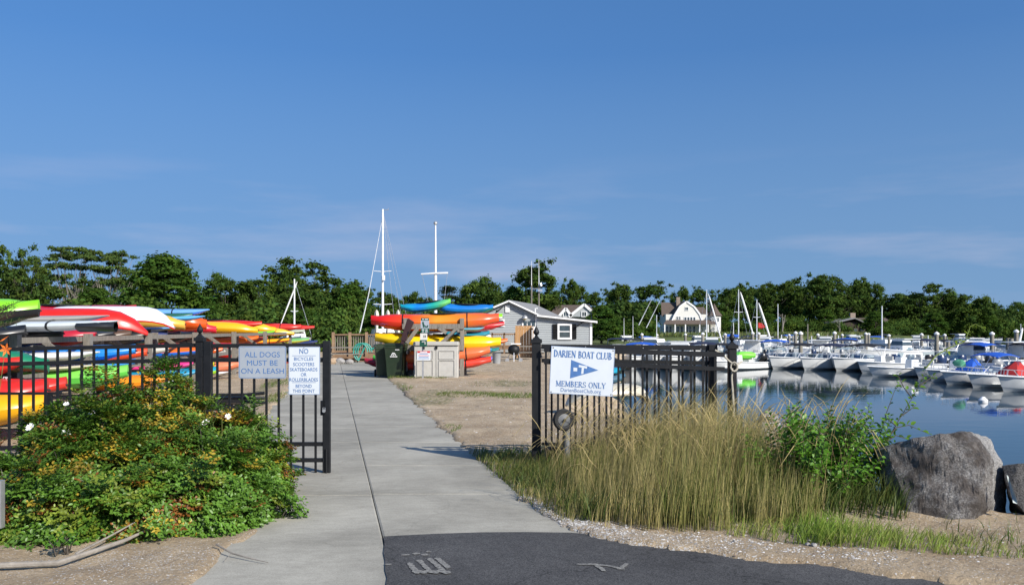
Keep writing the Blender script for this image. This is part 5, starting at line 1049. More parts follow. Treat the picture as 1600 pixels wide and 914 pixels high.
# ------------------------------------------------------------------ kayaks, canoes and boards
RED, ORG, YEL, LIME, GRN, BLU, SKY_, WHT, PNK, TEAL, GRY, CRM, NVY, CRIM, SALM, DGRN, PALE = (.60, .018, .012), (.72, .13, .01), (.78, .40, .008), (.22, .62, .02), (.01, .16, .08), (.01, .13, .60), (.12, .36, .72), (.72, .73, .74), (.65, .03, .22), (.01, .26, .38), (.34, .38, .42), (.58, .54, .42), (.015, .03, .12), (.42, .012, .03), (.72, .17, .06), (.015, .10, .07), (.45, .62, .30)
BLK = (.012, .014, .018)
def kayak(nose, L=3.6, W=.72, Hh=.36, hull=RED, deck=None, flip=False, label='', group=None, ang=8, pitch=0, kind='kayak', roll=0, grad=None, right=True, accent=None, name=None, dirt=.1, blunt=0):
    """nose = world point of the tip nearest the path; the boat runs from there to the left (or to the right)"""
    nm, cat = {'kayak': ('kayak', 'kayak'), 'canoe': ('canoe', 'canoe'), 'board': ('paddle_board', 'paddle board'), 'skiff': ('rowing_dinghy', 'dinghy')}[kind]
    t = thing(name or nm, (0, 0, 0), label, cat, group)
    hm = plastic(hull, .3, dirt) if grad is None else gradient_mat('blended_plastic', grad, L); dm = plastic(deck, .32, dirt) if deck else hm
    n = 17; lower, upper = [], []
    for i in range(n):
        s = -1 + 2 * i / (n - 1); a = abs(s)
        if kind == 'board': w = W / 2 * max(0, 1 - a ** 3.2) ** .55; zc = .06 * a ** 4; lo, up = .055 * max(.15, 1 - a ** 6), .055 * max(.15, 1 - a ** 6)
        elif kind == 'canoe': w = W / 2 * max(0, 1 - a ** 4.5) ** .75; zc = .20 * a ** 7; lo, up = Hh * (.95 + .05 * a ** 3) * max(.18, 1 - a ** 7), .0
        else: w = W / 2 * max(0, 1 - a ** 3.0) ** .70; zc = .11 * a ** 2.5; lo = Hh * .55 * max(.26, 1 - a ** 5); up = Hh * .45 * max(.30, 1 - a ** 4)
        if blunt and kind == 'kayak': w = W / 2 * max(0, 1 - a ** 5) ** .6; lo = Hh * .55 * max(.5, 1 - a ** 6); up = Hh * .45 * max(.5, 1 - a ** 6)
        w = max(w, .05); x = s * L / 2
        lower.append([(x, w * math.cos(q), zc - lo * abs(math.sin(q)) ** .75) for q in [PI + PI * j / 8 for j in range(9)]])
        upper.append([(x, w * math.cos(q), zc + up * math.sin(q) ** .85 + (.04 * (1 - abs(math.cos(q))) if kind == 'kayak' else 0)) for q in [PI * j / 8 for j in range(9)]] if kind != 'canoe' else None)
    zmin = min(p[2] for r in lower for p in r); zmax = max(p[2] for r in (upper if kind != 'canoe' else lower) for p in r)
    off = -zmin if not flip else zmax
    Mx = Matrix.Translation((0, 0, off)) @ Matrix.Rotation(PI if flip else 0, 4, 'X') @ Matrix.Rotation(math.radians(roll), 4, 'X')
    h = MB(); h.loft(lower)
    for e_ in (0, -1): h.add(lower[e_], [tuple(range(9))])
    h.xform(Mx); h.build('hull', hm, t, smooth=True)
    if kind != 'canoe':
        d = MB(); d.loft(upper)
        for e_ in (0, -1): d.add(upper[e_], [tuple(range(9))])
        d.xform(Mx); d.build('deck', dm, t, smooth=True)
    if kind == 'kayak':
        b = MB(); b.tube([(L * .06 + .42 * math.cos(q), .21 * math.sin(q), Hh * .45 + .05) for q in [2 * PI * i / 14 for i in range(15)]], .022, 5, cap=False); b.add([(L * .06 + .42 * math.cos(q), .21 * math.sin(q), Hh * .45 + .045) for q in [2 * PI * i / 14 for i in range(14)]], [tuple(range(14))]); b.xform(Mx); b.build('cockpit', M['black'], t)
        for s in (-1, 1):
            c = MB(); c.lathe([(.12, 0), (.12, .02), (.09, .035)], (s * L * .31, 0, Hh * .40), 'z', 12).xform(Mx); c.build('hatch', M['rubber'], t)
            g = MB(); x = s * (L / 2 - .02); g.tube([(x, -.05, .10), (x + s * .05, 0, .08), (x, .05, .10)], .014, 5).xform(Mx); g.build('handle', M['rubber'], t)
    if kind in ('kayak', 'board') and int(abs(nose[0]) * 37) % 2 and L > 2.5:
        for sx_ in (-.24, .27):
            i = int((sx_ + .5) * (n - 1)); rg = [(x_, y_ * 1.02, z_ * 1.02) for x_, y_, z_ in lower[i]] + [(x_, y_ * 1.02, z_ * 1.02 + .004) for x_, y_, z_ in upper[i][1:-1]]
            c = MB(); c.loft([[(x_ - .02, y_, z_) for x_, y_, z_ in rg], [(x_ + .02, y_, z_) for x_, y_, z_ in rg]], close=True).xform(Mx); c.build('strap', M['black'], t)
    if kind in ('canoe', 'skiff'):
        g = MB(); pts = [(r[0][0], r[0][1], r[0][2]) for r in lower]; g.tube(pts, .022, 5); g.tube([(r[-1][0], r[-1][1], r[-1][2]) for r in lower], .022, 5); g.xform(Mx); g.build('gunwale', plastic(accent or (.05, .05, .05), .4), t, smooth=True)
        g = MB(); 
        for s in (-.35, .35): g.box((s * L, 0, -.03), (.2, W * .82, .02))
        g.xform(Mx); g.build('seat', M['gelin'], t)
        if kind == 'canoe':
            pass
    elif kind == 'board':
        c = MB(); c.tube([(-L * .38, 0, -.05), (-L * .38, 0, -.18), (-L * .44, 0, -.2)], [.03, .02, .01], 5).xform(Mx); c.build('fin', M['black'], t)
    if accent and kind == 'board':
        c = MB(); c.loft([[(x, W / 2 * math.cos(q) * 1.004 * k, .058 * math.sin(q) * 1.03) for q in [2 * PI * j / 14 for j in range(14)]] for x, k in ((L * .36, .93), (L * .43, .82), (L * .47, .64), (L * .493, .34))], close=True).xform(Mx); c.build('tip_cover', plastic(accent, .35), t, smooth=True)
    sgn = -1 if right else 1
    a = math.radians(ang); p = Vector(nose); d = Vector((math.cos(a), math.sin(a) * (-sgn), 0)); t.location = p + d * (L / 2 * sgn)
    t.rotation_euler = (0, math.radians(pitch), -a * sgn * 1.0 if not right else a)
    return t
def K(px, yb, Y, label, **k):                      # px = column of the tip, yb = row of the underside there
    if not any(w in label for w in ('pointed', 'sea kayak', 'thin', 'magenta', 'tip', 'low right', 'far end')): k.setdefault('blunt', 1)
    g = k.pop('group', 'boats stored on the left racks'); q = P(px, yb, Y); t = kayak(q, label=label, group=g, **k)
    if k.get('kind', 'kayak') == 'kayak' and 'left' in g: t.scale = (1, 1, 1.02)
    return t
# left racks -- top tier
K(61, 519, 13.4, 'lime green kayak with a glossy black hull, nearest on the top tier', L=3.4, W=.75, Hh=.44, hull=BLK, deck=LIME, blunt=1)
K(231, 523, 20.5, 'bright red upturned canoe with a drooping pointed nose on the top tier', L=4.9, W=.9, Hh=.44, hull=RED, flip=True, kind='canoe', accent=RED)
K(213, 500, 24, 'crimson kayak lying behind the bright red canoe on the top tier', L=4.6, W=.7, Hh=.34, hull=CRIM)
K(184, 518.5, 15.6, 'long pale grey paddle board with a black tip on the top tier', L=4.3, W=.8, kind='board', hull=(.50, .55, .58), accent=BLK).scale = (1, 1, 1.7)
K(170, 506, 15.9, 'taupe padded board on top of the pale grey one', L=3.8, W=.8, kind='board', hull=(.32, .30, .27)).scale = (1, 1, 1.3)
K(272, 513.5, 23.5, 'white upturned canoe with a red gunwale stripe', L=3.6, W=.9, Hh=.42, hull=WHT, flip=True, kind='canoe', accent=RED)
K(274, 518, 24.2, 'light blue paddle board beneath the white canoe', L=3.2, kind='board', hull=SKY_)
K(289, 516, 25.8, 'pale yellow kayak nose beside the white canoe', L=3.3, W=.7, Hh=.44, hull=(.75, .42, .06), deck=(.75, .42, .06), flip=True)
K(327, 495, 27.5, 'sky blue inflatable board topmost on the stack', L=4.2, W=.8, kind='board', hull=(.14, .33, .72), pitch=1).scale = (1, 1, 2.3)
K(320, 502, 27.3, 'second sky blue board just beneath the topmost one', L=3.6, W=.8, kind='board', hull=(.1, .38, .75), pitch=1.5).scale = (1, 1, 1.8)
K(301, 505, 27.2, 'dark green kayak between the white canoe and the blue boards', L=3.6, W=.6, Hh=.26, hull=DGRN)
K(323, 517, 29, 'rounded orange kayak nose hanging past the rack', L=3.4, W=.85, Hh=.58, hull=(.70, .09, .01), flip=True, blunt=1)
K(338, 521, 32, 'crimson kayak nose under the orange one', L=3.6, W=.7, Hh=.42, hull=(.65, .02, .04), flip=True)
K(403, 523, 35, 'long yellow kayak fading to orange on the far rack', L=4.4, W=.78, Hh=.46, flip=True, grad=[(.1, (.74, .16, .01)), (.5, (.76, .36, .01)), (.95, YEL)], hull=YEL)
K(409, 516, 36.5, 'red kayak with a pale tip above the long yellow kayak', L=4.6, W=.68, Hh=.38, hull=RED, pitch=1, accent=WHT)
K(431, 522.5, 39, 'bright yellow kayak with a white patch, second yellow one along', L=4, W=.75, Hh=.50, hull=YEL, flip=True)
K(429, 525, 38, 'thin lime green kayak edge beneath the second yellow kayak', L=3.2, W=.6, Hh=.14, hull=LIME)
K(460, 524.5, 42, 'third yellow kayak, smaller, toward the far end', L=4, W=.7, Hh=.36, hull=(.75, .45, .02), flip=True)
K(491, 517, 46, 'long red sea kayak with a pink blade-like tip at the far end', L=5.2, W=.6, Hh=.34, hull=RED, pitch=2.5)
K(470, 517, 44, 'bright red kayak behind the third yellow kayak', L=4, W=.65, Hh=.36, hull=(.62, .03, .02), pitch=3)
K(476, 524, 45, 'pale grey-green kayak at the far end of the top tier', L=3.4, W=.65, Hh=.24, hull=(.40, .45, .36))
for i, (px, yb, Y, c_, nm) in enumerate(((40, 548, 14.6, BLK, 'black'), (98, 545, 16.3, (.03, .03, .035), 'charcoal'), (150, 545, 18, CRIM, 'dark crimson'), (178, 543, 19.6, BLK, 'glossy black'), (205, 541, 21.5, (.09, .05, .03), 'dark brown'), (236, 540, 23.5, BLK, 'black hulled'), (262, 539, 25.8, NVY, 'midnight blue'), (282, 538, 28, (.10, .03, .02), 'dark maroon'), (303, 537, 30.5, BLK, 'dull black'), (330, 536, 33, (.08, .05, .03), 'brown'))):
    K(px, yb, Y, '%s kayak added as shade fill under the top tier, %s from the front' % (nm, ORD[i]), L=3.4, W=.74, Hh=.36, hull=c_)  # dark hulls added to stand for the deep shade inside the racks
# second tier
K(76, 583, 13.4, 'dark green canoe behind the fence, nearest on the second tier', L=3.4, W=.8, Hh=.34, hull=(.012, .20, .10), kind='kayak', flip=True)
K(155, 566, 15.4, 'white paddle board with dark printing on the second tier', L=3.6, W=.8, kind='board', hull=WHT).scale = (1, 1, 1.6)
K(154, 580, 15.6, 'cream board beneath the white board on the second tier', L=3.2, W=.8, kind='board', hull=CRM)
K(212, 582, 17.2, 'blue kayak under the blue nosed board, second tier', L=3.3, W=.75, Hh=.16, hull=(.03, .24, .62))
K(212, 568, 17.4, 'blue kayak with a white stripe and dark logo', L=4.2, W=.74, Hh=.30, hull=(.02, .25, .66), deck=(.015, .2, .62))
K(230, 571, 19, 'orange-red kayak peeking behind the blue kayak', L=3.6, W=.74, Hh=.34, hull=(.68, .07, .02))
K(263, 561, 22, 'cream kayak with a rounded nose on the second tier', L=3.3, W=.7, Hh=.26, hull=(.50, .48, .42))
K(327, 560, 24.5, 'long bright blue kayak with an orange edge passing behind the gate post', L=4.4, W=.75, Hh=.26, hull=(.01, .16, .70), deck=ORG)
K(348, 560, 29.5, 'orange kayak tip just right of the gate post', L=3.2, W=.7, Hh=.36, hull=(.72, .12, .02))
K(366, 550, 32, 'red kayak with a white tip seen under the gate rail', L=3.4, W=.6, Hh=.28, hull=(.62, .02, .03))
K(372, 555, 33, 'white hull with a dark red stripe under the gate rail', L=3.6, W=.9, Hh=.24, hull=WHT, kind='canoe', accent=CRIM)
K(404, 537.5, 36, 'orange kayak on the far rack between the posts', L=3.4, W=.65, Hh=.26, hull=ORG)
K(418, 537.5, 38.5, 'rosy red kayak with a white tip on the far rack', L=3.2, W=.6, Hh=.26, hull=(.6, .08, .07))
K(452, 538, 42, 'yellow and orange kayak under the third yellow one', L=3.6, W=.65, Hh=.20, hull=ORG, deck=YEL)
K(483, 538, 45, 'pale green and yellow kayak on the far rack', L=3.6, W=.65, Hh=.26, hull=(.50, .50, .06), deck=(.15, .42, .15))
K(496, 541, 47, 'dark blue tarp-covered kayak at the far end of the rack', L=3.4, W=.7, Hh=.26, hull=NVY)
K(447, 562, 38, 'red kayak between the two gate signs', L=3.2, W=.65, Hh=.4, hull=RED)
# third and lowest tiers
K(32, 598, 13.0, 'red kayak with a pointed nose and white label, left edge', L=2.6, W=.8, Hh=.34, hull=(.62, .03, .02))
K(200, 607, 15.8, 'lime green kayak with blue lettering above the rose bush', L=2.7, W=.8, Hh=.36, hull=(.10, .50, .06), deck=(.18, .55, .08))
K(267, 609, 18.5, 'orange kayak nose poking out above the rose bush', L=3.0, W=.7, Hh=.26, hull=(.75, .25, .01))
K(302, 583, 22.5, 'magenta kayak on the third tier left of the gate post', L=3.1, W=.7, Hh=.24, hull=(.66, .03, .20))
K(305, 598, 22.3, 'teal blue kayak beneath the magenta one', L=3.1, W=.74, Hh=.28, hull=(.012, .25, .42))
K(286, 601, 20.5, 'white board resting above the orange kayak nose', L=2.7, kind='board', hull=WHT)
K(335, 583, 27, 'olive yellow kayak behind the gate post', L=3, W=.7, Hh=.36, hull=(.50, .42, .01))
K(352, 580, 29, 'yellow kayak tip just right of the gate post, low', L=2.6, W=.7, Hh=.26, hull=(.72, .55, .01))
K(341, 594, 26.5, 'lime and teal kayak standing low behind the gate', L=2.4, W=.7, Hh=.36, hull=(.32, .60, .02), deck=TEAL)
K(376, 584, 27.5, 'salmon orange kayak behind the dog sign', L=2.6, W=.8, Hh=.38, hull=(.68, .20, .10))
K(358, 586.5, 26.8, 'white board end behind the gate pickets', L=2.0, kind='board', hull=WHT)
K(452, 575, 34, 'red and pale kayak end behind the gate sign', L=3, W=.6, Hh=.3, hull=(.62, .06, .05))
K(75, 644, 12.6, 'long red kayak with a white label near the ground', L=3.2, W=.85, Hh=.42, hull=(.60, .02, .015))
K(104, 627, 13.6, 'red kayak end hidden in the rose bush top', L=2.6, W=.7, Hh=.30, hull=(.60, .03, .02))
K(70, 670, 12.2, 'bright yellow kayak on the ground at the left edge', L=3.2, W=.85, Hh=.44, hull=(.78, .38, .005))
# logos and lettering on the hulls
def stroke_mark(P0, w, h, m, name, parent, seed=0, n=7):
    r = random.Random(seed); b = MB(); P0 = Vector(P0)
    for i in range(n):
        x = w * (i + .5) / n - w / 2; b.bar(P0 + Vector((x - w / n * .35, -.002 * i, h * r.uniform(-.5, .1))), P0 + Vector((x + w / n * .35, -.002 * i, h * r.uniform(-.1, .5))), h * .22, .006)
    b.solo(name, m, *parent)
for px, py, Y, w, h, m, lb in ((147, 558.5, 14.98, .20, .07, 'black', 'dark wave-like printing on the white paddle board'), (160, 591, 15.35, .42, .06, 'blue', 'blue lettering on the lime green kayak'), (11, 590, 12.5, .12, .06, 'white', 'white label on the pointed red kayak'), (12, 623, 12.12, .12, .06, 'white', 'white label on the long low red kayak')):
    stroke_mark(P(px, py, Y), w, h, M[m], 'hull_decal', (lb, 'decal'), seed=px)
# rack frames
def rack_frame(Y, label, arms, zt, xn=None, n=3, nxt=0):
    xr = (-7.35 - .1 * (Y - 13.6) - .55) if xn is None else xn; t = thing('kayak_rack', (xr, Y, gz_fast(xr, Y)), label, 'rack', 'timber kayak racks')
    for j in range(n):
        x = xr - 1.15 * j; b = MB(); b.box((x, Y, zt / 2 - .05), (.13, .13, zt + .1)); b.build('post', M['wood'], t)
    for z in arms:                                     # rails running back to the next frame
        for x in (xr - .09, xr - 1.15 * (n - 1) - .09):
            dn = nxt - Y; b = MB(); b.bar((x, Y - .2, z), (x - .1 * dn, Y + dn - .25, z), .045, .10); b.build('bearer', M['wood'], t)
    b = MB(); b.bar((xr - .08, Y + .09, zt - .75), (xr - .95, Y + .09, zt - .12), .05, .1); b.build('brace', M['wood'], t)
    return t
fy = [13.9, 16.9, 20.6, 24.8, 29.8, 35.6, 42.2]
for i, Y in enumerate(fy): rack_frame(Y, 'weathered timber kayak rack frame, %s from the front along the left row' % ORD[i], (.22, .80, 1.42), 1.52, nxt=(fy + [48])[i + 1])
b = MB()
# ------------------------------------------------------------------ middle rack with its own kayaks
def midrack():
    Y = 28.62; x0, x1 = P(634, 0, Y).x, P(722, 0, Y).x; t = thing('kayak_rack', ((x0 + x1) / 2, Y, 0), 'weathered timber rack in the middle stacked with bright kayaks', 'rack', 'timber kayak racks'); z = lambda py: H - (py - HY) * Y / F
    for x in (x0, x1):
        for yy in (Y, Y + 1.6):
            MB().box((x, yy, (z(497) - .05) / 2), (.13, .13, z(497) + .05)).build('post', M['wood'], t)
    for py in (510, 543):
        for yy in (Y - .09, Y + 1.69): MB().bar((x0 - .1, yy, z(py)), (x1 + .06, yy, z(py)), .045, .17).build('beam', M['wood'], t)
    for py in (512, 545):
        for x in (x0 + .1, x1 - .1): MB().bar((x, Y - .5, z(py) - .1), (x, Y + 2.2, z(py) - .1), .05, .1).build('arm', M['wood'], t)
    for a, b_ in (((x0 + .05, 536), (x0 + .42, 512)), ((x1 - .05 - .62, 536), (x1 - .14, 513)), ((x1 - .75, 512), (x1 - .5, 520))): MB().bar((a[0], Y - .15, z(a[1])), (b_[0], Y - .15, z(b_[1])), .05, .12).build('brace', M['wood'], t)
    MB().box((x1 + .02, Y + .05, .03), (.5, .4, .1)).build('footing', M['wood'], t)
midrack()
GM_ = 'boats on the middle rack'
def KM(px, yb, Y, label, **k): k['group'] = GM_; k.setdefault('ang', 2); return K(px, yb, Y, label, **k)
def KL(px, yb, Y, label, **k): k['group'] = GM_; k['right'] = False; k.setdefault('ang', 0); return K(px, yb, Y, label, **k)
KM(780, 517, 29.1, 'big kayak blending red to orange to amber on the front of the middle rack', L=4.25, W=.8, Hh=.52, grad=[(.05, (.62, .012, .01)), (.3, (.68, .05, .01)), (.52, (.75, .26, .02)), (.68, (.74, .20, .015)), (.9, (.70, .09, .03))], hull=RED, pitch=-1.0, blunt=1)
KM(770, 491, 30.6, 'blue and teal kayak on top of the middle rack, right one', L=2.1, W=.66, Hh=.30, hull=(.01, .20, .22), deck=(.01, .16, .52), pitch=2, grad=[(0, (.01, .17, .62)), (.4, (.01, .2, .55)), (1, (.01, .16, .17))])
KM(706, 487, 30.4, 'blue to green kayak tilted on top of the middle rack, left one', L=1.75, W=.6, Hh=.28, hull=(.05, .40, .12), grad=[(0, (.01, .38, .42)), (.35, (.01, .18, .6)), (.7, (.02, .36, .28)), (1, (.16, .5, .08))], pitch=-7)
KM(662, 497, 30.9, 'thin white board poking up left of the blue-green kayak', L=1.1, W=.5, kind='board', hull=WHT, pitch=-9)
KM(751, 529, 29.3, 'slim white and yellow board below the big red-orange kayak', L=3.4, W=.75, kind='board', hull=(.66, .64, .55), pitch=1.2)
KM(740, 531, 29.4, 'pale yellow board under the slim white board', L=3.1, W=.7, kind='board', hull=(.62, .48, .06), pitch=1.2)
KM(782, 548, 29.2, 'long bright yellow kayak on the lower tier of the middle rack', L=4.2, W=.8, Hh=.50, hull=(.80, .52, .005), pitch=2.2, blunt=1)
KM(785, 508, 31.0, 'lime green and white kayak nose behind the big orange one', L=3.4, W=.7, Hh=.34, hull=WHT, deck=LIME)
KM(788, 519, 31.2, 'red kayak with white tip jutting right of the middle rack', L=3.4, W=.66, Hh=.34, hull=(.60, .02, .03))
KM(757, 517, 29.0, 'light blue board under the orange end of the big kayak', L=1.2, W=.6, kind='board', hull=(.12, .40, .55))
KM(770, 534, 31.5, 'white upturned dinghy with a blue stripe behind the yellow kayak', L=2.6, W=1.0, Hh=.46, kind='canoe', hull=WHT, flip=True, accent=TEAL)
KM(793, 543, 32, 'orange kayak tip right of the yellow kayak', L=3.0, W=.6, Hh=.28, hull=ORG)
KM(765, 530, 30.4, 'teal kayak between the white dinghy and the yellow kayak', L=1.6, W=.5, Hh=.2, hull=(.02, .22, .30))
KM(746, 557, 29.5, 'pale green kayak end low on the middle rack', L=2.4, W=.7, Hh=.32, hull=PALE)
KM(766, 551, 30, 'red trimmed kayak above the light blue one, low right', L=2.4, W=.6, Hh=.16, hull=(.62, .05, .03))
KM(768, 557, 30.3, 'light blue kayak low on the right of the middle rack', L=2.4, W=.6, Hh=.2, hull=(.04, .28, .50))
KM(780, 555, 31.5, 'teal kayak tip at the low right of the middle rack', L=2.6, W=.6, Hh=.2, hull=(.01, .20, .20))
KM(767, 567, 28.9, 'salmon orange kayak near the ground behind the storage shed', L=3.2, W=.75, Hh=.40, hull=(.70, .15, .05), pitch=-4)
KM(768, 578, 29.0, 'red-orange kayak lowest, right beneath the salmon one', L=3.4, W=.75, Hh=.32, hull=(.68, .05, .03), pitch=-2)
KM(769, 573, 29.8, 'blue kayak tip beside the lowest red-orange one', L=2.4, W=.6, Hh=.3, hull=(.05, .12, .55))
KL(570, 576, 31.6, 'dark red kayak end sticking out left behind the bins', L=2.4, W=.65, Hh=.32, hull=(.38, .015, .03))
KL(583, 570, 31.2, 'green kayak end behind the bins above the dark red one', L=2.2, W=.6, Hh=.26, hull=(.06, .40, .04))
stroke_mark(P(600, 506.5, 28.63), .24, .07, M['blue'], 'hull_decal', ('blue maker mark on the red end of the big kayak', 'decal'), seed=5, n=6)
b = MB(); b.tube([P(678, 504.5, 28.66), P(686, 504, 28.66)], .02, 5); b.solo('side_handle', M['maroon'], 'dark side handle on the big red-orange kayak', 'handle')

# wheeled bins
def bin_(px, py, Y, rz, sc, label, logo=True):
    p = G(px, py); p = Vector(((px - CX) * Y / F, Y, .03)); t = thing('wheeled_bin', (0, 0, 0), label, 'bin', 'dark green wheeled bins')
    b = MB(); b.loft([[(w * x, d * y + yo, z) for x, y in ((-1, -1), (1, -1), (1, 1), (-1, 1))] for w, d, z, yo in ((.24, .26, .04, 0), (.26, .30, .5, 0), (.295, .34, .92, 0), (.31, .355, .94, 0), (.31, .355, 1.0, 0))], close=True, cap=True); b.build('body', M['bin'], t, bevel=.015)
    l = MB(); l.loft([[(w * x, d * y + .02, z) for x, y in ((-1, -1), (1, -1), (1, 1), (-1, 1))] for w, d, z in ((.32, .37, 1.004), (.325, .375, 1.04), (.29, .33, 1.08), (.2, .24, 1.095))], close=True, cap=True); l.build('lid', M['bin'], t, bevel=.01)
    for s in (-1, 1):
        w = MB(); w.lathe([(.12, -.03), (.135, 0), (.12, .03)], (s * .27 if s > 0 else -.27, .30, .12), 'x', 16); wh = w.build('wheel', M['rubber'], t, smooth=True); h = MB(); h.lathe([(.05, -.034), (.05, .034)], (s * .27, .30, .12), 'x', 10); h.build('hub', M['bin'], wh)
    h = MB(); h.tube([(-.26, .34, .97), (-.26, .44, 1.0), (.26, .44, 1.0), (.26, .34, .97)], .018, 6); h.build('handle', M['bin'], t)
    if logo:
        g = MB(); yy = -.262; z0 = .74
        def q(a, e, k): g.prism([(x, yy - .002 * k, z0 + z) for x, z in a], (0, .004, 0))
        q([(-.085, 0), (-.055, .055), (-.03, .085), (.03, .085), (.055, .055), (.085, 0), (.05, 0), (.03, .045), (-.03, .045), (-.05, 0)], 0, 0); q([(-.02, -.0), (.02, 0), (.015, .03), (-.015, .03)], 0, 1)
        for i in range(5): q([(-.115 + i * .048, -.055), (-.075 + i * .048, -.055), (-.075 + i * .048, -.02), (-.115 + i * .048, -.02)], 0, 2 + i * .3)
        for i in range(4): q([(.06 + i * .034, .16), (.085 + i * .034, .16), (.085 + i * .034, .19), (.06 + i * .034, .19)], 0, 2)
        g.xform(Matrix.Rotation(.0949, 4, 'X')); g.build('white_logo', M['white'], t)
    t.location = p; t.rotation_euler = (0, 0, rz); t.scale = (sc,) * 3; return t
bin_(620, 590, 28.4, math.radians(-10), 1.04, 'dark green wheeled bin with a white logo, in front')
bin_(600, 588, 28.9, math.radians(12), 1.0, 'dark green wheeled bin half hidden on the left of the other', False)
b = MB(); b.prism([P(638, 497, 27.8), P(647, 503, 27.8), P(633, 534, 27.8), P(626, 531, 27.8), P(636, 499, 27.8)], (0, .09, 0)); b.prism([P(627.5, 531, 27.82), P(632.5, 533.5, 27.82), P(630, 538, 27.82), P(625.5, 537, 27.82)], (0, .05, 0)); b.solo('boat_rudder', M['maroon'], 'dark maroon rudder-shaped blade standing behind the bin lid', 'rudder', bevel=.01)
# storage shed
def shed():
    Y = 27.85; x0, x1 = P(646.5, 0, Y).x, P(715.5, 0, Y).x; z = lambda py: H - (py - HY) * Y / F; cx = (x0 + x1) / 2; D = .62
    t = thing('storage_shed', (cx, Y + D / 2, .02), 'low beige resin storage shed with double doors', 'storage shed')
    b = MB(); b.box((cx, Y + D / 2 + .05, z(540) / 2), (x1 - x0, D, z(540))); b.build('body', M['shed'], t, bevel=.02)
    l = MB(); l.box((cx, Y + D / 2, z(536) - .02), (x1 - x0 + .06, D + .1, .13), top=.97); l.build('lid', M['shedlid'], t, bevel=.03)
    mid = P(681, 0, Y).x
    for a, c in ((x0 + .02, mid - .008), (mid + .008, x1 - .02)):
        d = MB(); w = c - a; zt = z(541); d.box(((a + c) / 2, Y + .03, (zt + .06) / 2), (w, .05, zt - .06)); dr = d.build('door', M['shed'], t, bevel=.006)
        for zz, hh in ((.33, .50), (.77, .26)):
            f = MB(); 
            for s in (-1, 1): f.box(((a + c) / 2 + s * (w / 2 - .09), Y - .003, .04 + zz * .98), (.02, .03, hh)); f.box(((a + c) / 2, Y - .004, .04 + zz * .98 + s * hh / 2), (w - .18, .03, .02))
            f.build('panel_moulding', M['shedlid'], dr)
    k = MB(); k.box((mid + .02, Y - .02, z(543)), (.07, .05, .08)).build('latch', M['black'], t)
    return t
shed()

# ------------------------------------------------------------------ lettering
def text_mb(txt, w, h, origin, u, v, nrm, mat_, parent, name='lettering', bold=0.0, fit=True):
    """built-in font, flat print raised a hair above its sign; origin = centre of the line"""
    cu = bpy.data.curves.new('text', 'FONT'); cu.body = txt; cu.size = 1; cu.resolution_u = 3; cu.offset = bold
    o = bpy.data.objects.new('text', cu); C.objects.link(o); me = bpy.data.meshes.new_from_object(o); bpy.data.objects.remove(o); bpy.data.curves.remove(cu)
    co = np.array([x.co[:] for x in me.vertices]); mn, mx_ = co.min(0), co.max(0); sx_ = w / (mx_[0] - mn[0]); sy_ = h / .70 if h else sx_
    u, v, nrm, origin = Vector(u), Vector(v), Vector(nrm), Vector(origin) - world_loc(parent)
    for x in me.vertices:
        a, b_ = (x.co.x - (mn[0] + mx_[0]) / 2) * sx_, (x.co.y - .35) * sy_; x.co = origin + u * a + v * b_ + nrm * .0015
    me.materials.clear(); me.materials.append(mat_); o = bpy.data.objects.new(name, me); C.objects.link(o); o.parent = parent; return o
TK, TN = .20, .09
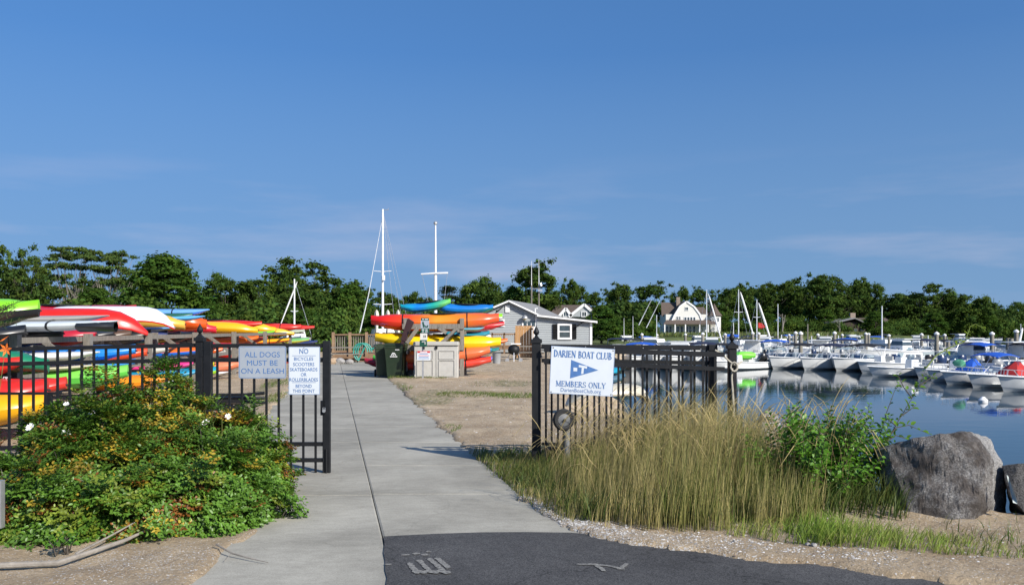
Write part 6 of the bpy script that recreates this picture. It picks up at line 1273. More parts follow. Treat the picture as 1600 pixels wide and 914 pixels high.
SER = {  # serif capitals as strokes in a unit box: x0, y0, x1, y1, width
 'D': (.86, [(.15, 0, .15, 1, TK), ('arc', .15, .5, .62, .5, -90, 90, TK), (0, .02, .3, .02, TN), (0, .98, .3, .98, TN)]), 'A': (.86, [(.08, 0, .42, 1, TN), (.42, 1, .78, 0, TK), (.2, .35, .65, .35, TN), (0, .02, .2, .02, TN), (.62, .02, .92, .02, TN)]),
 'R': (.86, [(.15, 0, .15, 1, TK), ('arc', .15, .75, .48, .25, -90, 90, TK * .8), (.35, .5, .8, 0, TK * .9), (0, .02, .3, .02, TN), (0, .98, .3, .98, TN), (.7, .02, .95, .02, TN)]), 'I': (.36, [(.16, 0, .16, 1, TK), (0, .02, .32, .02, TN), (0, .98, .32, .98, TN)]),
 'E': (.74, [(.15, 0, .15, 1, TK), (0, .03, .68, .03, TN), (0, .97, .64, .97, TN), (.15, .52, .5, .52, TN), (.66, 0, .66, .22, TN), (.62, .78, .62, 1, TN), (.5, .4, .5, .64, TN)]), 'N': (.92, [(.12, 0, .12, 1, TN), (.12, 1, .78, 0, TK), (.78, 0, .78, 1, TN), (0, .02, .25, .02, TN), (0, .98, .2, .98, TN), (.66, .98, .92, .98, TN)]),
 'B': (.78, [(.15, 0, .15, 1, TK), ('arc', .15, .76, .4, .24, -90, 90, TK * .8), ('arc', .15, .26, .5, .26, -90, 90, TK * .85), (0, .02, .3, .02, TN), (0, .98, .3, .98, TN)]), 'O': (.9, [('arc', .43, .5, .38, .5, 0, 360, TK * .85)]),
 'T': (.8, [(.4, 0, .4, 1, TK), (.02, .97, .78, .97, TN), (.04, .8, .04, 1, TN), (.76, .8, .76, 1, TN), (.25, .02, .55, .02, TN)]), 'C': (.84, [('arc', .45, .5, .4, .5, 45, 315, TK * .85), (.74, .72, .74, 1, TN), (.74, 0, .74, .25, TN)]),
 'L': (.72, [(.15, 0, .15, 1, TK), (0, .03, .66, .03, TN), (.64, 0, .64, .25, TN), (0, .98, .3, .98, TN)]), 'U': (.88, [(.15, .35, .15, 1, TK), ('arc', .43, .35, .29, .33, 180, 360, TK * .7), (.72, .35, .72, 1, TN), (0, .98, .3, .98, TN), (.6, .98, .86, .98, TN)]),
 'M': (1.08, [(.12, 0, .15, 1, TN), (.15, 1, .52, .05, TK), (.52, .05, .9, 1, TN), (.9, 1, .9, 0, TK), (0, .02, .25, .02, TN), (.74, .02, 1.05, .02, TN), (.0, .98, .2, .98, TN), (.85, .98, 1.05, .98, TN)]),
 'S': (.66, [('arc', .32, .74, .24, .24, 30, 270, TK * .75), ('arc', .32, .26, .26, .25, -150, 90, TK * .75), (.56, .75, .56, 1, TN), (.05, 0, .05, .25, TN)]), 'Y': (.86, [(.06, 1, .42, .45, TK), (.42, .45, .78, 1, TN), (.42, 0, .42, .45, TK), (.27, .02, .57, .02, TN), (-.05, .98, .22, .98, TN), (.64, .98, .9, .98, TN)]), ' ': (.45, [])}
def serif_line(txt, w, h, origin, u, v, nrm, mat_, parent):
    u, v, nrm, origin = Vector(u), Vector(v), Vector(nrm), Vector(origin); tot = sum(SER[c][0] for c in txt) + .06 * len(txt); sx_ = w / tot; x = -w / 2; b = MB(); k = 0
    def pt(a, c, i): return origin + u * (x + a * sx_) + v * ((c - .5) * h) + nrm * (.0015 + .00002 * i)
    def seg(x0, y0, x1, y1, wd):
        nonlocal k; k = (k + 1) % 25; dx, dy = (x1 - x0) * sx_, (y1 - y0) * h; L = math.hypot(dx, dy) or 1; ox, oy = -dy / L * wd * h * .42 / sx_, dx / L * wd * h * .42 / h
        b.add([pt(x0 - ox, y0 - oy, k), pt(x1 - ox, y1 - oy, k), pt(x1 + ox, y1 + oy, k), pt(x0 + ox, y0 + oy, k)], [(0, 1, 2, 3)])
    for c in txt:
        for s in SER[c][1]:
            if s[0] == 'arc':
                _, cx, cy, rx_, ry_, a0, a1, wd = s; n = 10
                for i in range(n):
                    a, q = math.radians(a0 + (a1 - a0) * i / n), math.radians(a0 + (a1 - a0) * (i + 1.05) / n); seg(cx + rx_ * math.cos(a), cy + ry_ * math.sin(a), cx + rx_ * math.cos(q), cy + ry_ * math.sin(q), wd * (.55 + .5 * abs(math.cos((a + q) / 2))))
            else: seg(*s)
        x += (SER[c][0] + .06) * sx_
    return b.build('lettering', mat_, parent, fixn=False)
UX, UZ, NY = Vector((1, 0, 0)), Vector((0, 0, 1)), Vector((0, -1, 0))
def round_rect(c, w, h, r, u, v, n=5):
    pts = []
    for sx_, sy_, a0 in ((1, 1, 0), (-1, 1, 90), (-1, -1, 180), (1, -1, 270)):
        for i in range(n + 1):
            a = math.radians(a0 + 90 * i / n); pts.append(Vector(c) + u * (sx_ * (w / 2 - r) + r * math.cos(a)) + v * (sy_ * (h / 2 - r) + r * math.sin(a)))
    return pts
def sign_plate(t, c, w, h, r, u, v, nrm, m, name='plate', th=.004):
    b = MB(); b.prism(round_rect(Vector(c) - nrm * th, w, h, r, u, v), nrm * th); return b.build(name, m, t)
def border(t, c, w, h, r, u, v, nrm, m, th=.004, z=.001):
    b = MB(); a = round_rect(Vector(c) + nrm * z, w, h, r, u, v); i = round_rect(Vector(c) + nrm * z, w - 2 * th, h - 2 * th, max(r - th, .002), u, v); n = len(a)
    b.add(a + i, [(j, (j + 1) % n, (j + 1) % n + n, j + n) for j in range(n)]); return b.build('border', m, t, fixn=False)

# ------------------------------------------------------------------ black metal fences and gates
BK = M['black']
def picket_mesh(h, w=.023): return MB().box((0, 0, h / 2), (w, w, h)).mesh('picket', BK)
def post_cap(t, x, y, z, s=.10, finial=True, parent=None):
    b = MB(); b.box((x, y, z + .02), (s + .025, s + .025, .04)); b.box((x, y, z + .055), (s, s, .03), top=.4)
    if finial: b.lathe([(.018, .06), (.022, .075), (.012, .085), (.030, .105), (.034, .125), (.024, .15), (.006, .185), (.002, .20)], (x, y, z), 'z', 12)
    return b.build('post_cap', BK, t, smooth=False)
YF = 9.6; kf = YF / F
fx = lambda px, Y=YF: (px - CX) * Y / F
fz = lambda py, Y=YF: H - (py - HY) * Y / F
# left fence run
t = thing('metal_fence', (fx(150), YF, gz_fast(fx(150), YF)), 'black picket fence panel left of the gate, in front of the kayak racks', 'fence')
x0, x1 = -8.6, fx(312)
def lz(py0, x): return fz(py0 + (fx(300) - x) / kf * .021)
for py in (539.5, 562.5, 694, 718):
    b = MB(); b.bar((x0, YF, lz(py, x0)), (x1, YF, lz(py, x1)), .044, .034, up=(0, 1, 0)); b.build('rail', BK, t)
pk = picket_mesh(1.42); x = x1 - .10
while x > x0: link('picket', pk, t, (x, YF + .003, lz(541, x) - 1.42)); x -= .1335
for px, h_ in ((-160, 1.5), (-440, 1.5)):
    MB().box((fx(px), YF, .72), (.06, .06, 1.5)).build('post', BK, t)
# hinge post and gate leaf
t = thing('gate_post', (fx(313), YF, 0), 'black gate post with a ball finial between the fence and the open gate', 'post')
MB().box((fx(312.5), YF, fz(533) / 2), (.078, .078, fz(533))).build('post', BK, t, bevel=.004); post_cap(t, fx(312.5), YF, fz(533), .08)
t = thing('gate_leaf', (fx(515), YF - .1, .03), 'black picket gate leaf carrying the dog and bicycle signs', 'gate')
Yg = YF - .02; g_ = lambda px: (px - CX) * Yg / F; gzz = lambda py: H - (py - HY) * Yg / F
MB().box((g_(325.5), Yg, (gzz(533) + gzz(738)) / 2), (.082, .07, gzz(533) - gzz(738))).build('hinge_stile', BK, t, bevel=.004)
MB().box((g_(510.5), Yg, (gzz(532.5) + gzz(740.5)) / 2), (.082, .06, gzz(532.5) - gzz(740.5))).build('latch_stile', BK, t, bevel=.004)
for py in (540, 562.5, 693.5, 718.5):
    MB().bar((g_(331), Yg, gzz(py)), (g_(505), Yg, gzz(py)), .044, .034, up=(0, 1, 0)).build('rail', BK, t)
pk = picket_mesh(gzz(542) - gzz(738.5))
for i in range(9): link('picket', pk, t, (g_(339.5 + 19.2 * i), Yg + .002, gzz(738.5)))
for px, py in ((318, 552), (318, 700)): MB().box((g_(px + 1), Yg, gzz(py)), (.09, .05, .07)).build('hinge', BK, t)
lt = MB(); lt.box((g_(505), Yg - .01, gzz(637)), (.05, .04, .16)); l_ = lt.build('latch', BK, t); q = MB(); q.lathe([(.018, -.012), (.018, .012)], (g_(508), Yg - .06, gzz(641)), 'y', 10); q.tube([(g_(508) - .012, Yg - .06, gzz(640)), (g_(508) - .012, Yg - .06, gzz(636)), (g_(508) + .012, Yg - .06, gzz(636)), (g_(508) + .012, Yg - .06, gzz(640))], .004, 5); q.build('padlock', M['galv'], l_)
MB().tube([(g_(511), Yg - .045, gzz(700)), (g_(511), Yg - .045, gzz(744))], .008, 6).build('drop_rod', BK, t)
# low black rail behind the left fence
t = thing('low_handrail', (fx(40, 10.8), 10.8, 0), 'low black metal handrail behind the left fence', 'railing')
MB().bar((-9.5, 10.8, fz(614.5, 10.8)), (fx(96, 10.8), 10.8, fz(614.5, 10.8)), .03, .045, up=(0, 1, 0)).build('rail', BK, t)
for px, w in ((30, .016), (78, .05)): MB().box((fx(px, 10.8), 10.8, fz(614.5, 10.8) / 2), (w, w, fz(614.5, 10.8))).build('post', BK, t)

# signs on the gate leaf
Ys = Yg - .038
t = thing('dog_sign', (fx(410, Ys), Ys, fz(566, Ys)), 'silver sign with blue letters about dogs on the gate', 'sign')
c = P(410, 566, Ys); w, h = 74.5 * Ys / F, 50.5 * Ys / F
sign_plate(t, c, w, h, .022, UX, UZ, NY, M['signs']); border(t, c, w - .012, h - .012, .018, UX, UZ, NY, M['bluel'], .0045)
for txt, py, wp_ in (('ALL DOGS', 553.8, 55), ('MUST BE', 566.8, 48), ('ON A LEASH', 579.4, 67)): text_mb(txt, wp_ * Ys / F, 8.3 * Ys / F, P(410 + (.3 if txt[0] == 'O' else 0), py, Ys), UX, UZ, NY, M['bluel'], t, bold=.0)
for px, py in ((381, 542.5), (438, 542.5), (410, 590)): MB().lathe([(.007, -.002), (.007, .005), (.003, .008)], P(px, py, Ys), 'y', 8).build('bolt', M['galv'], t)
t = thing('bicycle_sign', (fx(475, Ys), Ys, fz(579, Ys)), 'tall pale sign forbidding bicycles, scooters and skateboards on the gate', 'sign')
c = P(475.5, 579, Ys); w, h = 49 * Ys / F, 75 * Ys / F
sign_plate(t, c, w, h, .012, UX, UZ, NY, M['signw']); border(t, c, w - .004, h - .004, .010, UX, UZ, NY, M['bluel'], .004)
for txt, py, wp_, hp in (('NO', 548.6, 14, 7.8), ('BICYCLES', 560.5, 30, 5.2), ('SCOOTERS', 569, 33, 5.2), ('SKATEBOARDS', 577.1, 43, 5.2), ('OR', 585, 9, 5.2), ('ROLLERBLADES', 593, 44.5, 5.2), ('BEYOND', 603, 25, 5.2), ('THIS POINT', 610.6, 34.5, 5.2)):
    text_mb(txt, wp_ * Ys / F, hp * Ys / F, P(474.6 if txt != 'NO' else 474.8, py, Ys), UX, UZ, NY, M['bluel'], t, bold=.008)
for py in (555.6, 597.3): MB().box(P(475, py, Ys - .0016), (37 * Ys / F, .001, .0035)).build('divider', M['bluel'], t)
for py in (543.5, 614.5): MB().lathe([(.007, -.002), (.007, .005), (.003, .008)], P(475, py, Ys), 'y', 8).build('bolt', M['galv'], t)

# right-hand fence and rolling gate
Y1 = 9.75; Y2 = 10.05
t = thing('metal_fence', (fx(990, Y1), Y1, .0), 'black picket fence right of the path, in front of the harbour', 'fence')
pz = fz(536, Y1); MB().box((fx(838.5, Y1), Y1 + .12, pz / 2), (.10, .10, pz)).build('post', BK, t, bevel=.004); post_cap(t, fx(838.5, Y1), Y1 + .12, pz, .10)
pz2 = fz(545, Y1); xe = fx(1148, Y1); MB().box((xe, Y1 + .12, pz2 / 2 - .2), (.088, .088, pz2 + .4)).build('post', BK, t, bevel=.004); post_cap(t, xe, Y1 + .12, pz2, .09)
for (a, b_, hh) in ((545.5, 554, .055), (565.5, 576.5, .045), (700, 713, .035)):
    MB().bar((fx(850, Y1), Y1, fz(a, Y1)), (fx(1132, Y1), Y1, fz(b_, Y1)), hh, .034, up=(0, 1, 0)).build('rail', BK, t)
pk = picket_mesh(1.36)
for i in range(15):
    px = 853 + 18.9 * i; link('picket', pk, t, (fx(px, Y1), Y1 + .004, fz(547 + (px - 850) * .03, Y1) - 1.36))
t = thing('rolling_gate', (fx(980, Y2), Y2, .0), 'black rolling gate slid open behind the right fence', 'gate')
for (a, b_, hh) in ((541.5, 543.5, .055), (563, 567, .045), (693, 700, .03)):
    MB().bar((fx(846, Y2), Y2, fz(a, Y2)), (fx(1112, Y2), Y2, fz(b_, Y2)), hh, .034, up=(0, 1, 0)).build('rail', BK, t)
pk = picket_mesh(1.3)
for i in range(14):
    px = 862 + 18.6 * i; link('picket', pk, t, (fx(px, Y2), Y2 + .004, fz(544, Y2) - 1.3))
MB().box((fx(1113, Y2), Y2, fz(540, Y2) / 2), (.085, .085, fz(540, Y2))).box((fx(1113, Y2), Y2, fz(543, Y2)), (.10, .10, .07)).build('end_stile', BK, t, bevel=.004)
for px in range(870, 1100, 45):
    MB().lathe([(.006, -.004), (.006, .006)], P(px, 541 + (px - 870) * .02, Y2 - .018), 'y', 6).build('bolt', M['galv'], t)
# gate wheel
c = P(880.5, 655.5, Y1 - .22); t = thing('gate_wheel', (c.x, c.y, 0), 'black rubber tyred gate wheel with a grey hub hanging at the fence', 'roller')
rm = Matrix.Translation(c) @ Matrix.Rotation(math.radians(12), 4, 'Z')
b = MB(); b.lathe([(.078, -.030), (.105, -.034), (.118, -.018), (.121, 0), (.118, .018), (.105, .034), (.078, .030)], (0, 0, 0), 'y', 28).xform(rm); b.build('tyre', M['rubber'], t, smooth=True)
b = MB(); b.lathe([(.012, -.040), (.03, -.036), (.08, -.028), (.084, -.034), (.084, .034), (.02, .03)], (0, 0, 0), 'y', 24).xform(rm); hb_ = b.build('hub', plastic((.13, .135, .14), .45), t, smooth=True)
MB().lathe([(.014, -.06), (.014, -.03)], (0, 0, 0), 'y', 8).xform(rm).build('axle_nut', BK, hb_)
MB().bar(c + Vector((0, .05, 0)), Vector((c.x, c.y + .1, .62)), .05, .02).bar(Vector((c.x, c.y + .12, .62)), Vector((c.x, Y1 + .05, .62)), .05, .03).build('bracket', BK, t)
b = MB(); p = P(886, 668, Y1 - .16); b.lathe([(.032, .0), (.032, p.z)], (p.x, p.y, 0), 'z', 12); b.solo('bollard_pipe', mat('dull_grey_pipe', (.16, .165, .17), .6), 'short grey steel pipe under the gate wheel', 'pipe', smooth=True)

# club sign
Yc = Y1 - .035; tl, tr, br, bl = [P(*q, Yc) for q in ((861.5, 540), (961, 545.5), (957, 619), (858, 614.5))]
u = (tr - tl).normalized(); v = (tl - bl).normalized(); cc_ = (tl + tr + br + bl) / 4
t = thing('club_sign', cc_, 'white boat club sign with a blue pennant on the right fence', 'sign')
b = MB(); b.prism([tl, tr, br, bl], (0, .006, 0)); b.build('plate', M['signw'], t)
def sp(px, py): return P(px, py, Yc - .0005)
u_ = u; v_ = v
kk = Yc / F
serif_line('DARIEN BOAT CLUB', 91 * kk, 10.5 * kk, sp(911, 554.3), u_, v_, NY, M['bluel'], t)
serif_line('MEMBERS ONLY', 78.5 * kk, 8.6 * kk, sp(907.8, 600.8), u_, v_, NY, M['bluel'], t)
text_mb('DarienBoatClub.org', 63 * kk, 6.0 * kk, sp(907.5, 610.2), u_, v_, NY, M['bluel'], t, bold=.0)
b = MB(); b.prism([sp(892.5, 562), sp(935, 578.3), sp(890.7, 591)], (0, -.001, 0)); pn = b.build('pennant', M['bluel'], t)
b = MB(); o_ = Vector((0, -.0018, 0))
b.add([sp(896, 574) + o_, sp(902, 574.5) + o_, sp(901.8, 580) + o_, sp(896, 579.8) + o_], [(0, 1, 2, 3)]); b.add([sp(904.5, 569.8) + o_, sp(917.5, 572.2) + o_, sp(917, 576) + o_, sp(912.5, 574.8) + o_, sp(911.5, 584) + o_, sp(908, 584) + o_, sp(909, 574.3) + o_, sp(904.2, 573.5) + o_], [tuple(range(8))]); b.build('pennant_emblem', M['signw'], pn, fixn=False)
border(t, cc_ + Vector((0, -.0005, 0)), (tr - tl).length - .004, (tl - bl).length - .004, .004, u, v, NY, M['bluel'], .003)
for q in ((864.5, 543), (958, 548), (954.5, 616.5), (861, 612)): MB().lathe([(.007, -.002), (.007, .005)], P(*q, Yc), 'y', 8).build('bolt', BK, t)
# rope
b = MB(); p = [P(1117, 547, Y1), P(1127, 552, Y1 + .0), P(1138, 563, Y1 + .02), P(1147, 570, Y1 + .06), P(1151, 570, Y1 + .04), P(1159, 565, Y1 + .12)]; b.tube(p, .011, 7)
b.tube([P(1147 + 5.5 * math.cos(a), 573 + 7 * math.sin(a), Y1 + .055 - .004 * i) for i, a in enumerate([j * .6 for j in range(16)])], .011, 7); b.tube([P(1144, 575, Y1 + .05), P(1143, 590, Y1 + .055), P(1144.5, 610, Y1 + .05), P(1145.5, 628, Y1 + .05), P(1147, 652, Y1 + .04)], [.013, .012, .013, .016, .01], 7)
b.solo('mooring_rope', M['rope'], 'frayed pale rope knotted round the fence end post', 'rope', smooth=True)

# ------------------------------------------------------------------ dog-waste station and notice in front of the shed
Yd = 27.3; kd = Yd / F
t = thing('dog_waste_station', (fx(661, Yd), Yd, 0), 'dog waste station on a grey post with green signs, before the beige shed', 'sign')
MB().box((fx(660.5, Yd), Yd + .04, fz(497, Yd) / 2), (.055, .03, fz(497, Yd))).build('post', M['galv'], t)
c = P(664, 508.5, Yd); sign_plate(t, c, 13 * kd, 23 * kd, .02, UX, UZ, NY, M['signs'], 'sign_plate'); 
for py, hp in ((498.7, 4), (516.4, 7)): MB().box(P(664, py, Yd - .003), (13 * kd, .003, hp * kd)).build('green_band', M['dgreen'], t)
b = MB(); b.lathe([(.03, -.002), (.03, .002)], P(661, 504, Yd - .004), 'y', 10); b.bar(P(661, 505, Yd - .004), P(662.5, 511.5, Yd - .004), .05, .003, up=(0, 1, 0)); b.bar(P(662, 507, Yd - .004), P(665.5, 510, Yd - .004), .018, .003, up=(0, 1, 0)); b.box(P(666.5, 510.5, Yd - .004), (.09, .004, .04)); b.box(P(668.3, 509, Yd - .004), (.035, .004, .035)); b.build('walker_symbol', M['dgreen'], t)
for py, ws in ((498.8, (2.6, 5.2)), (515.0, (4, 3.4)), (518.0, (2.5, 4))):
    for w_, ox in zip(ws, (-3, 2.4)): MB().box(P(664 + ox, py, Yd - .0055), (w_ * kd, .001, 1.3 * kd)).build('print_line', M['signw'], t)
c = P(662, 526, Yd); b = MB(); b.box(c, (11 * kd, .05, 10.5 * kd)); b.build('leaflet_box', M['gelin'], t, bevel=.006); MB().box(P(662.4, 525.5, Yd - .028), (1.2 * kd, .001, 3.6 * kd)).build('print_line', M['black'], t); MB().box(P(664.6, 525.5, Yd - .028), (1.2 * kd, .001, 3.6 * kd)).build('print_line', M['black'], t)
b = MB(); b.box(P(661.5, 536.5, Yd - .02), (11.5 * kd, .12, 10.5 * kd), top=.95); b.build('bag_dispenser', M['dgreen'], t, bevel=.01); b = MB(); b.tube([P(659, 534, Yd - .09), P(664, 533.6, Yd - .09), P(664, 538, Yd - .09)], .012, 5).build('dispenser_mark', M['white'], t)
b = MB(); b.lathe([(.01, -.06), (.03, 0), (.015, .06)], P(662.5, 543.5, Yd - .05), 'z', 8).build('hanging_bag', M['black'], t)
c = P(662, 555.5, Yd - .0); t = thing('safety_notice', c, 'white notice with a red header fixed below the dog waste station', 'sign')
sign_plate(t, c, 21 * kd, 14.5 * kd, .01, UX, UZ, NY, M['signw']); MB().box(P(662, 549.8, Yd - .002), (20 * kd, .002, 2.8 * kd)).build('red_header', M['red'], t)
MB().box(P(662, 549.9, Yd - .004), (11 * kd, .001, 1.4 * kd)).build('print_line', M['signw'], t)
for i, (wv, m_) in enumerate(((13, 'blue'), (17, 'red'), (15, 'blue'), (17, 'blue'))): MB().box(P(662, 553.2 + i * 2.3, Yd - .002), (wv * kd, .001, .8 * kd)).build('print_line', M['blue'] if m_ == 'blue' else M['red'], t)

# ------------------------------------------------------------------ black boat trolley behind the gate
Yt = 14.2
t = thing('boat_trolley', P(355, 640, Yt), 'black folded boat trolley with long rails lying behind the gate', 'trolley')
for i, py in enumerate((617, 622.5, 628)):
    MB().tube([P(288, py + 3, Yt + .1 * i), P(330, py, Yt + .1 * i), P(384, py - .5, Yt + .1 * i), P(413, py - 3 + i * 2, Yt + .25 * i)], .03, 6).build('rail', BK, t, smooth=True)
MB().box(P(357, 623, Yt + .3), (58 * Yt / F, .5, .09), (0, .02, 0)).build('tray', M['cowlk'], t); 
b = MB(); b.box(P(345, 636, Yt + .1), (60 * Yt / F, .4, .08)); b.build('crate', BK, t)
for a, q in (((302, 630), (300, 655)), ((380, 628), (378, 668)), ((330, 630), (331, 662))): MB().tube([P(*a, Yt), P(*q, Yt)], .022, 6).build('leg', BK, t)
MB().bar(P(368, 634, Yt), P(355, 656, Yt), .05, .07).build('prop', M['wood'], t)

# ------------------------------------------------------------------ tall beach grass on the right
def inpoly(x, y, poly): return sdf(x, y, poly) < 0
def grass_patch(name, poly, n, hfn, label, tan=.5, wid=.0035, lean=.28, wind=(.5, .1), heads=0.0, seg=4, dens=None, seed=1, base_col=((.055, .075, .018), (.22, .185, .07))):
    rs = np.random.RandomState(seed); xs = [p[0] for p in poly]; ys = [p[1] for p in poly]
    x = min(xs) + (max(xs) - min(xs)) * rs.rand(n * 6); y = min(ys) + (max(ys) - min(ys)) * rs.rand(n * 6); k = inpoly(x, y, poly)
    cl = vnoise(x * 5, y * 5, seed) * .6 + vnoise(x * 14, y * 14, seed + 1) * .4; k &= rs.rand(len(x)) < np.clip((cl - .22) * 2.6, .05, 1)
    if dens is not None: k &= rs.rand(len(x)) < dens(x, y)
    x, y = x[k][:n], y[k][:n]; n = len(x); z = np.array([gz_fast(a, b) for a, b in zip(x, y)]) - .01
    h = hfn(x, y) * (.45 + .6 * rs.rand(n)); tn = np.clip(tan + rs.normal(size=n) * .28 + (vnoise(x * 2.2, y * 2.2, seed + 5) - .5) * .9, 0, 1)[:, None]
    col = (np.array(base_col[0]) * (1 - tn) + np.array(base_col[1]) * tn) * (.75 + .5 * rs.rand(n, 1))
    ln = lean * (.4 + 1.2 * rs.rand(n)); w = wid * (.6 + .8 * rs.rand(n)) * (1 - .3 * tn[:, 0])
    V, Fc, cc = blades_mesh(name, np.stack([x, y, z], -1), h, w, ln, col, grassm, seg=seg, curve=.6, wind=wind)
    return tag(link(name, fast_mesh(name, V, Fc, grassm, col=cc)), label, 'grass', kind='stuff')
TG = [(-.50, 10.7), (-.34, 9.6), (-.12, 8.6), (.12, 7.7), (.38, 7.1), (.75, 6.75), (1.2, 6.6), (1.8, 6.6), (2.25, 6.75), (2.55, 7.1), (2.7, 7.7), (2.9, 8.6), (3.2, 9.6), (2.9, 10.6), (1.9, 11.0), (.9, 10.8), (.3, 10.6), (0, 10.9)]
def hg(x, y):
    e = sdf(x, y, TG); return np.clip(.13 + .76 * smooth(-.1, 1.9, x) * (1 - .25 * smooth(2.3, 3.2, x)), .13, 1.05) * np.clip(.45 - e * 1.1, .45, 1.0) * (.75 + .5 * vnoise(x * 1.7, y * 1.7, 44))
grass_patch('beach_grass', TG, 16500, hg, 'tall tan and olive beach grass in front of the right fence', tan=.46, seed=3, wid=.0030, lean=.16, base_col=((.125, .145, .032), (.46, .375, .165)))
LOW = [(-.55, 11), (-.42, 9.8), (-.2, 8.9), (.05, 8.1), (.3, 7.4), (.65, 7.0), (1.2, 6.8), (3.2, 7.0), (3.4, 8.4), (2, 9.5), (0, 10.8)]
grass_patch('grass_understorey', LOW, 9000, lambda x, y: .14 + .22 * smooth(-.5, 1, x), 'dark green low grass at the foot of the tall beach grass', tan=.12, wid=.005, lean=.5, seed=8, base_col=((.06, .095, .018), (.2, .18, .05)))
# flowering stems with drooping seed heads
def seed_heads(n=1000, seed=9):
    rs = np.random.RandomState(seed); x = .35 + 3.6 * rs.rand(n * 4); y = 7.4 + 3.2 * rs.rand(n * 4); k = (sdf(x, y, TG) < .25) & (rs.rand(n * 4) < np.clip(.15 + x * .4, .1, 1)); x, y = x[k][:n], y[k][:n]
    mb_v, mb_f, mc = [], [], []
    for i in range(len(x)):
        z0 = gz_fast(x[i], y[i]); h = (.62 + .52 * rs.rand()) * min(1, .45 + .4 * (x[i] + .3)); ang = rs.normal() * .5 + (0.2 if rs.rand() < .75 else PI); lx, ly = math.cos(ang), math.sin(ang) * .5; ln = .10 + .22 * rs.rand()
        pts = []; dk_ = 1.3 * rs.rand() + .4
        for j in range(9):
            t = j / 8; bend = ln * t ** 2.2; droop = max(0, t - .66) * dk_; pts.append(Vector((x[i] + lx * (bend + droop * .35), y[i] + ly * (bend + droop * .35), z0 + h * (t - droop * droop * 2.2))))
        c = np.array((.46, .37, .17)) * (.7 + .6 * rs.rand()); rw = [.0016, .0016, .0015, .0014, .0013, .0018, .0038, .0042, .0012]
        b = len(mb_v) 
        for j, p in enumerate(pts):
            for q in range(3): a = q * 2.094 + i; mb_v.append((p.x + rw[j] * math.cos(a), p.y + rw[j] * math.sin(a), p.z)); mc.append(c * (1.15 if j > 5 else .85))
        for j in range(8):
            for q in range(3): mb_f.append((b + j * 3 + q, b + j * 3 + (q + 1) % 3, b + (j + 1) * 3 + (q + 1) % 3, b + (j + 1) * 3 + q))
    return tag(link('seed_heads', fast_mesh('seed_heads', mb_v, mb_f, grassm, col=np.array(mc))), 'tan drooping seed heads above the tall beach grass', 'grass', kind='stuff')
seed_heads()
# bright short grass before the boulder, weeds on the sand
BG = [(1.6, 6.5), (2.0, 6.2), (2.7, 5.95), (3.4, 5.85), (4.2, 6.0), (3.6, 6.3), (3.1, 6.7), (2.4, 6.75), (1.6, 6.8)]
grass_patch('short_grass', BG, 2100, lambda x, y: .08 + .12 * np.exp(-((x - 2.3) ** 2) / .5) + 0 * y, 'bright green short grass between the asphalt and the boulder', tan=.3, wid=.0036, lean=.55, seed=12, dens=lambda x, y: np.clip(1.1 - np.abs(x - 2.3) * .6, .10, 1), base_col=((.16, .25, .03), (.30, .27, .09)), seg=3)
grass_patch('short_grass', [(3.0, 6.0), (5.4, 5.6), (5.6, 6.6), (4.6, 7.0), (3.4, 6.9)], 420, lambda x, y: .14 + 0 * x, 'sparse green shoots in the sand before the boulder', tan=.35, wid=.004, lean=.6, seed=15, base_col=((.08, .14, .02), (.24, .2, .08)))
for i, (x0, y0, rx_, ry_, n, h, lb) in enumerate(((-.95, 20.6, .9, .7, 900, .10, 'low green weeds on the sand, centre of the bare patch'), (.05, 20.2, .6, .8, 600, .12, 'leafy green weeds on the sand nearer the club sign'), (-2.9, 22.6, .35, 1.0, 300, .1, 'thin weeds along the right path edge'), (-2.9, 27.8, .9, .5, 500, .1, 'weeds in front of the storage shed'), (-3.9, 28.0, .5, .5, 350, .12, 'weeds at the foot of the bins'),
      (-1.0, 13.6, .25, .5, 90, .08, 'few green shoots by the path edge'), (-4.35, 15.2, .25, 1.6, 500, .12, 'green weeds along the left path edge behind the gate'), (-5.3, 19.5, .3, 2.0, 600, .14, 'green weeds along the left path edge farther back'), (-6.6, 26, .4, 3.0, 500, .14, 'green weeds along the far left path edge'), (.7, 10.6, .5, .35, 500, .28, 'green weeds around the foot of the right gate post'), (-.3, 25, 1.0, 1.4, 160, .08, 'scattered weeds on the far sand'))):
    poly = [(x0 + rx_ * math.cos(a), y0 + ry_ * math.sin(a)) for a in [2 * PI * j / 12 for j in range(12)]]
    grass_patch('ground_weeds', poly, n, lambda x, y, h=h: h + 0 * x, lb, tan=.15, wid=.006, lean=.9, seed=20 + i, base_col=((.09, .15, .025), (.2, .19, .06)), seg=2)

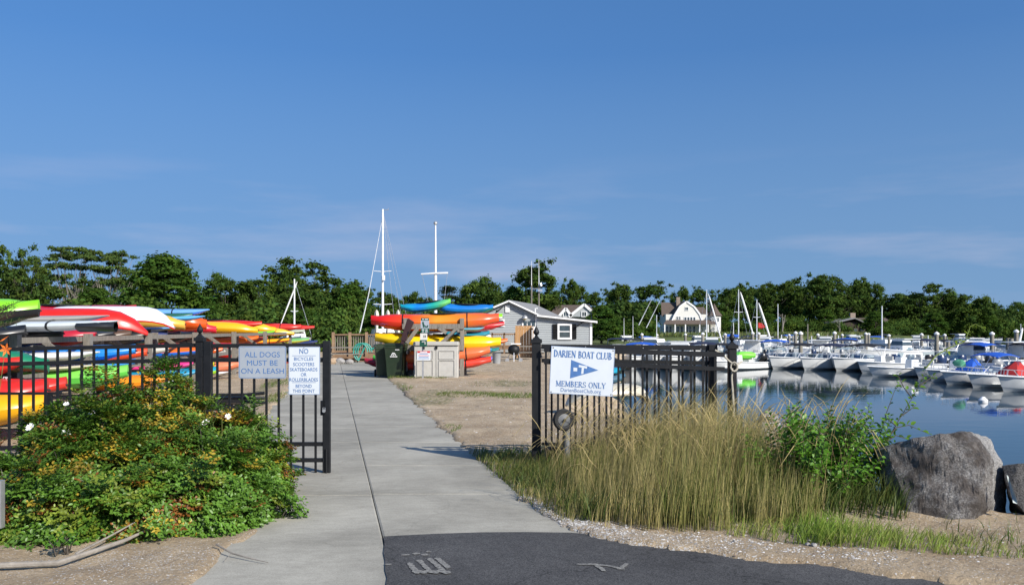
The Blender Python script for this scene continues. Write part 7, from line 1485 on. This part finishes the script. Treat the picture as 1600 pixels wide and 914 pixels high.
# ------------------------------------------------------------------ leafy foliage helper: compound leaves on shoots
def leaflets(centres, dirs, norms, length, width, cols, name, m, fold=.25):
    """each leaflet: 6-point pointed oval folded on its midrib (4 triangles as 2 quads)"""
    d = dirs / np.linalg.norm(dirs, axis=1)[:, None]; nn = norms - d * (norms * d).sum(1)[:, None]; nn /= np.linalg.norm(nn, axis=1)[:, None] + 1e-9; s = np.cross(d, nn); n = len(centres)
    L = length[:, None]; w = width[:, None]; base = centres; mid = centres + d * L * .5 - nn * L * .04; tip = centres + d * L - nn * L * .16
    l1 = centres + d * L * .28 + s * w * .48 + nn * w * fold; l2 = centres + d * L * .68 + s * w * .40 + nn * w * fold * .8; r1 = centres + d * L * .28 - s * w * .48 + nn * w * fold; r2 = centres + d * L * .68 - s * w * .40 + nn * w * fold * .8
    V = np.stack([base, l1, l2, tip, r2, r1, mid], 1).reshape(-1, 3); f = np.array([[0, 1, 2, 6], [6, 2, 3, 4], [0, 6, 4, 5]]); Fc = (f[None] + (np.arange(n) * 7)[:, None, None]).reshape(-1, 4)
    return fast_mesh(name, V, Fc, m, col=np.repeat(cols, 7, 0))
rosem = leaf_mat('rose_foliage', (1, 1, 1), .3, .42, .45)
MOUNDS = [(-3.35, 8.15, .62, .6, 1.04), (-3.85, 7.9, .62, .6, .80), (-2.75, 8.2, .5, .55, .76), (-4.4, 7.7, .5, .5, .42), (-2.95, 7.05, .75, .62, .52), (-3.5, 7.1, .62, .66, .60), (-2.50, 7.25, .42, .5, .46), (-2.18, 7.30, .24, .22, .24), (-2.0, 7.28, .14, .12, .18), (-3.95, 7.2, .4, .45, .42), (-3.15, 7.7, .66, .5, .82), (-2.52, 8.2, .32, .4, .62)]
def rose():
    rs = np.random.RandomState(5); t = thing('rugosa_rose_bush', (-3.1, 7.6, gz_fast(-3.1, 7.6)), 'big mounded beach rose bush with yellow and brown leaves and white flowers', 'bush')
    tips, nrm = [], []
    for i, (cx, cy, rx_, ry_, h) in enumerate(MOUNDS):
        k = int(700 * rx_ * (h + .35) / .9); d = rs.normal(size=(k, 3)); d[:, 2] = np.abs(d[:, 2]) * .95 - .12; d /= np.linalg.norm(d, axis=1)[:, None]
        p = np.array([cx, cy, 0]) + d * np.array([rx_, ry_, h]); p += d * ((vnoise(p[:, 0] * 6 + 50, p[:, 2] * 6 + p[:, 1] * 5, 3) - .42) * .36)[:, None]; tips.append(p); nrm.append(d)
    tips, nrm = np.vstack(tips), np.vstack(nrm)
    keep = np.ones(len(tips), bool)
    for cx, cy, rx_, ry_, h in MOUNDS: keep &= (((tips - np.array([cx, cy, 0])) / np.array([rx_ * .80, ry_ * .80, h * .80])) ** 2).sum(1) > 1
    tips, nrm = tips[keep], nrm[keep]; tips[:, 2] = np.maximum(tips[:, 2], .05); K_ = len(tips)
    # deeper shoots give dark interior with real shade
    deep = tips - nrm * (.10 + .16 * rs.rand(K_))[:, None]; 
    ex, en = [], []                                   # long stray shoots breaking the outline
    for i in rs.choice(K_, 90):
        dr = nrm[i] * .7 + np.array([rs.normal() * .35, rs.normal() * .2, .55]); dr /= np.linalg.norm(dr); ln = .10 + .24 * rs.rand() * (1 if tips[i][2] > .3 else .5)
        for q in range(5): ex.append(tips[i] + dr * ln * (q + 1) / 5 + np.array([0, 0, -.02 * q])); en.append(dr)
    allp = np.vstack([tips, deep[::2], ex]); alln = np.vstack([nrm, nrm[::2], en])
    C_, D_, N_, L_, W_, CO = [], [], [], [], [], []
    yel = vnoise(allp[:, 0] * 2.6, allp[:, 2] * 3.2 + allp[:, 1], 12); brn = vnoise(allp[:, 0] * 3.1 + 9, allp[:, 2] * 3.0 + allp[:, 1], 17)
    for i in range(len(allp)):
        nl = rs.randint(6, 10); up = alln[i] * .7 + np.array([0, 0, .6]); a0 = rs.rand() * 6.28; hi = allp[i][2] > .45
        tone = .75 + .5 * rs.rand(); q = rs.rand()
        yk = q < (.27 if (yel[i] > .57 and hi) else .025); bk = (not yk) and rs.rand() < (.24 if brn[i] > .62 else .03)
        base = np.array((.40, .29, .03)) * (.7 + .5 * rs.rand()) if yk else np.array((.26, .10, .025)) if bk else np.array((.090, .185, .022)) * (1.2 if allp[i][2] < .4 else 1)
        if not yk and not bk and rs.rand() < .16: base = np.array((.19, .25, .03))
        t1 = np.cross(up, [.3, .9, .2]); t1 /= np.linalg.norm(t1); t2 = np.cross(up, t1); t2 /= np.linalg.norm(t2)
        for j in range(nl):
            a = a0 + j * 2.4; dr = (t1 * math.cos(a) + t2 * math.sin(a)) * .9 + up * (.25 + .5 * rs.rand()); dr /= np.linalg.norm(dr); rl = .055 + .05 * rs.rand(); org = allp[i] + dr * .01; side = np.cross(dr, up); side /= np.linalg.norm(side) + 1e-9
            for f_, sd__ in ((.35, 1), (.35, -1), (.7, 1), (.7, -1), (1, 0)):
                C_.append(org + dr * rl * f_); D_.append(dr * (.55 if sd__ else 1) + side * sd__ * .8); N_.append(up + rs.normal(size=3) * .35); L_.append(.022 + .020 * rs.rand()); W_.append(.016 + .010 * rs.rand()); CO.append(base * tone * (.8 + .4 * rs.rand()))
    me = leaflets(np.array(C_), np.array(D_), np.array(N_), np.array(L_), np.array(W_), np.array(CO), 'leaves', rosem)
    o = link('leaves', me, t); o.location = -world_loc(t); tag(o, kind='stuff')
    st = MB(); rr = random.Random(3)
    for i in range(0, K_, 5):
        p = Vector(tips[i]); m_ = min(MOUNDS, key=lambda q: (q[0] - p.x) ** 2 + (q[1] - p.y) ** 2); r0 = Vector((m_[0] + (p.x - m_[0]) * .3, m_[1] + (p.y - m_[1]) * .3, 0)); st.tube([r0, r0.lerp(p, .55) + Vector((0, 0, .08)), p], [.006, .004, .002], 4, cap=False)
    tag(st.build('stems', M['bark'], t), kind='stuff')
    pet = mat('white_petal', (.80, .80, .76), .6, var=.05); yc = mat('yellow_stamens', (.75, .5, .05), .7)
    for px, py, s in ((104, 632, .022), (144, 645, .028), (48, 668, .034), (103, 678, .038), (322, 661, .032), (357, 651, .027)):
        # put the flower just outside the leaves along its sight line
        best = None
        for Y in np.arange(6.4, 9.0, .02):
            p = P(px, py, Y)
            if any(((p.x - a) / (b + .05)) ** 2 + ((p.y - c) / (d + .05)) ** 2 + (p.z / (e + .05)) ** 2 < 1 for a, c, b, d, e in MOUNDS): best = p; break
        p = P(px, py, (best.y if best else 7.6) - .16); f = MB(); fr = Euler((math.radians(50) + rr.uniform(-.3, .3), rr.uniform(-.4, .4), 0)).to_matrix()
        for k in range(5):
            a = 2 * PI * k / 5; w = .62; ring = [Vector((math.cos(a + u) * r * s, math.sin(a + u) * r * s, h * s)) for u, r, h in ((0, .1, 0), (-w, .75, .22), (-w * .6, 1.15, .42), (0, 1.05, .30), (w * .6, 1.15, .42), (w, .75, .22))]
            f.add([fr @ (q + Vector((0, 0, .0015 * k))) + p for q in ring], [(0, 1, 2, 3), (0, 3, 4, 5)])
        fl = f.build('flower', pet, t, fixn=False); c = MB(); c.lathe([(s * .05, 0), (s * .22, s * .1), (s * .1, s * .2)], (0, 0, 0), 'z', 8).xform(Matrix.Translation(p) @ fr.to_4x4()); c.build('stamens', yc, fl)
    return t
rose()
# reed blades standing through the bush and dry stalks
grass_patch('reed_blades', [(-3.4, 7.2), (-2.4, 7.2), (-2.4, 8.4), (-3.4, 8.4)], 60, lambda x, y: 1.15 + 0 * x, 'green reed blades poking up through the rose bush', tan=.25, wid=.006, lean=.3, seed=41, base_col=((.10, .16, .04), (.3, .25, .1)))
# small seedling at the bush foot
rs = np.random.RandomState(77)
def sprig(name, stems, lab, cat, lsize=(.05, .028), col=(.08, .19, .02), per=14, seed=1, parts=0, group=None, stemm=None, var=.3):
    """stems: list of point lists; leaves alternate along each; the first 'parts' leaves are single objects"""
    rs = np.random.RandomState(seed); base = stems[0][0]; t = thing(name, base, lab, cat, group); sb = MB(); C_, D_, N_, L_, W_, CO = [], [], [], [], [], []
    for pts in stems:
        pts = [Vector(p) for p in pts]; n = len(pts); sb.tube(pts, [max(.0015, .006 * (1 - i / n)) for i in range(n)], 5, cap=False); ln = sum((b - a).length for a, b in zip(pts, pts[1:])); k = max(4, int(per * ln / .5))
        for j in range(k):
            u = .18 + .82 * (j + .5) / k; i = min(int(u * (n - 1)), n - 2); v = u * (n - 1) - i; p = pts[i].lerp(pts[i + 1], v); d = (pts[i + 1] - pts[i]).normalized(); a = j * 2.4 + rs.rand(); o_ = Vector((math.cos(a), math.sin(a), .1 + .3 * rs.rand())); dr = (o_ - d * o_.dot(d)).normalized() * .9 + d * .45
            C_.append(p + dr * .008); D_.append(dr); N_.append((rs.normal() * .4, -.4 + rs.normal() * .4, 1)); s = lsize[0] * (.7 + .6 * rs.rand()) * (1.0 if u < .85 else .7); L_.append(s); W_.append(s * lsize[1] / lsize[0]); CO.append(np.array(col) * (1 - var + 2 * var * rs.rand()))
    C_, D_, N_, L_, W_, CO = map(np.array, (C_, D_, N_, L_, W_, CO)); order = np.argsort(-C_[:, 2])
    a = order[:parts]; b = order[parts:]
    if len(b): o = link('leaves', leaflets(C_[b], D_[b], N_[b], L_[b], W_[b], CO[b], 'leaves', rosem), t); o.location = -world_loc(t); tag(o, kind='stuff')
    for i in a: o = link('leaf', leaflets(C_[i:i + 1], D_[i:i + 1], N_[i:i + 1], L_[i:i + 1], W_[i:i + 1], CO[i:i + 1], 'leaf', rosem), t); o.location = -world_loc(t)
    sb.build('stem', stemm or M['bark'], t, smooth=True); return t
def stemset(root, n, spread, h, seed, lean=(0, 0)):
    r = random.Random(seed); out = []
    for i in range(n):
        a = r.uniform(0, 6.28); s = spread * r.random() ** .5; b = Vector(root) + Vector((r.uniform(-.12, .12) * spread * 3, r.uniform(-.1, .1) * spread * 3, 0)); tp = b + Vector((math.cos(a) * s + lean[0], math.sin(a) * s + lean[1], h * r.uniform(.55, 1))); out.append([b, b.lerp(tp, .35) + Vector((0, 0, .03)), b.lerp(tp, .7) + Vector((r.uniform(-.03, .03), 0, .02)), tp])
    return out
q = P(100, 862, 6.05); sprig('seedling', stemset((q.x, q.y, .04), 8, .12, .14, 2), 'small green seedling in the sand before the rose bush', 'plant', (.045, .028), per=16, seed=4)
# shrub by the boulder
root = Vector((2.78, 7.75, .02))
ss = stemset(root, 60, .50, .92, 11) + stemset(root + Vector((.3, .15, 0)), 30, .42, .80, 12) + stemset(root + Vector((-.38, -.1, 0)), 40, .36, .78, 13) + stemset(root + Vector((.05, -.1, 0)), 30, .40, .50, 14)
sprig('beach_shrub', ss, 'bright green leafy shrub between the tall grass and the boulder', 'shrub', (.058, .036), col=(.10, .235, .022), per=24, seed=21, parts=60)
Yb = 7.9
def pl(*pts): return [P(x, y, Yb + .02 * i) for i, (x, y) in enumerate(pts)]
br = [pl((1352, 745), (1372, 712), (1392, 678), (1408, 650), (1425, 622), (1436, 603), (1447, 575)), pl((1392, 678), (1400, 668), (1420, 664), (1438, 672), (1452, 678)), pl((1385, 690), (1400, 680), (1418, 686), (1436, 688)), pl((1408, 650), (1422, 640), (1432, 632)), pl((1425, 622), (1412, 605), (1405, 590), (1402, 585)), pl((1436, 603), (1452, 592), (1462, 586)), pl((1372, 712), (1392, 708), (1405, 702)), pl((1380, 700), (1366, 680), (1360, 668)), pl((1400, 665), (1388, 655), (1382, 648))]
sprig('shrub_branch', br, 'long leafy branch arching up to the right over the water', 'branch', (.052, .032), col=(.12, .25, .02), per=15, seed=22, parts=110, var=.25)
br = [pl((1345, 760), (1336, 700), (1326, 660), (1318, 640)), pl((1330, 760), (1318, 715), (1306, 690), (1298, 672)), pl((1360, 740), (1372, 690), (1385, 645), (1398, 610), (1406, 600))]
sprig('shrub_branch', br, 'upright shrub twigs with few leaves left of the arching branch', 'branch', (.045, .028), col=(.10, .22, .02), per=9, seed=23, parts=20, var=.25)
# yellow-green tendrils high above the right boats
Yt_ = 7.0; tp = lambda *pts: [P(x, y, Yt_) for x, y in pts]
sprig('vine_tendril', [tp((1447, 575), (1462, 556), (1480, 545), (1508, 533), (1512, 522), (1516, 510), (1524, 506), (1535, 512), (1540, 516)), tp((1508, 533), (1500, 532), (1490, 533)), tp((1480, 545), (1478, 552))], 'yellow-green vine tendril curling up in front of the far moored boats', 'vine', (.032, .018), col=(.24, .34, .02), per=7, seed=24, parts=12, stemm=leaf_mat('tendril_stem', (.2, .3, .02)) if 0 else mat('tendril_stem', (.16, .22, .03), .6))

# ------------------------------------------------------------------ boulders
def boulder(name, pts, label, mats_, stain, seed, cuts=4, amp=.02, loc=None):
    bm = bmesh.new()
    for p in pts: bm.verts.new(p)
    r = bmesh.ops.convex_hull(bm, input=bm.verts); bmesh.ops.delete(bm, geom=[g for g in r['geom_interior'] if isinstance(g, bmesh.types.BMVert)], context='VERTS')
    bmesh.ops.recalc_face_normals(bm, faces=bm.faces)
    bmesh.ops.bevel(bm, geom=list(bm.edges), offset=.005, segments=1, affect='EDGES')
    bmesh.ops.triangulate(bm, faces=bm.faces)
    for _ in range(cuts): 
        ed = [e for e in bm.edges if e.calc_length() > .03]
        bmesh.ops.subdivide_edges(bm, edges=ed, cuts=1, use_grid_fill=True); bmesh.ops.triangulate(bm, faces=[f for f in bm.faces if len(f.verts) > 4])
    bm.normal_update(); co = np.array([v.co[:] for v in bm.verts]); no = np.array([v.normal[:] for v in bm.verts])
    d = (fbm(co[:, 0] * 4 + co[:, 1] * 2, co[:, 2] * 4 + 7, seed, 5) * 1.5 + (np.abs(fbm(co[:, 0] * 9, co[:, 2] * 9 + co[:, 1] * 5, seed + 3, 3)) - .12) * 1.4) * amp
    for v, n_, dd in zip(bm.verts, no, d): v.co += Vector(n_) * dd
    me = bpy.data.meshes.new(name); c = Vector(loc) if loc else Vector((co[:, 0].mean(), co[:, 1].mean(), co[:, 2].min()))
    for v in bm.verts: v.co -= c
    bm.to_mesh(me); bm.free(); me.materials.append(mats_); return tag(link(name, me, None, c), label, 'boulder', 'granite boulders at the water edge')
def granite(name, pale, dark, stain_axis=None):
    m = bpy.data.materials.new(name); m.use_nodes = True; nt = m.node_tree; L = nt.links; b = nt.nodes['Principled BSDF']; N = nt.nodes.new; tc = N('ShaderNodeTexCoord')
    def noise(sc, det=8, ro=.7):
        n = N('ShaderNodeTexNoise'); n.inputs['Scale'].default_value = sc; n.inputs['Detail'].default_value = det; n.inputs['Roughness'].default_value = ro; L.new(tc.outputs['Object'], n.inputs[0]); return n
    def ramp(src, a, ca, c, cb): r = N('ShaderNodeValToRGB'); e = r.color_ramp.elements; e[0].position = a; e[0].color = (*ca, 1); e[1].position = c; e[1].color = (*cb, 1); L.new(src, r.inputs[0]); return r
    n1 = noise(5); g = ramp(n1.outputs[0], .35, tuple(c * .75 for c in pale), .65, tuple(c * 1.2 for c in pale)); n2 = noise(70, 3); sp = ramp(n2.outputs[0], .42, (.38,) * 3, .58, (1.45,) * 3)
    k = N('ShaderNodeMix'); k.data_type = 'RGBA'; k.blend_type = 'MULTIPLY'; k.inputs[0].default_value = .8; L.new(g.outputs[0], k.inputs[6]); L.new(sp.outputs[0], k.inputs[7])
    out = k.outputs[2]
    if stain_axis:
        n3 = noise(2.6, 9); d = ramp(noise(9, 8).outputs[0], .35, tuple(c * .6 for c in dark), .7, tuple(c * 1.7 for c in dark))
        ge = N('ShaderNodeNewGeometry'); dp = N('ShaderNodeVectorMath'); dp.operation = 'DOT_PRODUCT'; L.new(tc.outputs['Object'], dp.inputs[0]); dp.inputs[1].default_value = stain_axis[:3]
        a = N('ShaderNodeMath'); a.operation = 'MULTIPLY_ADD'; a.inputs[1].default_value = .55; L.new(n3.outputs[0], a.inputs[0]); L.new(dp.outputs['Value'], a.inputs[2])
        mr = N('ShaderNodeMapRange'); mr.inputs[1].default_value = stain_axis[3]; mr.inputs[2].default_value = stain_axis[3] + .05; L.new(a.outputs[0], mr.inputs[0])
        n4 = noise(3.7, 9); m4 = N('ShaderNodeMapRange'); m4.inputs[1].default_value = .36; m4.inputs[2].default_value = .56; m4.inputs[3].default_value = .15; m4.inputs[4].default_value = 1.0; L.new(n4.outputs[0], m4.inputs[0])
        mm = N('ShaderNodeMath'); mm.operation = 'MULTIPLY'; L.new(mr.outputs[0], mm.inputs[0]); L.new(m4.outputs[0], mm.inputs[1])
        x = N('ShaderNodeMix'); x.data_type = 'RGBA'; L.new(mm.outputs[0], x.inputs[0]); L.new(out, x.inputs[6]); L.new(d.outputs[0], x.inputs[7]); out = x.outputs[2]
    L.new(out, b.inputs['Base Color']); b.inputs['Roughness'].default_value = .85; b.inputs['Specular IOR Level'].default_value = .3
    nb = noise(26, 9, .75); bp = N('ShaderNodeBump'); bp.inputs['Strength'].default_value = 1.0; bp.inputs['Distance'].default_value = .045; L.new(nb.outputs[0], bp.inputs['Height']); L.new(bp.outputs[0], b.inputs['Normal']); return m
bp_ = [P(1366, 704, 7.75), P(1384, 699, 7.6), P(1432, 687, 7.45), P(1470, 678, 7.35), P(1500, 677, 7.32), P(1522, 692, 7.25), P(1541, 722, 7.15), P(1539, 742, 7.1), P(1527, 772, 7.02), P(1520, 826, 6.95), P(1478, 824, 6.98), P(1428, 820, 7.1), P(1404, 788, 7.3), P(1382, 752, 7.5), P(1369, 725, 7.7),
       P(1525, 678, 7.75), P(1548, 686, 7.9), P(1566, 722, 7.9), P(1560, 745, 7.6), P(1572, 790, 7.8), P(1545, 830, 7.25), P(1380, 700, 8.3), P(1460, 690, 8.5), P(1530, 690, 8.5), P(1400, 830, 8.4), P(1560, 830, 8.4)]
boulder('boulder', bp_, 'large pale granite boulder with a dark brown weathered front face', granite('stained_granite', (.36, .35, .335), (.085, .073, .065), (-.72, -.62, .12, .02)), None, 5, amp=.022, loc=P(1470, 820, 7.4))
b2 = [P(1566, 728, 7.6), P(1590, 724, 7.5), P(1660, 722, 7.5), P(1680, 800, 7.2), P(1600, 800, 7.15), P(1578, 775, 7.3), P(1568, 745, 7.5), P(1570, 730, 8.2), P(1670, 730, 8.3), P(1670, 810, 8.2), P(1580, 800, 8.0), P(1620, 808, 7.2)]
boulder('boulder', b2, 'dark granite boulder cut by the right edge of the frame', granite('dark_granite', (.12, .115, .11), (.1, .1, .1)), None, 9, amp=.015)
b = MB(); b.prism([P(1573, 742, 7.12), P(1576, 745, 7.12), P(1588, 776, 7.0), P(1590, 787, 7.0), P(1583, 785, 7.0), P(1579, 768, 7.08)], (.01, .02, 0)); b.solo('torn_sheet', mat('pale_plastic_sheet', (.42, .47, .45), .7, bump=.4, bscale=20), 'torn pale plastic strip wedged between the two boulders', 'litter')
for i, (px, py, s, lb) in enumerate(((423, 0, 0, ''),)): pass
for (px, py, s, lb) in ((1262, 857, .018, 'small grey pebble by the asphalt edge, left of the pair'), (1272, 859, .022, 'small dark pebble by the asphalt edge, right of the pair'), (1148, 851, .015, 'small white stone by the asphalt edge')):
    bm = bmesh.new(); bmesh.ops.create_icosphere(bm, subdivisions=2, radius=s)
    for v in bm.verts: v.co *= 1 + R.uniform(-.15, .15); v.co.z *= .7
    me = bpy.data.meshes.new('pebble'); bm.to_mesh(me); bm.free(); me.materials.append(M['stone']); q = G(px, py, .05); tag(link('pebble', me, None, (q.x, q.y, gz_fast(q.x, q.y) + s * .4)), lb, 'stone', 'stones by the asphalt edge')
b = MB(); q = G(773, 760, .05); b.box((q.x, q.y, gz_fast(q.x, q.y) + .008), (.06, .02, .004), (0, .1, .3)); b.solo('bottle_cap_strip', M['bluec'], 'tiny blue scrap of litter at the path edge', 'litter')

# driftwood, dead twigs, leaning post
def gp(px, py, dz=.02): q = G(px, py, .05); return Vector((q.x, q.y, max(gz_fast(q.x, q.y), .03) + dz))
b = MB(); b.tube([gp(-60, 892, .03), gp(10, 887, .035), gp(90, 884, .03), gp(150, 868, .04), gp(195, 853, .05), gp(232, 843, .08)], [.018, .021, .020, .017, .014, .007], 9); b.tube([gp(118, 874, .05), gp(170, 852, .07), gp(216, 838, .13)], [.010, .007, .004], 6); b.solo('driftwood_branch', M['drift'], 'long grey driftwood branch lying on the sand at lower left', 'driftwood', smooth=True)
b = MB(); b.tube([gp(338, 858, .03), gp(362, 866, .03), gp(392, 872, .02), gp(419, 877, .015)], [.007, .006, .005, .002], 6); b.tube([gp(362, 866, .03), gp(350, 874, .01)], [.003, .002], 5); b.solo('driftwood_twig', M['drift'], 'thin pale twig on the sand beside the path', 'twig', smooth=True)
b = MB(); r = random.Random(8)
for i in range(26):
    p = P(r.uniform(-60, 10), r.uniform(760, 840), 7.0); 
    q = P(r.uniform(0, 62), r.uniform(715, 830), 6.9 + r.uniform(-.2, .2)); m_ = p.lerp(q, .5) + Vector((0, 0, r.uniform(-.03, .06))); b.tube([p, m_, q], [.006, .004, .0015], 5, cap=False)
    for k in range(2): s = p.lerp(q, r.uniform(.4, .9)); b.tube([s, s + Vector((r.uniform(.02, .12), r.uniform(-.05, .05), r.uniform(-.06, .1)))], [.003, .001], 4, cap=False)
b.solo('dead_twigs', M['drift'], 'tangle of bare grey twigs at the left edge', 'twigs', smooth=True); C.objects[-1]['kind'] = 'stuff' if 0 else 'stuff'
b = MB(); b.bar(P(0, 824, 6.4), P(0, 750, 6.4), .045, .05); b.solo('leaning_post', M['galv'], 'short grey square post at the left edge of the frame', 'post')
# day lily and feathery evergreen sprig at the upper left
ol = mat('orange_petal', (.72, .17, .02), .6); t = thing('day_lily', P(-20, 760, 6.3), 'orange day lily on a thin stem at the left edge', 'flower'); MB().tube([P(-20, 760, 6.3), P(-6, 650, 6.3), P(6, 560, 6.3), P(9, 548, 6.3)], [.004, .003, .002, .002], 5).build('stem', mat('green_stem', (.10, .16, .04), .6), t)
f = MB(); c = P(10, 546, 6.3)
for k in range(6): a = 2 * PI * k / 6 + .2; u1 = Vector((math.cos(a), -.35, math.sin(a))); s1 = Vector((-math.sin(a), 0, math.cos(a))); f.add([c, c + u1 * .025 + s1 * .010, c + u1 * .052, c + u1 * .025 - s1 * .010], [(0, 1, 2, 3)])
f.build('flower', ol, t, fixn=False); f = MB(); c = P(-2, 534, 6.3); f.add([c, c + Vector((.03, 0, .02)), c + Vector((.075, 0, .045)), c + Vector((.03, 0, .008))], [(0, 1, 2, 3)]); f.build('bud', ol, t, fixn=False)
stems_ = []; r = random.Random(4)
for i in range(16):
    p = P(-40, 500 + r.uniform(-20, 22), 6.2); q = P(r.uniform(5, 42), 490 + r.uniform(-22, 18), 6.2); stems_.append([p, p.lerp(q, .5) + Vector((0, 0, -.01)), q])
sprig('evergreen_sprig', stems_, 'feathery green evergreen sprig in front of the lime kayak', 'branch', (.026, .004), col=(.10, .17, .035), per=70, seed=31)

# ------------------------------------------------------------------ seawall, things on the shore behind the fence
t = thing('seawall', (3.6, 15.9, -.25), 'pale concrete seawall edge at the water behind the fence', 'wall')
for i in range(5):
    a, q = Vector((2.2 + i * .62, 16.5 - i * .26, -.12)), Vector((2.2 + (i + 1) * .62 - .02, 16.5 - (i + 1) * .26, -.12)); MB().bar(a + Vector((0, 0, -.5)), q + Vector((0, 0, -.5)), .55, 1.0).build('block', M['concrete'], t, bevel=.02)
bm = bmesh.new(); bmesh.ops.create_icosphere(bm, subdivisions=3, radius=.16)
for v in bm.verts: v.co *= 1 + R.uniform(-.22, .22)
me = bpy.data.meshes.new('rock'); bm.to_mesh(me); bm.free(); me.materials.append(M['stone']); q = P(1200, 658, 15.0); tag(link('weedy_rock', me, None, q), 'rough barnacled rock standing on the seawall end', 'rock')
b = MB(); b.box(P(1200, 690, 15.0) , (.35, .35, .7)); b.solo('wall_end_block', M['concrete'], 'stained concrete block under the barnacled rock', 'block', bevel=.03)
kayak(P(1014, 630, 16.6), L=1.7, W=.6, Hh=.20, hull=(.5, .46, .36), kind='canoe', flip=True, label='cream upturned dinghy on the sand behind the fence', group='dinghies on the beach', accent=(.5, .46, .36), ang=20, name='rowing_dinghy')
for px, py, Y, c_, lb in ((976, 600, 26, (.06, .13, .18), 'slate blue kayak end on the beach behind the club sign'), (968, 590, 27, TEAL, 'teal kayak on the beach rack behind the club sign'), (972, 582, 28, NVY, 'dark blue kayak on the beach rack behind the club sign')):
    kayak(P(px, py, Y), L=1.6, W=.5, Hh=.26, hull=c_, label=lb, group='dinghies on the beach', ang=25)
